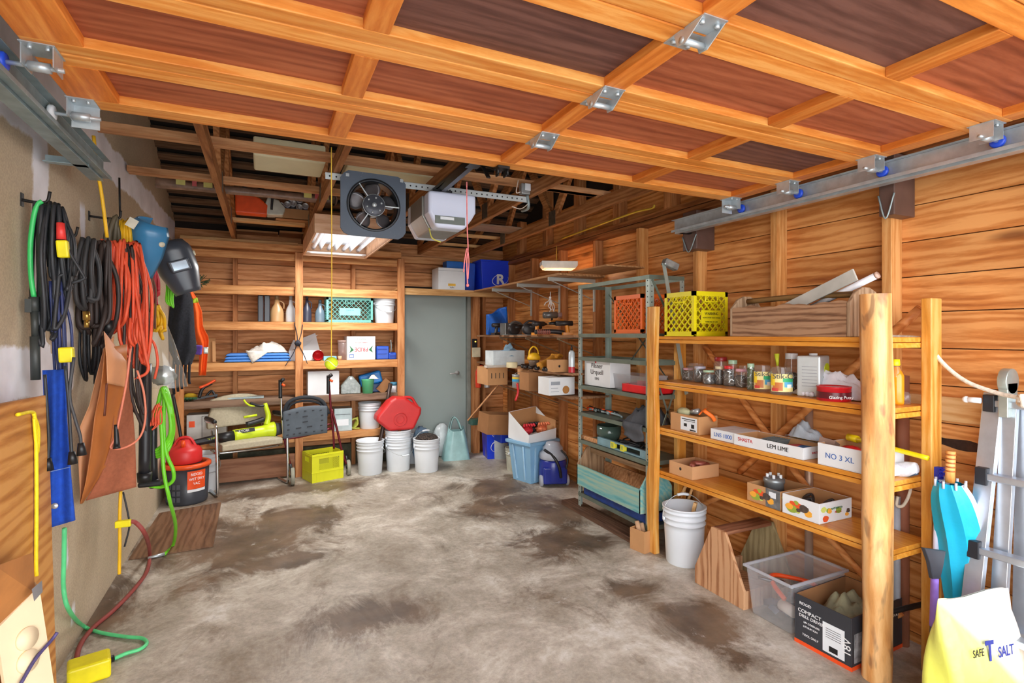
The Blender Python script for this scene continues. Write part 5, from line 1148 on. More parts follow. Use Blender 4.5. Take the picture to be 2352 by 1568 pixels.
m=MB(); m.tube([A(148,1213,y=2.78),A(147,1280,y=2.82),A(146,1350,y=2.85),A(158,1400,y=2.87),A(190,1436,z=.03),A(230,1452,z=.012),A(290,1462,z=.012),A(325,1465,z=.012),A(337,1476,z=.012),A(322,1490,z=.012),A(290,1500,z=.012),A(262,1512,z=.012)],.0085,9); m.build('cord',MG,o)
m=MB(); a=A(262,1511,z=.03); b=A(232,1522,z=.03); m.tube([a,b],.015,10,k=0); m.build('plug',BLACK,o)
p=A(200,1568,z=0); o=thing('outlet_box','yellow multi outlet power box lying on the concrete floor','outlet box',(p.x-.0,p.y+.03,0),.25)
m=MB(); m.box((-.075,-.05,0),(.075,.06,.085)); m.build('box',M('safety_yellow',(238,222,20)),o,bevel=.012,seg=3)
# plywood sheet and rope
pw=wood('golden_plywood',(140,84,32),(196,130,62),(222,162,90),'y',.7,.55,.3,1.2)
o=thing('plywood_offcut','golden plywood offcut leaning on the drywall at the far left','plywood',(0,0,0)); m=MB()
T1=A(96,908,x=-.74); T0=Vector((T1.x,1.5,1.31)); th=.018
vs=[T1,T0,Vector((T0.x+.14,1.5,.35)),Vector((T1.x+.09,T1.y,.35))]
vs[2].z=.0;vs[3].z=.0; vs[2].x=T0.x+.03; vs[3].x=T1.x+.03
m.add([*vs,*[q+Vector((th,0,.002)) for q in vs]],[(0,1,2,3),(4,5,6,7),(0,1,5,4),(1,2,6,5),(2,3,7,6),(3,0,4,7)]); m.build('sheet',pw,o,bevel=.002)
def PW(u,v,e=.03):   # a point just in front of the sheet
    r=A(u,v,x=-.70); k=(1.31-r.z)/1.31; return A(u,v,x=T1.x+th+.03*k+e*.3)
m=MB(); m.tube([PW(40,952),PW(74,946),PW(80,965),PW(83,1010),PW(84,1150),PW(83,1290),PW(84,1322)],.006,8); m.tube([PW(76,948),PW(88,985),PW(86,1040),PW(81,1000),PW(78,960)],.005,8); tag(m.build('yellow_rope',M('yellow_rope',(240,214,24),.6,0,.1,60)),'yellow rope tied at the edge of the golden plywood','rope')
# cream box at bottom left
CR=M('cream_panel',(236,214,176),.6,0,.05,4)
o=thing('cream_carton','big cream box with brown inside flap at the bottom left corner','box',(0,0,0))
R1=A(90,1345,y=2.12); R2=A(-8,1446,y=2.0); 
dv=(R2-R1).normalized(); nrm=Vector((-dv.y,dv.x,0)); nrm=Vector((-.45,-.1,0))*.35
B1=Vector((R1.x+.10,R1.y-.05,.0)); B2=Vector((R2.x+.10*R2.z/R1.z,R2.y-.05*R2.z/R1.z,.0)); R2=R2+Vector((0,-.0,0))
m=MB(); t=Vector((-.008,.004,0)); m.add([R1,R2,B2,B1,R1+t,R2+t,B2+t,B1+t],[(0,1,2,3),(4,5,6,7),(0,1,5,4),(1,2,6,5),(2,3,7,6),(3,0,4,7)]); m.build('side_panel',CR,o)
C1=Vector((R1.x-.045,R1.y+.05,R1.z+.02)); C2=Vector((-.72,R2.y-.05,R2.z+.02))
m=MB(); m.add([R1,C1,Vector((C1.x,C1.y,0)),B1],[(0,1,2,3)]); m.build('far_panel',CR,o)
m=MB(); F1=A(76,1268,y=2.1); F0=A(-10,1300,y=1.8); F1.x=min(F1.x,-.63) ; m.add([R1+Vector((-.01,0,-.02)),F1,F0,R2+Vector((-.02,0,-.02))],[(0,1,2,3)]); m.build('brown_flap',M('brown_flap_card',(186,122,62),.8),o)
m=MB(); m.add([A(70,1352,y=2.02)+Vector((.004,-.004,0)),A(92,1332,y=2.1)+Vector((.006,-.004,.0)),A(92,1358,y=2.1)+Vector((.008,-.006,0)),A(72,1380,y=2.02)+Vector((.008,-.006,0))],[(0,1,2,3)]); m.build('duct_tape',M('duct_tape',(150,152,156),.4,.2),o)
def onp(u,v): # point on the side panel
    n_=(R2-R1).cross(B1-R1); n_.normalize(); d=A(u,v,y=1)-Vector((0,0,EYE)); t=((R1-Vector((0,0,EYE))).dot(n_))/d.dot(n_); return Vector((0,0,EYE))+d*t, n_
for u,v in ((60,1466),(62,1518)):
    q,n_=onp(u,v); 
    if n_.dot(q-Vector((0,0,EYE)))>0: n_=-n_
    m=MB(); m.tube([q-n_*.002,q+n_*.008],.032,20,k=0); m.build('round_boss',CR,o)
m=MB(); m.tube([onp(113,1455)[0]+Vector((.02,0,0)),onp(110,1470)[0]+Vector((.01,-.004,0)),onp(75,1510)[0]+Vector((.01,-.01,0)),onp(40,1568)[0]+Vector((.01,-.01,0))],.005,8); tag(m.build('purple_string',M('purple_cord',(76,66,112),.6,0,.2,60)),'dark purple cord lying across the cream box','cord')
# ================================================================ shelf above the door and along the right wall
PLK=wood('plank_shelf',(150,104,58),(196,148,92),(220,178,124),'x',1.,.6,.5,.8); PLY=wood('plank_shelf_y',(128,86,50),(172,124,80),(200,154,108),'y',1.,.6,.5,.8)
PS=thing('plank_shelf','high plank shelf over the grey door turning along the right wall','shelf',(0,0,0))
zs=2.03; xe=2.30
m=MB(); m.box((fx(915,6.0),6.0,zs-.075),(XW-.01,6.035,zs+.0)); m.build('front_rail',PLK,PS,bevel=.003)
m=MB(); m.box((fx(915,6.0),6.036,zs-.02),(XW-.01,6.385,zs)); m.build('plank',PLK,PS)
m=MB(); m.box((xe,3.95,zs-.02),(XW-.005,5.998,zs)); m.build('plank',PLY,PS,bevel=.002)
m=MB(); m.box((xe+.1,3.4,zs+.001),(XW-.005,3.949,zs+.012)); m.build('thin_panel',PLY,PS)
SB=M('zinc_bracket',(188,194,190),.35,.5,.06)
for k,(y,) in enumerate(((5.386,),(4.748,),(4.11,))):
    b=MB(); b.box((xe-.01,y,zs-.055),(XW-.001,y+.025,zs-.022)); b.box((XW-.012,y,zs-.32),(XW-.001,y+.025,zs-.055)); b.beam((xe+.01,y+.012,zs-.05),(XW-.02,y+.012,zs-.21),.012,.006); b.build('bracket',SB,PS)
# three lower thin shelves on the right wall behind the steel rack
LS=wood('thin_shelf_wood',(98,66,42),(138,100,70),(164,124,92),'y',1.,.7,.5,.8)
for zz,lb,y1_ in ((1.49,'thin plank shelf at eye level on the right wall, loaded with power tools',6.05),(1.168,'thin sagging shelf below the power tools on the right wall',6.05),(.965,'lowest thin shelf on the right wall carrying brown cartons',6.05)):
    o=thing('wall_shelf',lb,'shelf',(0,0,0)); sag=.0 if zz>1.4 else .012
    m=MB(); m.grid(lambda u,v:(2.36+(XW-2.362)*u,3.84+(y1_-3.84)*v,zz-sag*math.sin(PI*v*3)**2),2,24,thick=(0,0,-.018)); m.build('plank',LS,o)
    for y in (5.386,4.748,4.11):
        m=MB(); m.beam((2.38,y+.012,zz-.032),(XW-.01,y+.012,zz-.18),.008,.01); m.box((2.38,y,zz-.034),(XW-.001,y+.02,zz-.02)); m.build('brace',M('brace_bronze',(150,128,100),.4,.4),o)
# bins and carton on the high shelf
RB=M('recycling_blue',(22,62,222),.35,0,.05,3)
def recyc(label,x,y,z,w,d,h,rz,rot=None,front_text=True,sidetext=False):
    o=thing('recycling_bin',label,'recycling bin',(x,y,z),rz,rot=rot); m=MB(); k=.88
    o_=[(-w/2*k,-d/2*k,0),(w/2*k,-d/2*k,0),(w/2*k,d/2*k,0),(-w/2*k,d/2*k,0),(-w/2,-d/2,h),(w/2,-d/2,h),(w/2,d/2,h),(-w/2,d/2,h)]
    t=.006; i_=[(a-math.copysign(t,a),b-math.copysign(t,b),c+(t if c==0 else 0)) for a,b,c in o_]
    m.add(o_+i_,[(3,2,1,0),(0,1,5,4),(1,2,6,5),(2,3,7,6),(3,0,4,7),(8,9,10,11),(8,12,13,9),(9,13,14,10),(10,14,15,11),(11,15,12,8),(4,5,13,12),(5,6,14,13),(6,7,15,14),(7,4,12,15)])
    m.build('bin_body',RB,o,bevel=.004)
    m=MB(); 
    for a,b,c,e in ((-w/2-.012,-d/2-.012,w/2+.012,-d/2),(-w/2-.012,d/2,w/2+.012,d/2+.012),(-w/2-.012,-d/2,-w/2,d/2),(w/2,-d/2,w/2+.012,d/2)): m.box((a,b,h-.02),(c,e,h))
    m.build('rim',RB,o,bevel=.003)
    tl=math.atan((1-k)*d/2/h); s=.13*h/.3
    text('R',s,TXTW,o,(w*.08,-d/2*(k+(1-k)*.38)-.003,h*.38),(PI/2+tl,0,0),bold=.006,sx=1.1)
    m=MB(); c=(w*.08,h*.38); pts=[(c[0]+s*.62*math.cos(a)*1.05,-d/2*(k+(1-k)*.38)-.004-.0*a,c[1]+s*.42*math.sin(a)+s*.12*math.cos(a)) for a in [x*.2+2.0 for x in range(24)]]
    m.tube(pts,.004,6,k=0,flat=.5); m.build('swoosh_logo',TXTW,o); return o
zt=zs+.001
xa,xb=fx(1100,6.1),fx(1182,6.02)
recyc('bright blue recycling bin with white R, front one on the high shelf',(xa+xb)/2,6.02+.17,zt,xb-xa,.33,.385,0)
o=carton('white_carton','white lidded carton with small print on the shelf over the door','box',fx(1007,6.04),6.04,zt,fx(1068,6.04)-fx(1007,6.04),.26,H(612,662,1040,6.04),0,WCARD)
w=fx(1068,6.04)-fx(1007,6.04); M('grey_ink',(150,156,164),.5); text('NFK',.03,TXTK,o,(w*.5,-.001,.03),(PI/2,PI,0)); m=MB(); m.box((w*.36,-.0012,.045),(w*.64,-.0002,.075)); m.build('orange_print',M('orange_ink',(230,180,60),.5),o); m=MB(); m.box((.0,-.001,.225),(w,-.0002,.229)); m.build('lid_line',M('grey_ink',(150,156,164)),o)
m=MB(); m.box((fx(1028,6.1),6.14,zt+.245),(fx(1066,6.1),6.3,zt+.36)); tag(m.build('azure_box',M('azure_box',(24,110,200),.4),bevel=.01),'azure blue tub standing on top of the white carton over the door','tub')
m=MB(); m.prism([(fx(1068,6.1),zt),(fx(1097,6.1),zt),(fx(1099,6.1),zt+.36),(fx(1066,6.1),zt+.36)],6.2,6.36,'y'); tag(m.build('blue_tub',M('deep_blue_tub',(30,80,190),.4),bevel=.01),'deep blue tub squeezed between the white carton and the recycling bin','tub')
# things on the eye level shelf; helper: point on shelf for pixel base
def onz(u,v,z): return A(u,v,z=z)
def RX(u,x=2.42): return fy(u,x)
z1=1.491
o=thing('blue_tarp','folded bright blue tarpaulin standing on the eye level shelf','tarpaulin',(0,0,0)); m=MB(); Y=5.62
m.grid(lambda u,v:A(1120+44*u+4*(1-v)*u,(768-6*u)-(44+16*u)*v+2*math.sin(u*9+v*5),y=Y+.03*math.sin(u*7+v*4)),12,12,thick=.05); m.build('sheet',M('tarp_blue',(26,96,190),.35,0,.2,14,bmp=.4),o)
def tool(name,label,u,y,z,L,mat1,mat2,rz=0,kind=0):
    p=A(u,760,y=y); o=thing(name,label,'power tool',(p.x,y,z),rz)
    if kind==0: # drill
        m=MB(); m.cyl((-.11,0,.15),(.06,0,.15),.032,.034,16); m.build('motor',mat2,o); m=MB(); m.cyl((.06,0,.15),(.13,0,.15),.024,.014,14); m.build('chuck',M('dark_chuck',(60,58,58),.3,.7),o); m=MB(); m.tube([(-.05,0,.13),(-.06,0,.06),(-.065,0,.03)],.02,10); m.box((-.11,-.035,0),(-.01,.035,.035)); m.build('grip',mat1,o)
    elif kind==1: # circular/jig saw style
        m=MB(); m.lathe([(.06,-.03),(.08,-.02),(.08,.02),(.06,.03)],(0,0,.085),20,axis='y'); m.cyl((.0,0,.11),(.14,0,.12),.034,n=14); m.build('motor',mat2,o); m=MB(); m.tube([(-.06,0,.14),(0,0,.19),(.08,0,.18),(.13,0,.13)],.015,8); m.build('grip',mat1,o); m=MB(); m.box((-.12,-.05,0),(.12,.05,.006)); m.build('base_plate',GALVB,o)
    elif kind==2: # long grinder / hose
        m=MB(); m.tube([(-L/2,0,.04),(0,0,.05),(L/2,0,.035)],.03,12); m.build('motor',mat2,o); m=MB(); 
        for k in range(7): m.lathe([(.033,0),(.036,.006),(.033,.012)],(-L/2+.02+k*.02,0,.042),14,axis='x')
        m.build('grip',mat1,o)
    return o
T1=M('tool_black',(44,38,38),.45,0,.2,10); T2=M('tool_orange',(222,140,40),.4); T3=M('tool_grey',(120,118,116),.35,.5,.2); T4=M('tool_copper',(170,96,80),.4,.3)
for i,a in enumerate((('drill','grey and black drill leftmost on the tool shelf',1148,5.35,T1,T1,.3,0),('circular_saw','dark circular saw with grey top on the tool shelf',1180,4.95,T3,T1,.2,1),('jigsaw','dark jigsaw with copper badge on the tool shelf',1215,4.65,T1,T1,-.2,1),('grinder','copper ribbed grinder lying at the front of the tool shelf',1262,4.22,T4,T1,-.25,2),('drill','black and orange cordless drill on the tool shelf',1240,4.45,T2,T1,.5,0),('heat_gun','black tool with orange body at the right of the tool shelf',1290,4.12,T2,T1,2.8,0))):
    nm,lb,u,y,m1,m2,rz,kd=a; o=tool(nm,lb,u,y,z1,.3,m1,m2,rz,kd); o.scale=(.9,.9,.72)
p=A(1180,762,y=5.1); o=thing('tool_case','small grey tool case with white labels between the saws','case',(p.x-.1,5.1,z1)); m=MB(); m.box((0,0,0),(.2,.14,.13)); m.build('case_body',T3,o,bevel=.008); m=MB(); m.box((.04,-.003,.02),(.15,0,.055)); m.build('white_label',WHITE,o)
# hanging white cord knot and lamp head
o=thing('twine_bundle','white cord bundle tied to the middle shelf bracket','cord',(0,0,0)); c=A(1264,690,y=4.72); m=MB()
for dx,dz,ex,ez in ((-.05,-.02,-.07,-.05),(.03,-.08,.05,-.13),(0,-.1,-.04,-.16),(-.02,-.06,.02,-.1),(.04,-.04,.05,-.1)): m.tube([c+Vector((0,0,.03)),c+Vector((dx*.5,0,dz*.5)),c+Vector((dx,0,dz)),c+Vector((ex,0,ez))],.0045,6)
m.ball(c+Vector((0,0,.03)),.014,6); m.tube([c+Vector((0,0,.03)),c+Vector((0,0,.09))],.004); m.build('cord',M('white_cord',(222,222,220),.6),o)
o=thing('spot_lamp','grey cylindrical work lamp with orange stand above the tool shelf','lamp',A(1268,724,y=4.55)); m=MB(); m.cyl((-.09,0,0),(.05,0,.005),.032,.034,18); m.build('lamp_body',T3,o); m=MB(); m.cyl((.05,0,.005),(.10,0,.005),.022,.026,16); m.build('lamp_neck',M('pink_grey',(170,140,140),.4),o); m=MB(); m.tube([(0,0,-.03),(-.01,0,-.09)],.01); m.build('stand',T1,o); m=MB(); m.cbox((.05,0,-.06),(.16,.05,.03),(0,-.1,0)); m.build('orange_base',T2,o,bevel=.01)
# second thin shelf
z2_=1.170
def yx(u,v,z,x): # y where the ray at column u meets x
    return fy(u,x)
def rbox(name,label,cat,u0,u1,x,z,h,w,mat,top='closed',**k):
    """box whose camera-left side lies on the plane x, between columns u0 (far) and u1 (near); w = size in x"""
    ya_,yb_=fy(u1,x),fy(u0,x); return carton(name,label,cat,x,ya_,z,w,yb_-ya_,h,0,mat,top,**k)
o=carton('white_tub','white square tub of blue grey cloths on the second thin shelf','tub',fx(1133,5.1),5.1,z2_,fx(1205,5.1)-fx(1133,5.1),.22,.155,0,M('white_tub',(212,222,226),.35),'open'); 
cloth('blue_cloths','blue grey cloths heaped in the white square tub','cloth',fx(1170,5.2),5.2,z2_+.09,.26,.2,.12,fabric('dusty_blue',(130,160,180)),6)
bottle('tape_roll','roll of cream masking tape standing in front of the white tub',fx(1176,4.75),4.75,z2_,[(.055,0),(.056,.002),(.056,.05),(.055,.052),(.04,.052)],M('cream_tape',(214,200,160),.6),cat='tape'); 
bottle('ochre_tin','small dull green tin at the left of the white tub',fx(1125,5.45),5.45,z2_,[(.05,0),(.05,.11),(.048,.115)],M('dull_green_tin',(132,130,96),.5),cat='tin')
o=thing('work_light','yellow caged hand lamp with carry loop on the second thin shelf','lamp',(fx(1226,4.6),4.6,z2_)); m=MB(); m.lathe([(.045,0),(.05,.06),(.055,.08)],n=20); m.build('glass_body',M('smoky_glass',(120,104,92),.2),o); m=MB(); m.lathe([(.062,.08),(.066,.1),(.05,.135),(.02,.15),(0,.15)],n=20); m.build('yellow_cap',YC,o); m=MB(); m.tube([(-.05,0,.11),(-.045,0,.17),(0,0,.21),(.045,0,.17),(.05,0,.11)],.008,8); m.build('carry_loop',YC,o)
o=thing('work_gloves','mustard yellow leather work gloves piled on the second thin shelf','gloves',(fx(1258,4.4),4.4,z2_),.4)
MU=fabric('mustard_leather',(206,140,40),.8,.12,30)
m=MB(); m.tube([(-.12,0,.03),(0,0,.06),(.1,0,.1)],lambda t:.045-.005*t,10,flat=.6); m.build('cuff',MU,o)
for k in range(5): m=MB(); m.tube([(.09,-.03+.015*k,.1),(.13,-.04+.02*k,.13),(.17,-.045+.022*k,.12-.02*k)],.014,8); m.build('finger',MU,o)
for k in range(6):
    u=1205+13*k; y=4.95-.12*k; m=MB(); 
    m.tube([(-.05,0,.012),(0,.03,.03),(.06,-.01,.012)],.010,7); m.cyl((-.07,-.01,.018),(-.03,.0,.018),.016,n=10); tag(m.build('hand_tool',T1,loc=(fx(u,y-.25),y-.25,z2_-.004),rot=(0,0,rng.uniform(-1,1))),'small dark hand tool in the row lying before the yellow lamp','hand tool','dark hand tools on the second thin shelf')
o=carton('small_carton','small brown carton with a dark finger hole on the second thin shelf','box',fx(1271,4.02),4.02,z2_,fx(1305,4.02)-fx(1271,4.02),.12,.105,0,CARD); m=MB(); m.cyl((.06,-.001,.05),(.06,.001,.05),.011,n=12); m.build('finger_hole',TXTK,o)
bottle('spray_can','white and red spray can with black nozzle on the second thin shelf',fx(1313,3.92),3.92,z2_,[(.026,0),(.027,.005),(.027,.17),(.016,.19)],M('can_white',(206,216,222),.3,.2),BLACK,cat='spray can',cprof=[(.009,.19),(.009,.215),(.004,.235)],band=(.0,.05,M('can_red',(190,50,60),.3)))
# lowest thin shelf
z3_=.967
o=carton('slotted_carton','brown carton with four vertical slots on the lowest thin shelf','box',fx(1120,5.1),5.1,z3_-.0,fx(1162,5.1)-fx(1120,5.1)+.02,.3,.185,0,CARD,slots=4); 
m=MB(); m.box((0,0,0),(.32,.08,.022)); m.box((.24,-.002,0),(.32,.0,.022)); tag(m.build('white_batten',M('white_batten',(206,196,184),.6),loc=(fx(1119,5.06),5.06,z3_+.186)),'flat white batten lying on top of the slotted carton','batten')
o=thing('paint_tin','paint tin with yellow and blue stripes on the lowest thin shelf','tin',(fx(1190,4.8),4.8,z3_)); m=MB(); m.lathe([(.06,0),(.06,.12),(.063,.122),(.063,.128),(.055,.128)],n=24); m.build('tin',M('tin_white',(206,212,216),.3,.3),o); m=MB(); m.lathe([(.0612,.085),(.0612,.105)],n=24,cap=False); m.build('yellow_stripe',M('tin_yellow',(226,196,60),.4),o); m=MB(); m.lathe([(.0612,.06),(.0612,.085)],n=24,cap=False); m.build('blue_stripe',M('tin_blue',(56,156,206),.4),o); m=MB(); m.tube([(-.06,0,.11),(-.04,-.05,.15),(.04,-.05,.15),(.06,0,.11)],.002,6); m.build('wire_handle',GALV,o)
m=MB(); m.tube([A(1188,880,y=4.65),A(1190,900,y=4.65),A(1184,920,y=4.65)],.012,8); tag(m.build('paint_brush',M('red_plastic',(206,36,40))),'red handled brush hanging over the shelf edge under the paint tin','brush')
o=carton('brown_carton','tall brown carton with printed smile right of the paint tin','box',fx(1214,4.62),4.62,z3_,.2,.25,.18,0,CARD); m=MB(); m.tube([(.05,-.001,.06),(.08,-.002,.05),(.11,-.001,.062)],.003,6,flat=.3); m.build('smile_print',TXTK,o); m=MB(); m.box((.06,-.0015,.13),(.1,-.0002,.16)); m.box((.06,-.0015,.015),(.09,-.0002,.035)); m.build('arrow_print',TXTK,o)
o=carton('brown_carton','low brown carton standing edge on behind the white picture box','box',fx(1228,4.3),4.42,z3_,.3,.2,.17,0,CARDD)
o=carton('picture_box','white product box with a food picture at the end of the lowest thin shelf','box',fx(1261,4.02),4.02,z3_,fx(1320,4.02)-fx(1261,4.02),.2,.155,0,WCARD); m=MB(); m.ball((.17,-.001,.045),.035,8,sc=(1,.03,1)); m.build('food_print',M('food_brown',(170,116,60),.5),o); m=MB(); m.box((.02,-.0015,.03),(.10,-.0002,.034)); m.box((.02,-.0015,.06),(.09,-.0002,.064)); m.box((.02,-.0015,.09),(.11,-.0002,.12)); m.build('text_print',M('grey_ink',(150,156,164)),o)
# light switches, fire extinguisher on the jamb
jx=dx1+.10
o=thing('light_switch','black dimmer plate with amber light beside the grey door','switch',A(1090,788,y=6.235)); m=MB(); m.cbox((0,0,0),(.07,.008,.11)); m.build('plate',BLACK,o,bevel=.003); m=MB(); m.cyl((.01,-.004,.02),(.01,-.008,.02),.008,n=12); m.build('amber_lamp',M('amber_glow',(255,190,40),.4,emis=((255,190,60),2.)),o)
o=thing('light_switch','cream switch plate lower right of the grey door','switch',A(1104,810,y=6.0)+Vector((.02,.2,0))); m=MB(); m.cbox((0,0,0),(.10,.04,.12)); m.build('plate',M('cream_switch',(206,196,166),.5),o,bevel=.004)
ex=A(1102,865,y=5.95); o=thing('fire_extinguisher','small orange red fire extinguisher hanging right of the grey door','fire extinguisher',(ex.x-.02,5.95,ex.z-.13)); m=MB(); m.lathe([(.03,0),(.036,.01),(.036,.19),(.02,.22),(.014,.24)],n=20); m.build('cylinder',M('extinguisher_red',(214,66,40),.3),o); m=MB(); m.tube([(0,0,.24),(.03,-.01,.26),(.07,0,.255)],.009,8); m.build('valve',M('extinguisher_red',(214,66,40)),o)
o=thing('spray_can','silver canister hanging right of the red extinguisher','canister',(ex.x+.075,5.9,ex.z-.13)); m=MB(); m.lathe([(.032,0),(.034,.01),(.034,.17),(.02,.19),(.014,.2)],n=18); m.build('body',M('silver_can',(190,192,192),.3,.5),o); 
m=MB(); m.beam(A(1148,880,y=5.6),A(1075,965,y=5.95),.025,.015); tag(m.build('leaning_stick',lum),'thin wooden stick leaning against the jamb right of the grey door','stick')
# bins on the floor right of the door
p=A(1105,1035,z=0); recyc('dark blue recycling bin on its end on the floor right of the door',p.x+.05,5.98,0,.30,.28,.42,-.15)
p=A(1160,980,y=5.6); m=MB(); m.box((0,0,0),(.2,.2,.16)); tag(m.build('blue_lid_box',RB,loc=(p.x-.1,5.50,.36-.10),bevel=.01),'bright blue tub standing between the recycling bin and the printed bucket','tub')
bucket_print=bucket('white printed bucket on the floor in the right rear corner',A(1158,1055,z=0).x,A(1158,1055,z=0).y+.14,0,.40,.125,.2,mat=M('dirty_bucket',(190,196,196),.4,0,.12,8))
text('EXTERIOR',.03,TXTK,bucket_print,(0.02,-.122,.2),(PI/2,0,-.2)); text('PAINT',.024,TXTK,bucket_print,(0.02,-.121,.14),(PI/2,0,-.2))
o=carton('open_brown_box','dark brown cardboard box tipped open on top of the printed bucket','box',A(1118,985,y=5.35).x,5.34,.405,.42,.30,.22,0,CARDD,'open',rot=(.0,.10,0))
m=MB(); m.box((0,0,0),(.17,.02,.20)); tag(m.build('cardboard_sheet',M('grey_brown_card',(128,108,92),.8),loc=(A(1118,1050,z=0).x-.02,A(1118,1050,z=0).y-.03,0),bevel=.002),'grey brown cardboard sheet standing on the floor left of the printed bucket','cardboard')
p=A(1102,938,y=5.85); m=MB(); m.box((0,0,0),(.2,.12,.07)); tag(m.build('green_box',M('green_box',(60,96,84),.4),loc=(p.x-.1,5.85,.425),bevel=.004),'small dark green box on top of the dark blue recycling bin','box')
bucket('small off white pail on the floor beside the blue tote',A(1188,1085,z=0).x+.03,A(1188,1085,z=0).y+.12,0,.25,.105,.5,mat=M('offwhite_pail',(196,196,180),.4))
# blue tote with white box of gloves
tb_=A(1225,1113,z=0); TOT=M('pale_blue_tote',(130,176,210),.4,0,.04,3)
o=thing('storage_tote','tall pale blue storage tote on the floor before the rear shelves','tote',(tb_.x+.10,tb_.y+.20,0),.28)
w,d,h=.40,.34,.42; m=MB(); k=.78
def frus(m,w,d,h,k,t,n=1):
    o_=[(-w/2*k,-d/2*k,0),(w/2*k,-d/2*k,0),(w/2*k,d/2*k,0),(-w/2*k,d/2*k,0),(-w/2,-d/2,h),(w/2,-d/2,h),(w/2,d/2,h),(-w/2,d/2,h)]
    i_=[(a-math.copysign(t,a),b-math.copysign(t,b),c+(t if c==0 else 0)) for a,b,c in o_]
    m.add(o_+i_,[(3,2,1,0),(0,1,5,4),(1,2,6,5),(2,3,7,6),(3,0,4,7),(8,9,10,11),(8,12,13,9),(9,13,14,10),(10,14,15,11),(11,15,12,8),(4,5,13,12),(5,6,14,13),(6,7,15,14),(7,4,12,15)])
frus(m,w,d,h,k,.006); m.build('tub',TOT,o,bevel=.02,seg=3)
m=MB(); 
for a,b,c,e in ((-w/2-.02,-d/2-.02,w/2+.02,-d/2+.002),(-w/2-.02,d/2-.002,w/2+.02,d/2+.02),(-w/2-.02,-d/2,-w/2+.002,d/2),(w/2-.002,-d/2,w/2+.02,d/2)): m.box((a,b,h-.035),(c,e,h))
m.build('rim',TOT,o,bevel=.008); m=MB()
for q in (-.33,-.05,.3): m.beam((w*q*k,-d/2*k-.004,.02),(w*q,-d/2-.004,h-.05),.02,.012)
for q in (-.2,.25): m.beam((-w/2*k-.004,d*q*k,.02),(-w/2-.004,d*q,h-.05),.012,.02)
m.build('ribs',M('pale_blue_tote_light',(160,200,228),.4),o,bevel=.004)
gb=thing('glove_box','white slanted carton of red, black and orange gloves on the pale blue tote','box',(tb_.x+.09,tb_.y+.20,h+.004),.25,rot=(.12,-.08,.25)); m=MB(); w2,d2,h2=.38,.32,.22; t=.006
m.box((-w2/2,-d2/2,0),(w2/2,d2/2,t)); m.prism([(-d2/2,t),(d2/2,t),(d2/2,h2*1.25),(-d2/2,h2*.5)],-w2/2,-w2/2+t,'x'); m.prism([(-d2/2,t),(d2/2,t),(d2/2,h2*1.25),(-d2/2,h2*.5)],w2/2-t,w2/2,'x'); m.box((-w2/2+t,-d2/2,t),(w2/2-t,-d2/2+t,h2*.5)); m.box((-w2/2+t,d2/2-t,t),(w2/2-t,d2/2,h2*1.25)); m.build('carton_body',WCARD,gb,bevel=.002)
m=MB(); m.box((-w2/2+t,d2/2-t-.002,t),(w2/2-t,d2/2-t,h2*1.24)); m.box((w2/2-t-.002,-d2/2+t,t),(w2/2-t,d2/2-t,h2*.9)); m.build('brown_lining',CARD,gb)
for nm,c,dx,dy,lb in (('red_glove',(206,40,52),-.09,-.04,'red rubber gloves at the left in the white slanted carton'),('black_glove',(26,24,26),.0,.03,'black fluffy gloves in the middle of the white slanted carton'),('orange_glove',(236,130,84),.09,-.02,'orange gloves at the right in the white slanted carton')):
    p=gb.location+Vector((dx,dy-.01,.075)); o=thing(nm,lb,'gloves',p); m=MB(); m.ball((0,0,.02),.06,10,sc=(1,.9,.7),jit=.25); m.build('palm',fabric(nm+'_rubber',c,.6),o)
    for k in range(5): m=MB(); m.tube([(.02*k-.04,-.02,.05),(.026*k-.05,-.05,.085),(.03*k-.06,-.07,.07)],.012,7); m.build('finger',fabric(nm+'_rubber',c),o)
# carpet cleaner
cc=A(1288,1118,z=0); o=thing('carpet_cleaner','navy blue carpet cleaner with cloudy grey top beside the blue tote','carpet cleaner',(cc.x-.02,cc.y+.12,0),-.3)
NVB=M('navy_gloss',(34,48,140),.25,0,.05); GT=M('cloudy_grey',(168,172,182),.25,0,.1,7)
m=MB(); m.lathe([(.13,.03),(.145,.06),(.14,.2),(.13,.26)],n=28); m.box((-.12,-.13,.03),(.12,.0,.2)); m.build('base',NVB,o,bevel=.02,seg=3)
m=MB(); m.lathe([(.132,.26),(.14,.27),(.135,.32),(.10,.345),(.10,.37),(.075,.40),(.07,.42),(0,.43)],n=28); m.build('tank_top',GT,o)
m=MB(); m.tube([(-.10,-.06,.36),(-.02,-.13,.30),(.03,-.15,.2),(.05,-.14,.1)],.014,10); m.tube([(.06,-.1,.36),(.12,-.12,.28),(.10,-.14,.18)],.010,8); m.build('hose',BLACK,o)
for sx_ in (-1,1): m=MB(); m.lathe([(.05,-.015),(.055,-.01),(.055,.01),(.05,.015)],(sx_*.13,-.06,.056),20,axis='x'); m.build('wheel',GT,o)
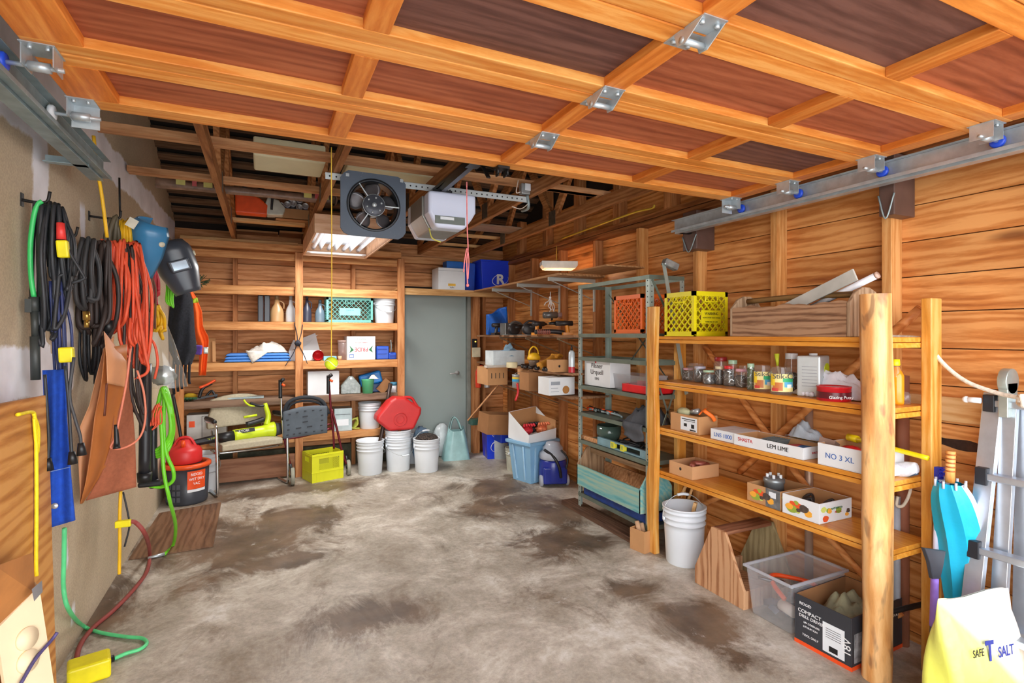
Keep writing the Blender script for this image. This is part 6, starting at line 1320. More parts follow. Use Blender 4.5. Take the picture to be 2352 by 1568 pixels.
# ================================================================ grey steel rack
RK=M('grey_steel_rack',(116,128,116),.42,.45,.1,10); RKL=M('light_steel_rack',(168,180,172),.4,.45,.08,10)
ra=thing('steel_rack','grey bolted steel rack with slotted posts standing at the right','rack',(0,0,0)); rx0,rx1,ry0,ry1=2.43,2.745,2.93,3.85; rz=1.915
for x in (rx0,rx1):
    for y in (ry0,ry1):
        sx_=1 if x==rx0 else -1; sy2=1 if y==ry0 else -1
        m=MB(); m.box((x,y,.045),(x+sx_*.04,y+sy2*.002,rz)); m.box((x,y+sy2*.002,.045),(x+sx_*.002,y+sy2*.04,rz))
        zz=.09
        while zz<rz-.03:
            m.cyl((x+sx_*.02,y-sy2*.0012,zz),(x+sx_*.02,y,zz),.0045,n=6,mi=1); m.cyl((x-sx_*.0012,y+sy2*.02,zz),(x,y+sy2*.02,zz),.0045,n=6,mi=1); zz+=.038
        m.build('post',[RKL,TXTK],ra)
RZ=[1.505,1.310,1.070,.842,.610,.16]
for i,zz in enumerate([rz]+RZ):
    m=MB(); t=.03
    m.box((rx0-.002,ry0,zz-t),(rx0,ry1,zz)); m.box((rx1,ry0,zz-t),(rx1+.002,ry1,zz)); m.box((rx0,ry0-.002,zz-t),(rx1,ry0,zz)); m.box((rx0,ry1,zz-t),(rx1,ry1+.002,zz))
    if i in (3,4,5,6): m.box((rx0,ry0,zz-.003),(rx1,ry1,zz-.001))
    if i in (1,): m.box((rx0,ry0,zz-.003),(rx1,ry1,zz-.001))
    m.build('shelf',RK,ra)
m=MB(); m.beam((rx0+.02,ry0-.004,rz-.03),(rx0+.13,ry0-.004,rz-.22),.018,.003,up=(0,1,0)); m.beam((rx0+.02,ry0-.004,1.28),(rx1-.02,ry0-.004,.62),.014,.003,up=(0,1,0)); m.beam((rx0+.02,ry0-.004,.62),(rx1-.02,ry0-.004,1.28),.014,.003,up=(0,1,0)); m.beam((rx1,ry0,1.0),(rx1,ry1,1.85),.003,.014,up=(1,0,0)); m.beam((rx1,ry0,1.85),(rx1,ry1,1.0),.003,.014,up=(1,0,0)); m.build('cross_brace',RK,ra)
m=MB(); m.box((rx0-.05,2.98,.0),(rx0+.09,4.05,.04)); tag(m.build('floor_plank',wood('dark_floor_plank',(56,38,30),(88,62,48),(112,84,66),'y'),bevel=.003),'dark weathered plank on the floor under the steel rack','plank')
# rack contents
OCR=M('orange_crate_plastic',(244,112,36),.4,0,.04)
yc0,yc1=fy(1478,2.45),fy(1413,2.45)
crate('bright orange lattice crate on the steel rack',2.45+.135,(yc0+yc1)/2+.02,1.506,.26,yc1-yc0,.285,0,OCR,name='orange_crate')
o=carton('beer_carton','white printed carton with black script lettering on the steel rack','box',2.47,fy(1392,2.47),1.312-.18+.18-.24,.2,fy(1335,2.47)-fy(1392,2.47),.22,0,WCARD); L_=fy(1335,2.47)-fy(1392,2.47)
o.location.z=1.071
for i,(tx,s_) in enumerate((('Pilsner',.055),('Urquell',.055),('1842',.03))): text(tx,s_,TXTK,o,(-.001,L_/2,.165-.052*i),SIDE,sx=1.1)
m=MB(); m.cyl((-.001,L_*.55,.2),(0,L_*.55,.2),.012,n=14); m.build('red_seal',TXTR,o)
o=thing('clear_bin','clear shallow storage bin on the steel rack below the printed carton','bin',(2.46+.13,(fy(1335,2.46)+fy(1420,2.46))/2-.05,1.071)); 
o.location=(2.60,fy(1378,2.46),1.071-.0); m=MB(); frus(m,.22,.42,.12,.85,.003); m.build('bin_body',clear('clear_bin_plastic',(.8,.84,.9),.25),o)
o.location.x=2.61
bc=[x for x in SC.objects if x.name.startswith('beer_carton')][0]; bc.location.z=1.311-.0; bc.location.z=1.195
sp_=MB(); sp_.box((2.47,fy(1392,2.47),1.071),(2.475,fy(1335,2.47),1.0715))
bc.location.z=1.075; o.location.y=3.28; bc.location.y=3.45
o=thing('red_tray','red plastic parts tray on the steel rack','tray',(2.45,fy(1480,2.45)-.05,1.071)); m=MB(); d=fy(1425,2.45)-fy(1480,2.45)+.03
m.box((0,0,0),(.25,d,.006)); m.box((0,0,0),(.005,d,.06)); m.box((.245,0,0),(.25,d,.06)); m.box((0,0,0),(.25,.005,.06)); m.box((0,d-.005,0),(.25,d,.06)); m.box((0,d*.45,.006),(.25,d*.46,.05)); m.build('tray',M('red_tray_plastic',(222,30,36),.35),o,bevel=.002); m=MB(); m.box((.08,d*.55,.01),(.12,d*.75,.085)); m.build('divider_handle',M('red_tray_plastic',(222,30,36)),o)
for i in range(7):
    y=2.98+.03*i+.42; m=MB(); m.tube([(-.08,0,.012),(0,0,.014),(.08,.02,.02)],.009,8); m.cyl((.04,.005,.018),(.11,.01,.02),.014,n=10,mi=1); tag(m.build('screwdriver',[GALVB,ORG if i%2 else BLACK],loc=(2.56,3.45+.06*i,.8425),rot=(0,0,1.2+.3*(i%3))),'screwdriver lying with others on the steel rack beside the grey cloth','screwdriver','screwdrivers on the steel rack')
cloth('grey_tarp','crumpled charcoal tarpaulin spilling over the front of the steel rack','tarpaulin',2.585,3.13,.843,.30,.36,.15,fabric('charcoal_cloth',(78,80,86),.8,.2,12),8,26)
m=MB(); m.grid(lambda u,v:(2.425-.012*math.sin(v*6),3.0+.22*u,.86-.14*v*(1-.4*abs(u-.4))),8,8,thick=(.006,0,0)); tag(m.build('tarp_corner',fabric('charcoal_cloth',(78,80,86))),'corner of the charcoal tarpaulin hanging over the rack edge','tarpaulin')
o=thing('glass_bowl','dark green glass bowl on the steel rack above the level','bowl',(2.58,3.62,.611)); m=MB(); m.lathe([(.04,0),(.08,.02),(.10,.07),(.10,.14),(.094,.14),(.09,.07),(.07,.025),(0,.02)],n=28,cap=False); m.build('bowl',M('green_glass',(74,92,84),.08,0,.1,4),o)
o=thing('cord_pile','pile of thin black cord on the steel rack next to the glass bowl','cord',(2.6,3.35,.611)); m=MB(); g=random.Random(3); pts=[(g.uniform(-.1,.1),g.uniform(-.16,.16),.008+.045*g.random()) for _ in range(34)]; m.tube(pts,.006,6,k=4); m.build('cord',BC,o)
o=thing('spirit_level','silver spirit level with yellow windows along the steel rack front','spirit level',(2.445,fy(1485,2.445),.612)); d=fy(1372,2.445)-fy(1485,2.445)
m=MB(); m.box((0,0,0),(.022,d,.012)); m.box((0,0,.048),(.022,d,.06)); m.box((0,d*.66,.012),(.022,d,.048)); m.box((0,0,.012),(.022,d*.12,.048)); m.build('rail',M('level_silver',(140,178,196),.3,.5),o,bevel=.001)
for q in (.42,.62): m=MB(); m.box((-.002,d*q-.0,.006),(.024,d*q+.05,.055)); m.box((-.003,d*q+.012,.016),(.025,d*q+.038,.045),1); m.build('vial_window',[M('level_yellow',(226,216,60),.4),M('vial_green',(170,180,90),.2)],o,bevel=.001)
m=MB(); m.box((2.45,3.60,.611),(2.47,3.84,.645)); tag(m.build('wood_block',lum,bevel=.002),'short wooden block at the far end of the spirit level','wood block')
# turquoise wooden tray with handle on the lowest rack shelf region
TQP=wood('turquoise_painted_wood',(84,150,156),(124,188,190),(168,196,176),'y',1.,.7,.9,.8)
o=thing('wooden_tote','worn turquoise painted wooden tool tote low on the steel rack','tool tote',(2.40,2.99,.232)); L_=.84; m=MB()
m.box((0,0,0),(.016,L_,.17)); m.build('side_board',TQP,o,bevel=.002); m=MB(); m.box((.27,0,0),(.286,L_,.17)); m.build('side_board',lum,o); m=MB(); m.box((.016,0,0),(.27,L_,.012)); m.build('floor_board',lum,o)
RW=wood('raw_tote_wood',(110,82,58),(150,118,88),(176,144,112),'z',1.)
for yy in (0,L_-.016): m=MB(); m.prism([(.0,0),(.286,0),(.286,.17),(.19,.31),(.096,.31),(0,.17)],yy-.0005,yy+.0165,'y'); m.build('end_board',TQP if yy==0 else RW,o,bevel=.002)
m=MB(); m.box((.13,.016,.26),(.155,L_-.016,.30)); m.build('handle_bar',wood('raw_bar',(110,82,58),(150,118,88),(176,144,112),'y'),o)
g=random.Random(8)
for k in range(6):
    m=MB(); r=.045+.012*g.random(); m.ball((0,0,r*.75),r,8,sc=(1.1,1,.75),jit=.08); tag(m.build('wrapped_bulb',fabric('dusty_paper',(190,176,164),.9,.12,20),loc=(2.40+.14+.06*((k%2)-.5),3.12+k*.105,.245)),'dusty paper wrapped lump lying in the turquoise tool tote','wrapped lump','wrapped lumps in the turquoise tote')
o=thing('blue_tray','dark blue plastic tray under the turquoise tool tote','tray',(2.44,2.98,.161)); m=MB(); m.box((0,0,0),(.26,.80,.004)); m.box((0,0,0),(.005,.80,.062)); m.box((.255,0,0),(.26,.8,.062)); m.box((0,0,0),(.26,.005,.062)); m.box((0,.795,0),(.26,.8,.062)); m.build('tray',M('dark_blue_plastic',(28,60,130),.35,0,.25,12),o,bevel=.002)
m=MB(); m.ball((0,0,.03),.03,8); tag(m.build('white_ball',WHITE,loc=(2.50,2.76,.0)),'small white ball on the floor at the foot of the rack','ball')
# paper bag at the log post
pb_=A(1487,1268,z=0); o=carton('paper_box','small open brown cardboard box with rolled papers beside the slab post','box',pb_.x-.04,pb_.y-.02,0,.14,.13,.15,.2,CARD,'open')
for k in range(3): m=MB(); m.tube([(pb_.x+.0+.03*k,pb_.y+.03,.01),(pb_.x-.02+.04*k,pb_.y+.09,.19-.02*k)],.016,10,k=0); tag(m.build('paper_roll',M('kraft_paper',(200,160,124),.8)),'kraft paper roll standing in the small open box by the slab post','paper roll','paper rolls in the small box')
# angled perforated strip with foil at top behind the yellow crate
o=thing('slotted_strip','grey slotted steel strip with crumpled foil on top behind the yellow crate','steel strip',(0,0,0)); Y=2.86
m=MB(); m.beam(A(1577,905,y=Y),A(1524,603,y=Y),.028,.006,up=(0,1,0)); m.build('strip',RKL,o)
m=MB(); a,b=A(1524,600,y=Y),A(1555,615,y=Y-.02); m.beam(a+Vector((-.0,0,.0)),b,.06,.05); m.build('foil',M('crumpled_foil',(168,172,170),.2,.7,.3,20),o,bevel=.01)
# ================================================================ log shelf
HON=wood('honey_varnished_pine',(196,112,26),(226,148,48),(242,176,80),'y',1.,.35,.25,.5,bmp=.05,spec=.5)
HOZ=wood('honey_slab',(190,112,36),(226,156,64),(244,190,110),'z',.8,.35,.6,.8,bmp=.08,spec=.5)
LOGM=wood('peeled_log',(170,104,54),(224,162,96),(246,200,140),'z',.6,.4,1.,.9,bmp=.12,spec=.4)
lg=thing('log_shelf','honey varnished rustic shelf unit with a peeled log front post','shelf',(0,0,0))
SX0,SX1,SYA,SYB=2.455,2.735,1.37,2.90
LZ=[1.487,1.180,.864,.568]
for z in LZ:
    m=MB(); m.box((SX0,SYA,z-.022),(SX1,SYB,z)); m.build('shelf',HON,lg,bevel=.003)
    m=MB(); m.box((SX0,SYA,z-.047),(SX0+.03,SYB,z-.025)); m.box((SX0+.03,SYA,z-.047),(SX1-.0,SYA+.04,z-.025)); m.box((SX1-.03,SYA+.04,z-.047),(SX1,SYB,z-.025)); m.build('rail',HON,lg,bevel=.002)
# peeled log post, front right
m=MB(); g=random.Random(4)
def logf(u,v):
    a=2*PI*u; z=1.675*v; r=.058*(1+.05*math.sin(a*2+z*3)+.03*math.sin(a*3-z*7))
    for (kz,ka,kr,ks) in ((.43,3.6,.35,.10),(.1,3.9,.22,.08),(.62,3.3,.12,.10),(1.2,4.3,.08,.1)):
        r*=1+kr*math.exp(-((z-kz)/ks)**2-(math.atan2(math.sin(a-ka),math.cos(a-ka))/.9)**2)
    return (2.425+r*math.cos(a)*1.0+.012*math.sin(z*2.2),1.42+r*math.sin(a),z)
m.grid(logf,36,70); m.add([logf(i/36,1) for i in range(36)],[tuple(range(36))]); 
def logmat():
    w=LOGM.copy(); w.name='knotty_peeled_log'; n=w.node_tree; b=[q for q in n.nodes if q.type=='BSDF_PRINCIPLED'][0]; src=b.inputs['Base Color'].links[0].from_socket
    f=noise(n,mp(n,(1,1,.35)),13,3,.5,.5); k=ramp(n,f,[(.585,(0,0,0,1)),(.67,(.6,.6,.6,1))])
    n.links.new(mix(n,k,src,lin((96,62,52))),b.inputs['Base Color']); return w
m.build('log_post',logmat(),lg)
# natural edge slab, front left
m=MB(); L=[];Rr=[]
zs_=[0,.15,.35,.5,.62,.75,.95,1.15,1.35,1.55,1.69]
lx=[.045,.04,.05,.052,.03,.04,.046,.04,.05,.045,.04]
y0s=2.885
for i,z in enumerate(zs_): L.append((y0s+lx[i],z)); Rr.append((y0s-.035+.008*math.sin(z*6),z))
poly=Rr+L[::-1]; m.prism(poly,2.405,2.452,'x'); m.build('slab_post',HOZ,lg,bevel=.005)
for (x0_,x1_,ya_,yb_,zt_) in ((2.66,2.74,1.325,1.368,1.66),(2.66,2.74,2.905,2.945,1.66)):
    m=MB(); m.box((x0_,ya_,0),(x1_,yb_,zt_)); m.build('rear_post',HOZ,lg,bevel=.004)
PB_=wood('brace_pole',(150,84,36),(200,126,66),(222,156,96),'y',1.,.5,.4)
for a,b,r in (((2.76,1.42,1.62),(2.76,2.45,.62),.022),((2.76,2.75,1.42),(2.76,1.95,.60),.020),((2.755,1.5,.15),(2.755,2.1,.60),.018),((2.755,2.88,.25),(2.755,2.35,.56),.018)):
    m=MB(); m.tube([a,((a[0]+b[0])/2,(a[1]+b[1])/2+.01,(a[2]+b[2])/2),b],r,10); m.build('brace',PB_,lg)
def hx(u,v0,v1,x): return A(u,v0,x=x).z-A(u,v1,x=x).z
E_=.001
# --- top shelf
YCR=M('yellow_lattice_plastic',(232,218,24),.35,0,.04)
crate('yellow lattice milk crate printed WARNING on top of the log shelf',2.445+.145,2.66,LZ[0]+E_,.29,.27,.285,0,YCR,plate=[(0,1,.17)],ptext=['WARNING','USE BY OTHER THAN OWNER','PUNISHABLE BY LAW'],tcol=[YCR,TXTK])
ow=wood('weathered_oak',(84,56,40),(134,98,72),(168,132,102),'y',1.3,.7,.3,1.6,bmp=.5); owz=wood('weathered_oak_end',(104,80,60),(156,128,100),(184,158,130),'z',1.3,.7,.3,1.2,bmp=.4)
tb1=thing('wooden_toolbox','weathered wooden carry box with pole handle on top of the log shelf','toolbox',(2.465,1.56,LZ[0]+E_)); L_=.70; hb=.165; w_=.25
m=MB(); m.grid(lambda u,v:(0,.018+(L_-.036)*u,(hb+.006*math.sin(u*17)+.004*math.sin(u*41))*v),30,3,thick=(.018,0,0),sm=False); m.build('side_board',ow,tb1)
m=MB(); m.box((w_-.018,.018,0),(w_,L_-.018,hb)); m.build('side_board',ow,tb1); m=MB(); m.box((.018,.018,0),(w_-.018,L_-.018,.012)); m.build('base_board',ow,tb1)
for yy in (0,L_-.018): m=MB(); m.prism([(0,0),(w_,0),(w_,.16),(w_*.8,.215),(w_*.6,.235),(w_*.4,.235),(w_*.2,.215),(0,.16)],yy,yy+.018,'y'); m.build('end_board',owz,tb1,bevel=.004)
m=MB(); m.tube([(w_/2,.018,.205),(w_/2,L_*.5,.212),(w_/2,L_-.018,.205)],.016,10); m.build('pole_handle',wood('dark_branch',(60,40,28),(96,70,44),(140,108,64),'y'),tb1)
o=thing('grey_board','pale grey board sticking out of the weathered carry box','board',(0,0,0)); m=MB(); m.beam(A(1800,712,x=2.56),A(1965,630,x=2.56),.012,.06,up=(0,0,1)); m.build('board',M('pale_grey_board',(190,190,182),.6,0,.1,8),o,bevel=.002)
m=MB(); m.tube([A(1850,712,x=2.60),A(2012,633,x=2.60)],.016,16,k=0); m.tube([A(2012,633,x=2.60),A(2017,630.5,x=2.60)],.0165,16,1,k=0); tag(m.build('white_pipe',[M('white_pvc',(226,226,232),.3),M('pipe_tan_end',(206,176,160),.5)]),'white plastic pipe with tan end sticking out of the weathered carry box','pipe')
# --- jars on the second shelf
GL=clear('jar_glass',(.85,.9,.9),.10); 
def jar(u0,u1,vt,vb,lid,label,fill=None,x=None,label2=None,fmat=None,r=None):
    uc=(u0+u1)/2; p=A(uc,vb-3,z=LZ[1]); x=x or max(2.50,p.x+.02); y=fy(uc,x); d=(x*sy_+y*cy_); R_=(u1-u0)/2*d/F*.98
    h=(A(uc,vt,x=x).z-LZ[1]); o=thing('glass_jar',label,'jar',(x,y,LZ[1]+E_)); m=MB()
    m.lathe([(R_*.9,0),(R_,.008),(R_,h*.72),(R_*.82,h*.86),(R_*.82,h*.88)],n=24,cap=False); m.add([(R_*.9*math.cos(i*PI/12),R_*.9*math.sin(i*PI/12),0) for i in range(24)],[tuple(range(24))]); m.build('jar_body',GL,o)
    if lid: m=MB(); m.lathe([(R_*.88,h*.85),(R_*.9,h*.86),(R_*.9,h*.985),(R_*.85,h),(0,h)],n=24); m.build('lid',M('lid_%s'%lid,{'cyan':(48,170,220),'white':(222,222,226),'pink':(226,170,180),'green':(170,200,170),'cream':(222,208,170),'red':(214,40,46),'darkred':(150,36,36),'lilac':(206,206,226)}[lid],.35),o)
    if fill:
        m=MB(); g=random.Random(int(uc)); 
        m.lathe([(R_*.86,.004),(R_*.93,.01),(R_*.93,h*fill*.9),(R_*.5,h*fill),(0,h*fill)],n=20); 
        for k in range(26):
            a=g.uniform(0,6.3); zz=g.uniform(.012,h*fill); c=Vector((R_*.9*math.cos(a),R_*.9*math.sin(a),zz)); t=Vector((-math.sin(a)*.5,math.cos(a)*.5,g.uniform(-1,1))).normalized()*R_*.35; m.beam(c-t,c+t,.0035,.0035,mi=1)
        m.build('contents',[fmat or M('dark_screws',(96,88,80),.4,.5,.4,60),M('bright_screws',(200,200,200),.3,.8)],o)
    if label2: label2(o,R_,h)
    return o
NJ='small glass jar of screws with a '
jar(1547,1574,831,872,'cyan',NJ+'bright blue lid, leftmost of the row',.7)
jar(1568,1593,845,877,'pink','short glass jar of dark screws with pink and white lid',.75)
jar(1594,1622,841,881,'lilac',NJ+'pale lilac lid, third from the left',.8)
jar(1614,1641,850,886,'green','short glass jar of bright nails with pale green lid',.7,fmat=M('nail_grey',(120,120,118),.4,.6,.4,60))
jar(1642,1663,841,887,'cream',NJ+'cream lid, left of the red one',.8)
jar(1662,1687,840,890,'red',NJ+'bright red lid in the front row',.8)
jar(1689,1716,847,893,'pink','glass jar of long bolts with pale pink lid beside the red lidded one',.65)
jar(1580,1618,829,870,None,'wide empty glass jar standing behind the lilac lidded one',None,2.64)
jar(1640,1671,820,870,'darkred','tall jar with dark red lid in the rear row',.3,2.65)
jar(1672,1694,827,872,'green','jar with pale green lid in the rear row behind the red lid',.3,2.62)
jar(1697,1722,833,875,None,'empty clear jar in the rear row behind the pink lid',None,2.63)
jar(1716,1733,835,896,'green','narrow olive jar between the bolts jar and the printed jars',.9,2.53,fmat=M('olive_fill',(70,84,40),.6))
def stik(o,R_,h):
    m=MB(); m.grid(lambda u,v:((R_+.001)*math.cos(-3.5+2.6*u),(R_+.001)*math.sin(-3.5+2.6*u),h*(.10+.58*v)),18,2); m.build('paper_label',M('label_cream',(240,222,150),.5),o)
    for c,za,zb_,ua,ub in (((54,170,110),.42,.54,.45,.95),((90,170,210),.25,.42,.5,.9),((206,60,60),.12,.22,.05,.3),((196,116,60),.14,.4,.1,.45),((240,206,40),.3,.66,.0,.18),((244,240,230),.22,.34,.6,.8)):
        m=MB(); m.grid(lambda u,v:((R_+.0016)*math.cos(-3.5+2.6*(ua+(ub-ua)*u)),(R_+.0016)*math.sin(-3.5+2.6*(ua+(ub-ua)*u)),h*(za+(zb_-za)*v)),8,1); m.build('label_print',M('print_%d_%d_%d'%c,c,.5,0,0),o)
    a=-2.3; text('Stik-O',R_*.72,TXTK,o,((R_+.003)*math.cos(a),(R_+.003)*math.sin(a),h*.60),(PI/2,0,a+PI/2))
jar(1731,1771,831,900,None,'large glass jar with printed Stik-O label, left of the pair',None,2.53,stik)
jar(1770,1818,835,906,None,'large glass jar with printed Stik-O label, right of the pair',None,2.50,stik)
jar(1803,1833,811,880,'white','tall clear jar with white lid behind the square tin',.5,2.66)
m=MB(); m.tube([A(1792,870,x=2.6),A(1786,840,x=2.6)],.006); m.tube([A(1786,840,x=2.6),A(1784,812,x=2.6)],lambda t:.006+.008*t,8,1); tag(m.build('paint_brush',[M('pale_wood_handle',(206,176,130),.6),M('lime_bristle',(206,214,50),.6)]),'brush with lime tip standing between the jars','brush')
# square tin: corner to the camera
tn=thing('square_tin','square white solvent tin with lime oval label on the log shelf','tin',(2.60,fy(1868,2.60),LZ[1]+E_),.35)
m=MB(); h=.255; 
q=A(1868,905,z=LZ[1]); h=(A(1868,817,x=2.58).z-LZ[1]); m.box((-.085,-.055,0),(.085,.055,h)); m.build('tin_body',M('tin_pale_metal',(196,204,206),.35,.35,.06),tn,bevel=.008)
m=MB(); m.prism([(.03+.045*math.cos(a*PI/10),h*.68+.028*math.sin(a*PI/10)) for a in range(20)],-.0565,-.055,'y'); m.build('oval_label',M('lime_label',(196,214,30),.5),tn); m=MB(); m.box((-.03,-.0562,h*.12),(.07,-.055,h*.5)); m.build('green_print',M('moss_print',(104,130,56),.5,0,.4,30),tn); m=MB(); 
for k in range(7): m.box((-.0862,-.04,h*(.25+.08*k)),(-.085,.03,h*(.25+.08*k)+.003))
m.build('small_print',M('grey_ink',(150,156,164)),tn); m=MB(); m.lathe([(.02,h),(.02,h+.012),(0,h+.012)],n=16); m.build('cap',WHITE,tn)
# white gloves: cloth heap with fingers
o=cloth('white_gloves','pile of soft white cotton gloves spilling over the second shelf','gloves',2.63,fy(1915,2.62),LZ[1]+E_,.17,.42,.15,fabric('white_glove_cotton',(226,228,236),.9,.04,20),14,26)
for k in range(4): m=MB(); m.tube([(-.02,.04,.05),(-.07,.09-.01*k,.025),(-.12,.12-.025*k,.012)],.012,8); m.build('finger',fabric('white_glove_cotton',(226,228,236)),o)
o=thing('filler_tin','round red and white filler tin in front of the white gloves','tin',(2.50,fy(1915,2.50),LZ[1]+E_)); R_=(1950-1881)/2*(2.5*sy_+fy(1915,2.5)*cy_)/F; h=hx(1915,893,926,2.47)
m=MB(); m.lathe([(R_,0),(R_,h*.9),(R_*1.03,h*.92),(R_*1.03,h),(R_*.9,h),(R_*.88,h*.95),(0,h*.95)],n=32); m.build('tin_body',M('red_tin',(204,30,40),.3,.1,.03),o); m=MB(); m.lathe([(R_+.0008,h*.18),(R_+.0008,h*.62)],n=32,cap=False); m.build('maroon_band',M('maroon_band',(96,24,34),.3),o)
a=-2.15; text('Glazing Putty',.02,TXTW,o,((R_+.003)*math.cos(a),(R_+.003)*math.sin(a),h*.3),(PI/2,0,a+PI/2)); 
o=thing('squeeze_bottle','orange liquid in a clear bottle with yellow cap behind the log post','bottle',(2.62,fy(2057,2.62),LZ[1]+E_)); m=MB(); m.lathe([(.032,0),(.034,.01),(.034,.13),(.015,.17)],n=20); m.v=[(a*.8,b,c) for a,b,c in m.v]; m.build('liquid_body',M('orange_liquid',(246,150,30),.15),o); m=MB(); m.lathe([(.03,.125),(.024,.15),(.012,.18)],n=20,cap=False); m.build('clear_shoulder',GL,o); m=MB(); m.lathe([(.016,.175),(.018,.18),(.016,.205),(0,.205)],n=16); m.build('cap',M('safety_yellow',(238,222,20)),o)
o=bottle('amber_bottle','dark red bottle beside the orange liquid bottle',2.56,fy(2045,2.56)+.05,LZ[1]+E_,[(.03,0),(.03,.10),(.014,.14)],M('amber_red',(150,50,40),.2),BLACK)
o=bottle('small_glass','small clear glass bottle at the right end of the second shelf',2.66,fy(2088,2.66)+.01,LZ[1]+E_,[(.016,0),(.016,.04),(.008,.055)],GL,cat='bottle')
# --- third shelf
z=LZ[2]+E_
o=rbox('tool_carton','cardboard box with printed white label holding brushes and tape','box',1540,1605,2.47,z,.115,.16,CARD,'open'); yb0_=fy(1605,2.47); L_=fy(1540,2.47)-yb0_
m=MB(); m.box((-.0012,L_*.06,.015),(-.0002,L_*.62,.10)); m.build('white_label',WHITE,o); m=MB(); m.box((-.002,L_*.12,.085),(-.0012,L_*.58,.09)); m.box((-.002,L_*.12,.075),(-.0012,L_*.5,.078)); m.box((-.002,L_*.4,.04),(-.0012,L_*.5,.06)); m.box((-.002,L_*.15,.035),(-.0012,L_*.25,.06)); m.box((-.002,L_*.1,.018),(-.0012,L_*.3,.026)); m.build('label_print',TXTK,o)
m=MB(); m.ball((2.53,yb0_+L_*.75,z+.12),.035,8,sc=(1,1.6,.8),jit=.08); tag(m.build('bristle_brush',M('pale_bristle',(190,190,150),.8)),'pale bristled brush poking out of the labelled tool carton','brush')
m=MB(); m.tube([(2.52,yb0_+.05,z+.12),(2.55,yb0_+.03,z+.155),(2.52,yb0_-.0,z+.15),(2.55,yb0_-.03,z+.12),(2.57,yb0_-.035,z+.09)],.012,8,flat=.5); tag(m.build('orange_tape',M('orange_webbing',(250,116,30),.6)),'bright orange webbing strap on top of the labelled tool carton','strap')
m=MB(); m.tube([(2.54,yb0_+.13,z+.125),(2.54,yb0_+.07,z+.14)],.018,10,k=0); tag(m.build('tape_measure',M('silver_can',(190,192,192))),'silver tape measure lying in the labelled tool carton','tape measure')
o=rbox('flat_box','closed flat white box stamped LNS 1000 on the third shelf','box',1632,1690,2.47,z,.062,.2,WCARD); L_=fy(1632,2.47)-fy(1690,2.47); text('LNS 1000',.034,TXTB,o,(-.001,L_/2,.03),SIDE)
o=rbox('drinks_tray','long open white carton marked SHASTA and LEM LIME','box',1686,1845,2.46,z,.062,.19,WCARD,'open',inside=CARD); L_=fy(1686,2.46)-fy(1845,2.46); text('SHASTA',.028,TXTR,o,(-.001,L_*.82,.036),SIDE); text('LEM LIME',.032,TXTK,o,(-.001,L_*.34,.034),SIDE); text('SHASTA',.014,TXTR,o,(.09,-.001,.03),FRONT)
yA,yB2=fy(1845,2.46),fy(1686,2.46)
for k in range(7): m=MB(); m.cbox((0,0,0),(.12,.004,.05),(.5,0,.1)); tag(m.build('sandpaper_sheet',M('grey_sandpaper',(120,126,126),.9),loc=(2.56,yA+.20+.016*k,z+.036)),'grey sandpaper sheet leaning in the stack in the drinks tray','sandpaper','sandpaper sheets in the drinks tray')
m=MB(); m.cbox((2.55,yA+.07,z+.03),(.12,.05,.03),(0,0,.3)); tag(m.build('small_box',M('blue_white_box',(60,120,190),.5)),'small blue box lying at the near end of the drinks tray','box')
m=MB(); m.cbox((2.56,yA+.13,z+.03),(.10,.04,.03),(0,0,-.3)); tag(m.build('small_box',M('pink_red_box',(200,80,80),.5)),'small red box lying in the middle of the drinks tray','box')
o=thing('wicker_tray','brown wicker tray behind the drinks tray on the third shelf','tray',(2.665,yA+.10,z)); m=MB(); m.box((0,-.12,0),(.065,.14,.07)); m.build('weave',wood('wicker',(110,70,30),(150,104,50),(180,134,74),'z',8,.7,0,2,bmp=.5),o,bevel=.01)
cloth('grey_rag','knotted pale grey rag lying on the brown wicker tray','rag',2.66,yA+.13,z+.071,.09,.2,.09,fabric('pale_grey_cloth',(176,186,196),.9,.1,20),19,16)
o=rbox('marked_carton','open white carton stamped NO 3 XL beside the log post','box',1878,2010,2.46,z,.105,.22,WCARD,'open',inside=CARD); L_=fy(1878,2.46)-fy(2010,2.46); text('NO 3 XL',.036,TXTB,o,(-.001,L_*.60,.05),SIDE)
yN=fy(2010,2.46)
m=MB(); m.ball((2.56,yN+.17,z+.075),.035,8,sc=(1,1.3,.7),jit=.15); tag(m.build('red_lump',M('red_plastic',(206,36,40))),'crumpled red item in the NO 3 XL carton','packet')
m=MB(); m.cbox((2.56,yN+.28,z+.08),(.12,.07,.05),(.2,.3,.4)); tag(m.build('grey_pad',M('taupe_pad',(140,112,98),.8)),'taupe sanding pads in the far end of the NO 3 XL carton','pads')
o=thing('ice_brush','yellow handled brush lying across the right end of the third shelf','brush',(0,0,0)); m=MB(); m.tube([A(1948,1003,x=2.66),A(2035,1026,x=2.62),A(2132,1052,x=2.60)],.011,10); m.build('handle',M('yellow_handle',(248,214,20),.35),o); m=MB(); m.tube([A(1948,1003,x=2.66),A(1970,1009,x=2.655)],.018,10); m.build('handle_end',M('yellow_handle',(248,214,20)),o)
o=thing('hand_brush','hand brush with grey back and white bristles at the shelf end','brush',(0,0,0)); m=MB(); a=A(2040,1082,x=2.60); b=A(2105,1074,x=2.60); m.tube([a,(a+b)/2,b],lambda t:.025+.012*math.sin(PI*t),10,flat=.8); m.build('bristles',M('white_bristle',(220,222,230),.9,0,.1,60,bmp=.4),o); m=MB(); m.tube([a+Vector((0,0,-.018)),(a+b)/2+Vector((0,0,-.024)),b+Vector((0,0,-.018))],.014,10); m.build('back',M('slate_brush_back',(80,92,110),.4),o)
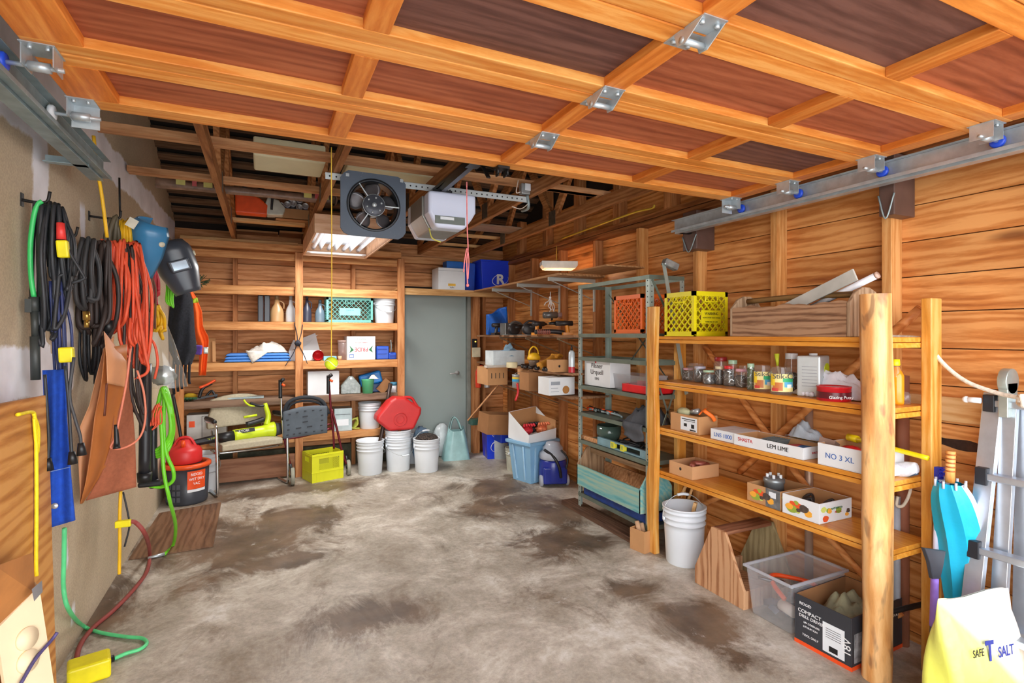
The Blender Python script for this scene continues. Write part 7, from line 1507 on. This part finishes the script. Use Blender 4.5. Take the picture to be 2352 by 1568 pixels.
m=MB(); m.box((2.50,1.40,z),(2.66,1.55,z+.05)); tag(m.build('folded_cloth',fabric('white_glove_cotton',(226,228,236)),bevel=.02),'folded white cloth behind the log post on the third shelf','cloth')
# --- fourth shelf
z=LZ[3]+E_
o=rbox('shoe_box','open plain brown box with finger hole on the fourth shelf','box',1537,1590,2.47,z,.085,.23,M('kraft_box',(206,156,110),.8,0,.05,5),'open'); L_=fy(1537,2.47)-fy(1590,2.47); m=MB(); m.cyl((-.001,L_*.5,.05),(0,L_*.5,.05),.01,n=10); m.build('finger_hole',TXTK,o)
yq=fy(1590,2.47); m=MB(); m.tube([(2.52,yq+.05,z+.07),(2.58,yq+.10,z+.075),(2.64,yq+.04,z+.07),(2.57,yq+.02,z+.065)],.02,8); tag(m.build('copper_coil',M('dusty_copper',(170,96,80),.4,.3)),'dusty pink coil of cable lying in the plain brown box','coil')
def fruit(o,L_,w,h,base):
    g=random.Random(12+int(h*1000)); cols=[M('print_tomato',(226,86,40),.5,0,.05),M('print_leaf',(150,170,60),.5,0,.1),M('print_orange',(240,170,60),.5,0,.1),M('print_soil',(84,70,62),.5,0,.3,40),M('print_lettuce',(206,214,110),.5)]
    for k in range(9):
        m=MB(); y=g.uniform(.05,L_-.03); zz=g.uniform(.02,h-.025); r=g.uniform(.012,.03)
        pl=[(y+r*math.cos(a*PI/6)*g.uniform(.7,1.2),min(h-.004,max(.003,zz+r*.7*math.sin(a*PI/6)))) for a in range(12)]
        m.prism(pl,-.0016-.0002*k,-.0003,'x'); m.build('fruit_print',cols[k%5],o)
    for k in range(7):
        m=MB(); x=g.uniform(.03,w-.03); zz=g.uniform(.02,h-.025); r=g.uniform(.012,.026)
        pl=[(x+r*math.cos(a*PI/6)*g.uniform(.7,1.2),min(h-.004,max(.003,zz+r*.7*math.sin(a*PI/6)))) for a in range(12)]
        m.prism(pl,-.0016-.0002*k,-.0003,'y'); m.build('fruit_print',cols[(k+1)%5],o)
g1=M('print_grey_side',(112,112,112),.6,0,.3,30)
o=rbox('fruit_box','open cardboard produce box printed with orange fruit, farther one on the fourth shelf','box',1716,1792,2.465,z,.10,.25,CARD,'open'); L_=fy(1716,2.465)-fy(1792,2.465); fruit(o,L_,.25,.10,g1)
m=MB(); m.box((-.0011,.0,0),(-.0003,L_*.42,.10)); m.build('grey_side_print',g1,o); m=MB(); m.box((-.002,L_*.12,.055),(-.0012,L_*.32,.085)); m.build('barcode_label',WHITE,o)
yq=fy(1792,2.465)
o=thing('electric_motor','grey cylindrical electric motor standing in the farther produce box','motor',(2.57,yq+.12,z+.006)); m=MB(); m.lathe([(.05,0),(.05,.10),(.055,.105),(.055,.125),(.03,.135),(0,.135)],n=24); m.build('motor_body',M('dull_zinc',(150,156,158),.4,.6,.15),o); m=MB()
for a in range(5): m.cyl((.035*math.cos(a*1.25),.035*math.sin(a*1.25),.13),(.035*math.cos(a*1.25),.035*math.sin(a*1.25),.15),.008,n=8)
m.build('bolts',WHITE,o)
o=rbox('fruit_box','open white produce box printed with tomatoes, nearest one on the fourth shelf','box',1797,1882,2.46,z,.10,.25,WCARD,'open',inside=CARD); 
o.location=(2.46,fy(1882,2.46),z); L_=fy(1797,2.46)-fy(1882,2.46); fruit(o,L_,.25,.10,None); text('ANTONIETTA',.014,TXTG,o,(.13,-.002,.065),FRONT); text('PEPPERS',.014,TXTR,o,(.14,-.002,.045),FRONT)
# nearest box goes in front of the farther one
yq=o.location.y
for k,(dx,dy) in enumerate(((.08,.12),(.16,.06),(.15,.17))):
    m=MB(); m.tube([(-.03,0,.0),(.0,.03,.03),(.03,0,.06),(0,-.03,.03),(-.03,0,.0)],.007,8); m.ball((0,0,.03),.025,8); tag(m.build('castor_wheel',M('dark_castor',(70,66,66),.4,.4),loc=(2.46+dx,yq+dy,z+.02)),'dark castor wheel lying in the nearest produce box','castor','castor wheels in the produce box')
# --- floor under and beside
p=A(1597,1308,z=0); b=bucket('white bucket on the floor under the left end of the log shelf',p.x+.03,p.y+.13,0,.37,.135,-.35,up=True); 
m=MB(); m.beam((p.x+.06,p.y+.17,.02),(p.x+.10,p.y+.10,.385),.03,.02); tag(m.build('wood_offcut',lum2),'wood offcut standing inside the white bucket under the log shelf','wood')
PLW=wood('rough_plywood_end',(124,78,50),(178,126,88),(206,160,120),'z',1.,.6,.9,1.8,bmp=.2)
o=thing('plywood_tote','plywood tool tote with trapezoid ends on the floor under the log shelf','tool tote',(2.36,2.07,0)); L_=.36; m=MB()
m.prism([(0,0),(L_,0),(L_,.10),(L_*.64,.38),(L_*.36,.38),(0,.10)],0,.018,'x'); m.build('end_board',PLW,o,bevel=.002)
m=MB(); m.prism([(0,0),(L_,0),(L_,.10),(L_*.64,.38),(L_*.36,.38),(0,.10)],.38,.398,'x'); m.build('end_board',wood('greenish_plywood',(104,88,58),(140,124,88),(166,150,112),'z',1.,.7,.3),o,bevel=.002)
m=MB(); m.box((.018,.0,0),(.38,.018,.10)); m.build('side_board',PLW,o); m=MB(); m.box((.018,L_-.018,0),(.38,L_,.10)); m.build('side_board',PLW,o); m=MB(); m.box((.018,L_*.36,.36),(.38,L_*.64,.38)); m.build('handle_board',wood('red_brown_board',(96,56,38),(142,92,66),(166,116,88),'x'),o,bevel=.002); m=MB(); m.box((.018,.018,0),(.38,L_-.018,.012)); m.build('base_board',PLW,o)
CL=clear('clear_tub_plastic',(.95,.97,1.),.2)
o=thing('clear_tub','large clear plastic tub of tools on the floor under the log shelf','tub',(2.565,1.915,0)); m=MB(); frus(m,.42,.27,.262,.86,.003); m.build('tub_body',CL,o,bevel=.008); m=MB()
for a,b_,c,e in ((-.222,-.147,.222,-.135),(-.222,.135,.222,.147),(-.222,-.135,-.21,.135),(.21,-.135,.222,.135)): m.box((a,b_,.25),(c,e,.264))
m.build('tub_rim',clear('clear_rim',(.8,.84,.92),.5),o,bevel=.003)
T=o.location
m=MB(); m.tube([T+Vector((-.16,-.06,.15)),T+Vector((-.12,.04,.18)),T+Vector((-.05,.09,.19)),T+Vector((.08,0,.17)),T+Vector((.1,-.05,.16))],.012,8); tag(m.build('orange_handle_tool',ORG),'orange framed hand tool lying in the clear tub','tool')
m=MB(); m.tube([T+Vector((-.17,.09,.2)),T+Vector((-.05,.0,.17)),T+Vector((.05,-.08,.14))],.008,8); m.ball(T+Vector((-.08,.02,.18)),.02,6); tag(m.build('steel_wrench',M('dark_chrome',(110,110,114),.25,.9)),'dark chrome wrench lying diagonally in the clear tub','wrench')
m=MB(); m.ball(T+Vector((.06,-.03,.12)),.05,8,sc=(1.3,.8,.7)); tag(m.build('blue_tool',M('navy_plastic',(24,66,120))),'dark blue power tool body in the clear tub','power tool')
m=MB(); m.cyl(T+Vector((-.13,-.09,.09)),T+Vector((-.10,.0,.08)),.028,n=18); tag(m.build('masking_roll',M('white_roll',(232,224,216),.5)),'white tape roll seen through the side of the clear tub','tape')
m=MB(); 
for k in range(14): g=random.Random(k); c=T+Vector((g.uniform(-.14,.14),g.uniform(-.08,.08),.03+.05*g.random())); m.cbox(c,(.09,.05,.03),(g.random(),g.random(),g.random()*3))
tag(m.build('loose_hardware',M('mixed_hardware',(96,104,124),.4,.4,.5,14)),'grey jumble of loose hardware at the bottom of the clear tub','hardware',kind='stuff')
# black tool box
BX=M('black_printed_card',(52,54,60),.45,0,.08,6)
o=carton('black_carton','open black printed carton with orange base stripe on the floor by the log post','box',2.365,1.49,0,.41,.27,.235,.04,BX,'open',inside=CARDD)
m=MB(); m.box((-.0015,-.001,0),(-.0003,.271,.018)); m.box((0,-.0015,0),(.41,-.0003,.018)); m.build('orange_stripe',ORG,o); m=MB(); m.box((-.002,.03,.03),(-.0004,.13,.165)); m.build('shipping_label',WHITE,o)
m=MB(); 
for k in range(5): m.box((-.0026,.045,.10+.01*k),(-.0021,.115,.102+.01*k))
m.box((-.0026,.06,.04),(-.0021,.10,.065)); m.build('barcode',TXTK,o)
for i,(tx,s_,yy,zz) in enumerate((('RIDGID',.018,.235,.20),('COMPACT',.024,.215,.165),('DRILL DRIVER',.020,.205,.142),('18V CORDLESS',.012,.205,.115),('LITHIUM ION',.012,.21,.095),('TOOL ONLY',.014,.21,.055))): text(tx,s_,TXTW,o,(-.002,yy-.02,zz),SIDE)
text('18V',.05,TXTW,o,(-.002,.018,.1),(PI/2,-PI/2,-PI/2)) 
text('POWER TOOLS',.022,TXTW,o,(.3,-.002,.17),FRONT); m=MB(); m.box((.02,-.0016,.03),(.09,-.0004,.16)); m.build('photo_print',M('grey_photo_print',(150,150,152),.5,0,.4,30),o)
cloth('olive_gloves','olive and tan work gloves heaped in the black printed carton','gloves',2.57,1.64,.12,.34,.22,.13,fabric('olive_glove_cloth',(146,142,112),.9,.25,9),33,26)
m=MB(); m.tube([(2.55,1.47,.225),(2.66,1.445,.235),(2.80,1.41,.25)],.012,10); tag(m.build('black_tool_bar',BLACK),'black tool handle jutting out of the black carton to the right','tool')
# sticks, tubes behind
for a,b_,r,lb,mt in (((1532,1205),(1585,1095),.011,'tan stick leaning low behind the slab post, left one',lum2),((1560,1210),(1600,1090),.010,'tan stick leaning low behind the slab post, right one',lum2)):
    m=MB(); q0=A(*a,x=2.66); q1=A(*b_,x=2.72); m.tube([q0+(q0-q1)*1.2 if 0 else q0,q1],r,8,k=0); m.v=m.v; o=m.build('wood_stick',mt); tag(o,lb,'stick')
m=MB(); y=fy(2074,2.80); m.cyl((2.80,y,0.0),(2.80,y,1.30),.026,n=16); tag(m.build('cardboard_tube',M('red_brown_tube',(150,92,66),.7,0,.1,6)),'tall brown cardboard tube standing behind the right end of the log shelf','tube')
m=MB(); y=fy(1858,2.80); m.cyl((2.80,y,0.0),(2.80,y,1.16),.022,n=16); tag(m.build('metal_pole',M('dusty_pole',(170,140,120),.4,.3,.1,6)),'dusty metal pole standing on the floor behind the log shelf','pole')
m=MB(); y=fy(2048,2.72); m.cyl((2.76,y,0.0),(2.76,y,.72),.016,n=14); tag(m.build('grey_pipe',M('grey_pvc',(176,182,192),.4)),'grey plastic pipe standing behind the log post','pipe')
m=MB(); m.tube([A(2093,1090,x=2.74),A(2090,1130,x=2.72),A(2075,1160,x=2.72),A(2060,1160,x=2.72),A(2062,1140,x=2.74)],.007,8); tag(m.build('rope_loop',M('rope_off_white',(220,210,190),.8,0,.1,60)),'off white rope loop hanging between the shelf posts','rope')
# rope to the ladder
m=MB(); m.tube([(2.70,1.56,A(2045,772,x=2.70).z),A(2110,776,x=2.71),A(2130,790,x=2.71),A(2170,838,x=2.71),A(2220,876,x=2.70),A(2290,902,x=2.69),A(2345,914,x=2.66)],.0085,10); m.tube([A(2345,905,x=2.64),A(2350,930,x=2.64),A(2340,925,x=2.67),A(2344,908,x=2.66)],.009,8); tag(m.build('white_rope',M('white_rope_fibre',(232,222,206),.85,0,.15,90,bmp=.5)),'white rope tied from the log shelf to the aluminium ladder','rope')
# knot hole in the siding
q=A(2195,1018,x=XS_-.002); m=MB(); pl=[]
for k in range(26):
    a=k*2*PI/26; pl.append((q.y+.12*math.cos(a)*(1+.12*math.sin(a*5)),q.z+.022*math.sin(a)*(1+.3*math.sin(a*3+1))+.006*math.cos(a)))
m.prism(pl,XS_-.003,XS_-.0005,'x'); trim(m,M('bark_knot',(70,46,34),.9,0,.4,20),0)
# ladder
AL=M('brushed_aluminium',(196,204,214),.32,.75,.05,20); HB=M('black_bracket',(36,38,44),.45)
ld=thing('folding_ladder','folded aluminium multi position ladder leaning on the right siding','ladder',(0,0,0))
ztop=A(2298,905,x=2.74).z
def rl(yv,x_top,x_bot,w_,dpt,z0_=0.0,z1_=None,nm='rail'):
    m=MB(); m.beam((x_bot,yv,z0_),(x_top,yv,z1_ or ztop),w_,dpt,up=(0,1,0)); return m.build(nm,AL,ld,bevel=.002)
yl=fy(2272,2.72); yi=yl-.055
rl(yl,2.76,2.50,.028,.062); rl(yi,2.76,2.62,.026,.05); rl(yi-.035,2.79,2.74,.026,.05); rl(yl-.42,2.76,2.50,.028,.062); rl(yl-.36,2.76,2.62,.026,.05)
for k,zz in enumerate((ztop-.04,ztop-.335,ztop-.625,ztop-.91)):
    xx=2.50+.26*zz/ztop; xx2=2.62+.14*zz/ztop
    m=MB(); m.box((xx-.03,yl-.42,zz-.014),(xx+.02,yl,zz+.014)); m.build('rung',AL,ld,bevel=.004)
    m=MB(); m.box((xx-.035,yl-.018,zz-.035),(xx+.035,yl+.022,zz+.035)); m.cyl((xx,yl+.022,zz),(xx,yl+.028,zz),.012,n=12,mi=1); m.build('rung_bracket',[HB,GALV],ld,bevel=.004)
    m=MB(); m.box((xx2+.05,yl-.40,zz-.05),(xx2+.09,yi,zz-.025)); m.build('rung',AL,ld,bevel=.003)
m=MB(); m.cyl((2.745,yi-.012,ztop+.055),(2.745,yi+.02,ztop+.055),.052,n=28); m.box((2.705,yi-.012,ztop-.09),(2.785,yi+.02,ztop+.05)); m.cyl((2.745,yi+.02,ztop+.055),(2.745,yi+.03,ztop+.055),.018,n=18,mi=1); m.build('hinge_lock',[M('hinge_steel',(180,190,184),.35,.6,.1,10),GALV],ld,bevel=.003)
m=MB(); m.cyl((2.70,yl+.02,ztop-.03),(2.70,yl+.07,ztop-.03),.012,n=12); m.ball((2.70,yl+.07,ztop-.03),.014,8); m.build('lock_knob',WHITE,ld)
m=MB()
for zz in (ztop-.14,ztop-.25,ztop-.55,ztop-.62): m.box((2.725+.0,yi+.0255-.0,zz),(2.755,yi+.0265,zz+.05))
m.build('white_sticker',WHITE,ld)
# umbrella
UM=thing('umbrella','closed turquoise and white golf umbrella standing by the right wall','umbrella',(0,0,0)); Y=1.22
TU=fabric('turquoise_nylon',(20,170,206),.4,.06,12); UW=fabric('white_nylon',(226,230,240),.5,.05,12)
a=A(2184,1036,y=Y); b=A(2182,1108,y=Y); m=MB(); m.tube([b,a],.017,14,k=8)
m.build('wooden_handle',wood('turned_handle',(190,110,40),(224,150,74),(240,180,110),'z',1.,.4,0),UM)
m=MB(); 
for k in range(5): zz=a+(b-a)*(.1+.13*k); m.lathe([(.0175,-.003),(.0185,0),(.0175,.003)],zz,16)
m.build('handle_rings',M('handle_groove',(166,92,36),.4),UM)
tip=A(2212,1545,y=Y-.05)
pts=[b,A(2190,1150,y=Y),A(2203,1230,y=Y),A(2205,1330,y=Y),A(2196,1390,y=Y),A(2208,1470,y=Y-.03),tip]
cen=smooth_path(pts,6)
def um(u,v,sec=None):
    i=v*(len(cen)-1); j=min(int(i),len(cen)-2); c=cen[j].lerp(cen[j+1],i-j)
    r=(.028+.055*math.sin(PI*min(1,v*1.25+.12))**1.0)*(1 if v<.75 else 1-(v-.75)*3.2)
    return c,max(r,.004)
nseg=8
for s_ in range(nseg):
    m=MB()
    def f(u,v,s_=s_):
        c,r=um(u,v); a_=(s_+u)*2*PI/nseg+v*.7-.3; rr=r*(1-.12*math.sin(PI*u)); return (c.x+rr*math.cos(a_),c.y+rr*math.sin(a_),c.z)
    m.grid(f,8,26); m.build('canopy_panel',UW if s_ in (1,6) else TU,UM)
for k in range(8): m=MB(); c,r=um(0,.02); a_=k*PI/4; m.cyl((c.x+r*math.cos(a_),c.y+r*math.sin(a_),c.z-.01),(c.x+r*math.cos(a_),c.y+r*math.sin(a_),c.z+.02),.005,n=8); m.build('rib_tip',M('pale_tip',(200,204,216),.4),UM)
m=MB(); m.tube([tip,Vector((tip.x,tip.y,.0))],.004,8,k=0); m.build('ferrule',AL,UM)
# snow brushes
o=thing('snow_brush','snow brush with deep blue bristles standing behind the umbrella','brush',(0,0,0)); Y=1.28
a,b=A(2156,1072,y=Y),A(2154,1190,y=Y); m=MB(); m.beam(a,b,.03,.02,up=(0,1,0)); m.build('brush_head',M('deep_blue',(30,40,150),.5),o)
def bristle(m,a,b,nx,w,L,g,n=160):
    for k in range(n):
        t=g.random(); c=a.lerp(b,t); d=Vector((g.uniform(-1,1)*w,-abs(g.uniform(.3,1))*L,g.uniform(-.3,.3)*w)); m.beam(c,c+d,.003,.003)
m=MB(); bristle(m,a,b,0,.03,.03,random.Random(2)); m.build('bristles',M('blue_bristle',(40,40,170),.8),o); m=MB(); m.tube([b,A(2150,1250,y=Y),Vector((b.x-.02,Y,.0))],.011,10); m.build('shaft',M('pale_shaft',(196,196,214),.4),o)
o=thing('ice_scraper','black and purple ice scraper brush standing beside the rear post','brush',(0,0,0)); Y=1.21
m=MB(); pl=[A(2119,1257,y=Y),A(2168,1264,y=Y),A(2162,1300,y=Y),A(2155,1328,y=Y),A(2138,1328,y=Y),A(2131,1290,y=Y)]; m.prism([(q.x,q.z) for q in pl],Y-.008,Y+.008,'y'); m.build('scraper_blade',M('scraper_black',(50,52,60),.4),o,bevel=.003)
a,b=A(2147,1328,y=Y),A(2144,1438,y=Y); m=MB(); m.tube([a,(a+b)/2,b],.0165,12,flat=.8); m.build('purple_grip',M('purple_foam',(146,110,204),.7),o)
c=A(2142,1490,y=Y); m=MB(); m.tube([b,c],.012,10,k=0); m.build('shaft',M('dark_shaft',(74,78,84),.3,.3),o)
e=Vector((c.x-.01,Y,.01)); m=MB(); m.beam(c,e,.04,.02,up=(0,1,0)); m.build('brush_back',M('purple_plastic',(110,70,190),.5),o); m=MB(); bristle(m,c,e,0,.04,.04,random.Random(6),220); m.build('bristles',M('purple_bristle',(150,90,220),.8),o)
# salt bag
def saltmat():
    m,n,b=newmat('salt_bag_film'); sp=N(n,'ShaderNodeSeparateXYZ'); n.links.new(mp(n),sp.inputs[0])
    f=N(n,'ShaderNodeMath',operation='ADD'); n.links.new(sp.outputs[0],f.inputs[0]); n.links.new(sp.outputs[2],f.inputs[1])
    col=ramp(n,f.outputs[0],[(.30,(222,222,96)),(.52,(230,230,120)),(.60,(240,240,220)),(1,(240,240,236))])
    n.links.new(col,b.inputs['Base Color']); b.inputs['Roughness'].default_value=.25; bump(n,b,noise(n,mp(n),14,3),.5,.01); return m
sb=thing('salt_bag','yellow and white plastic bag of SAFE T SALT at the bottom right corner','bag',(2.17,.99,0),.0); m=MB()
def sg(u,v):
    a=2*PI*u; e=.5; w_=.25*(1-.05*v); dd=.10*(1-.97*v**2.6); z_=.54*v
    c_,s_=math.cos(a),math.sin(a); wr=1+.03*math.sin(a*6+v*9)
    return (.22+w_*math.copysign(abs(c_)**e,c_)*wr,.06+dd*math.copysign(abs(s_)**.7,s_)*wr,z_-.03*c_*v)
m.grid(sg,56,22); m.add([sg(i/56,0) for i in range(56)],[tuple(range(56))]); m.build('bag_film',saltmat(),sb)
for tx,sz,x_,z_,mt,bo in (('SAFE',.036,.09,.385,TXTK,0),('T',.09,.16,.375,M('navy_ink',(30,50,140),.5),.003),('SALT',.05,.26,.355,M('navy_ink',(30,50,140)),.0005)):
    text(tx,sz,mt,sb,(x_,.06-.10*(1-.97*(z_/.54)**2.6)-.008,z_),(PI/2-.12,.12,0),bold=bo)
m=MB(); 
for k in range(12): zz=.30-.016*k; m.beam((.03-.0*k,-.046,zz),(.15,-.049,zz-.01),.0015,.004)
m.build('fine_print',M('olive_print',(130,130,60),.5),sb)
m=MB(); m.prism([(.2,.43),(.3,.41),(.3,.425),(.2,.445)],-.0,.03,'y');
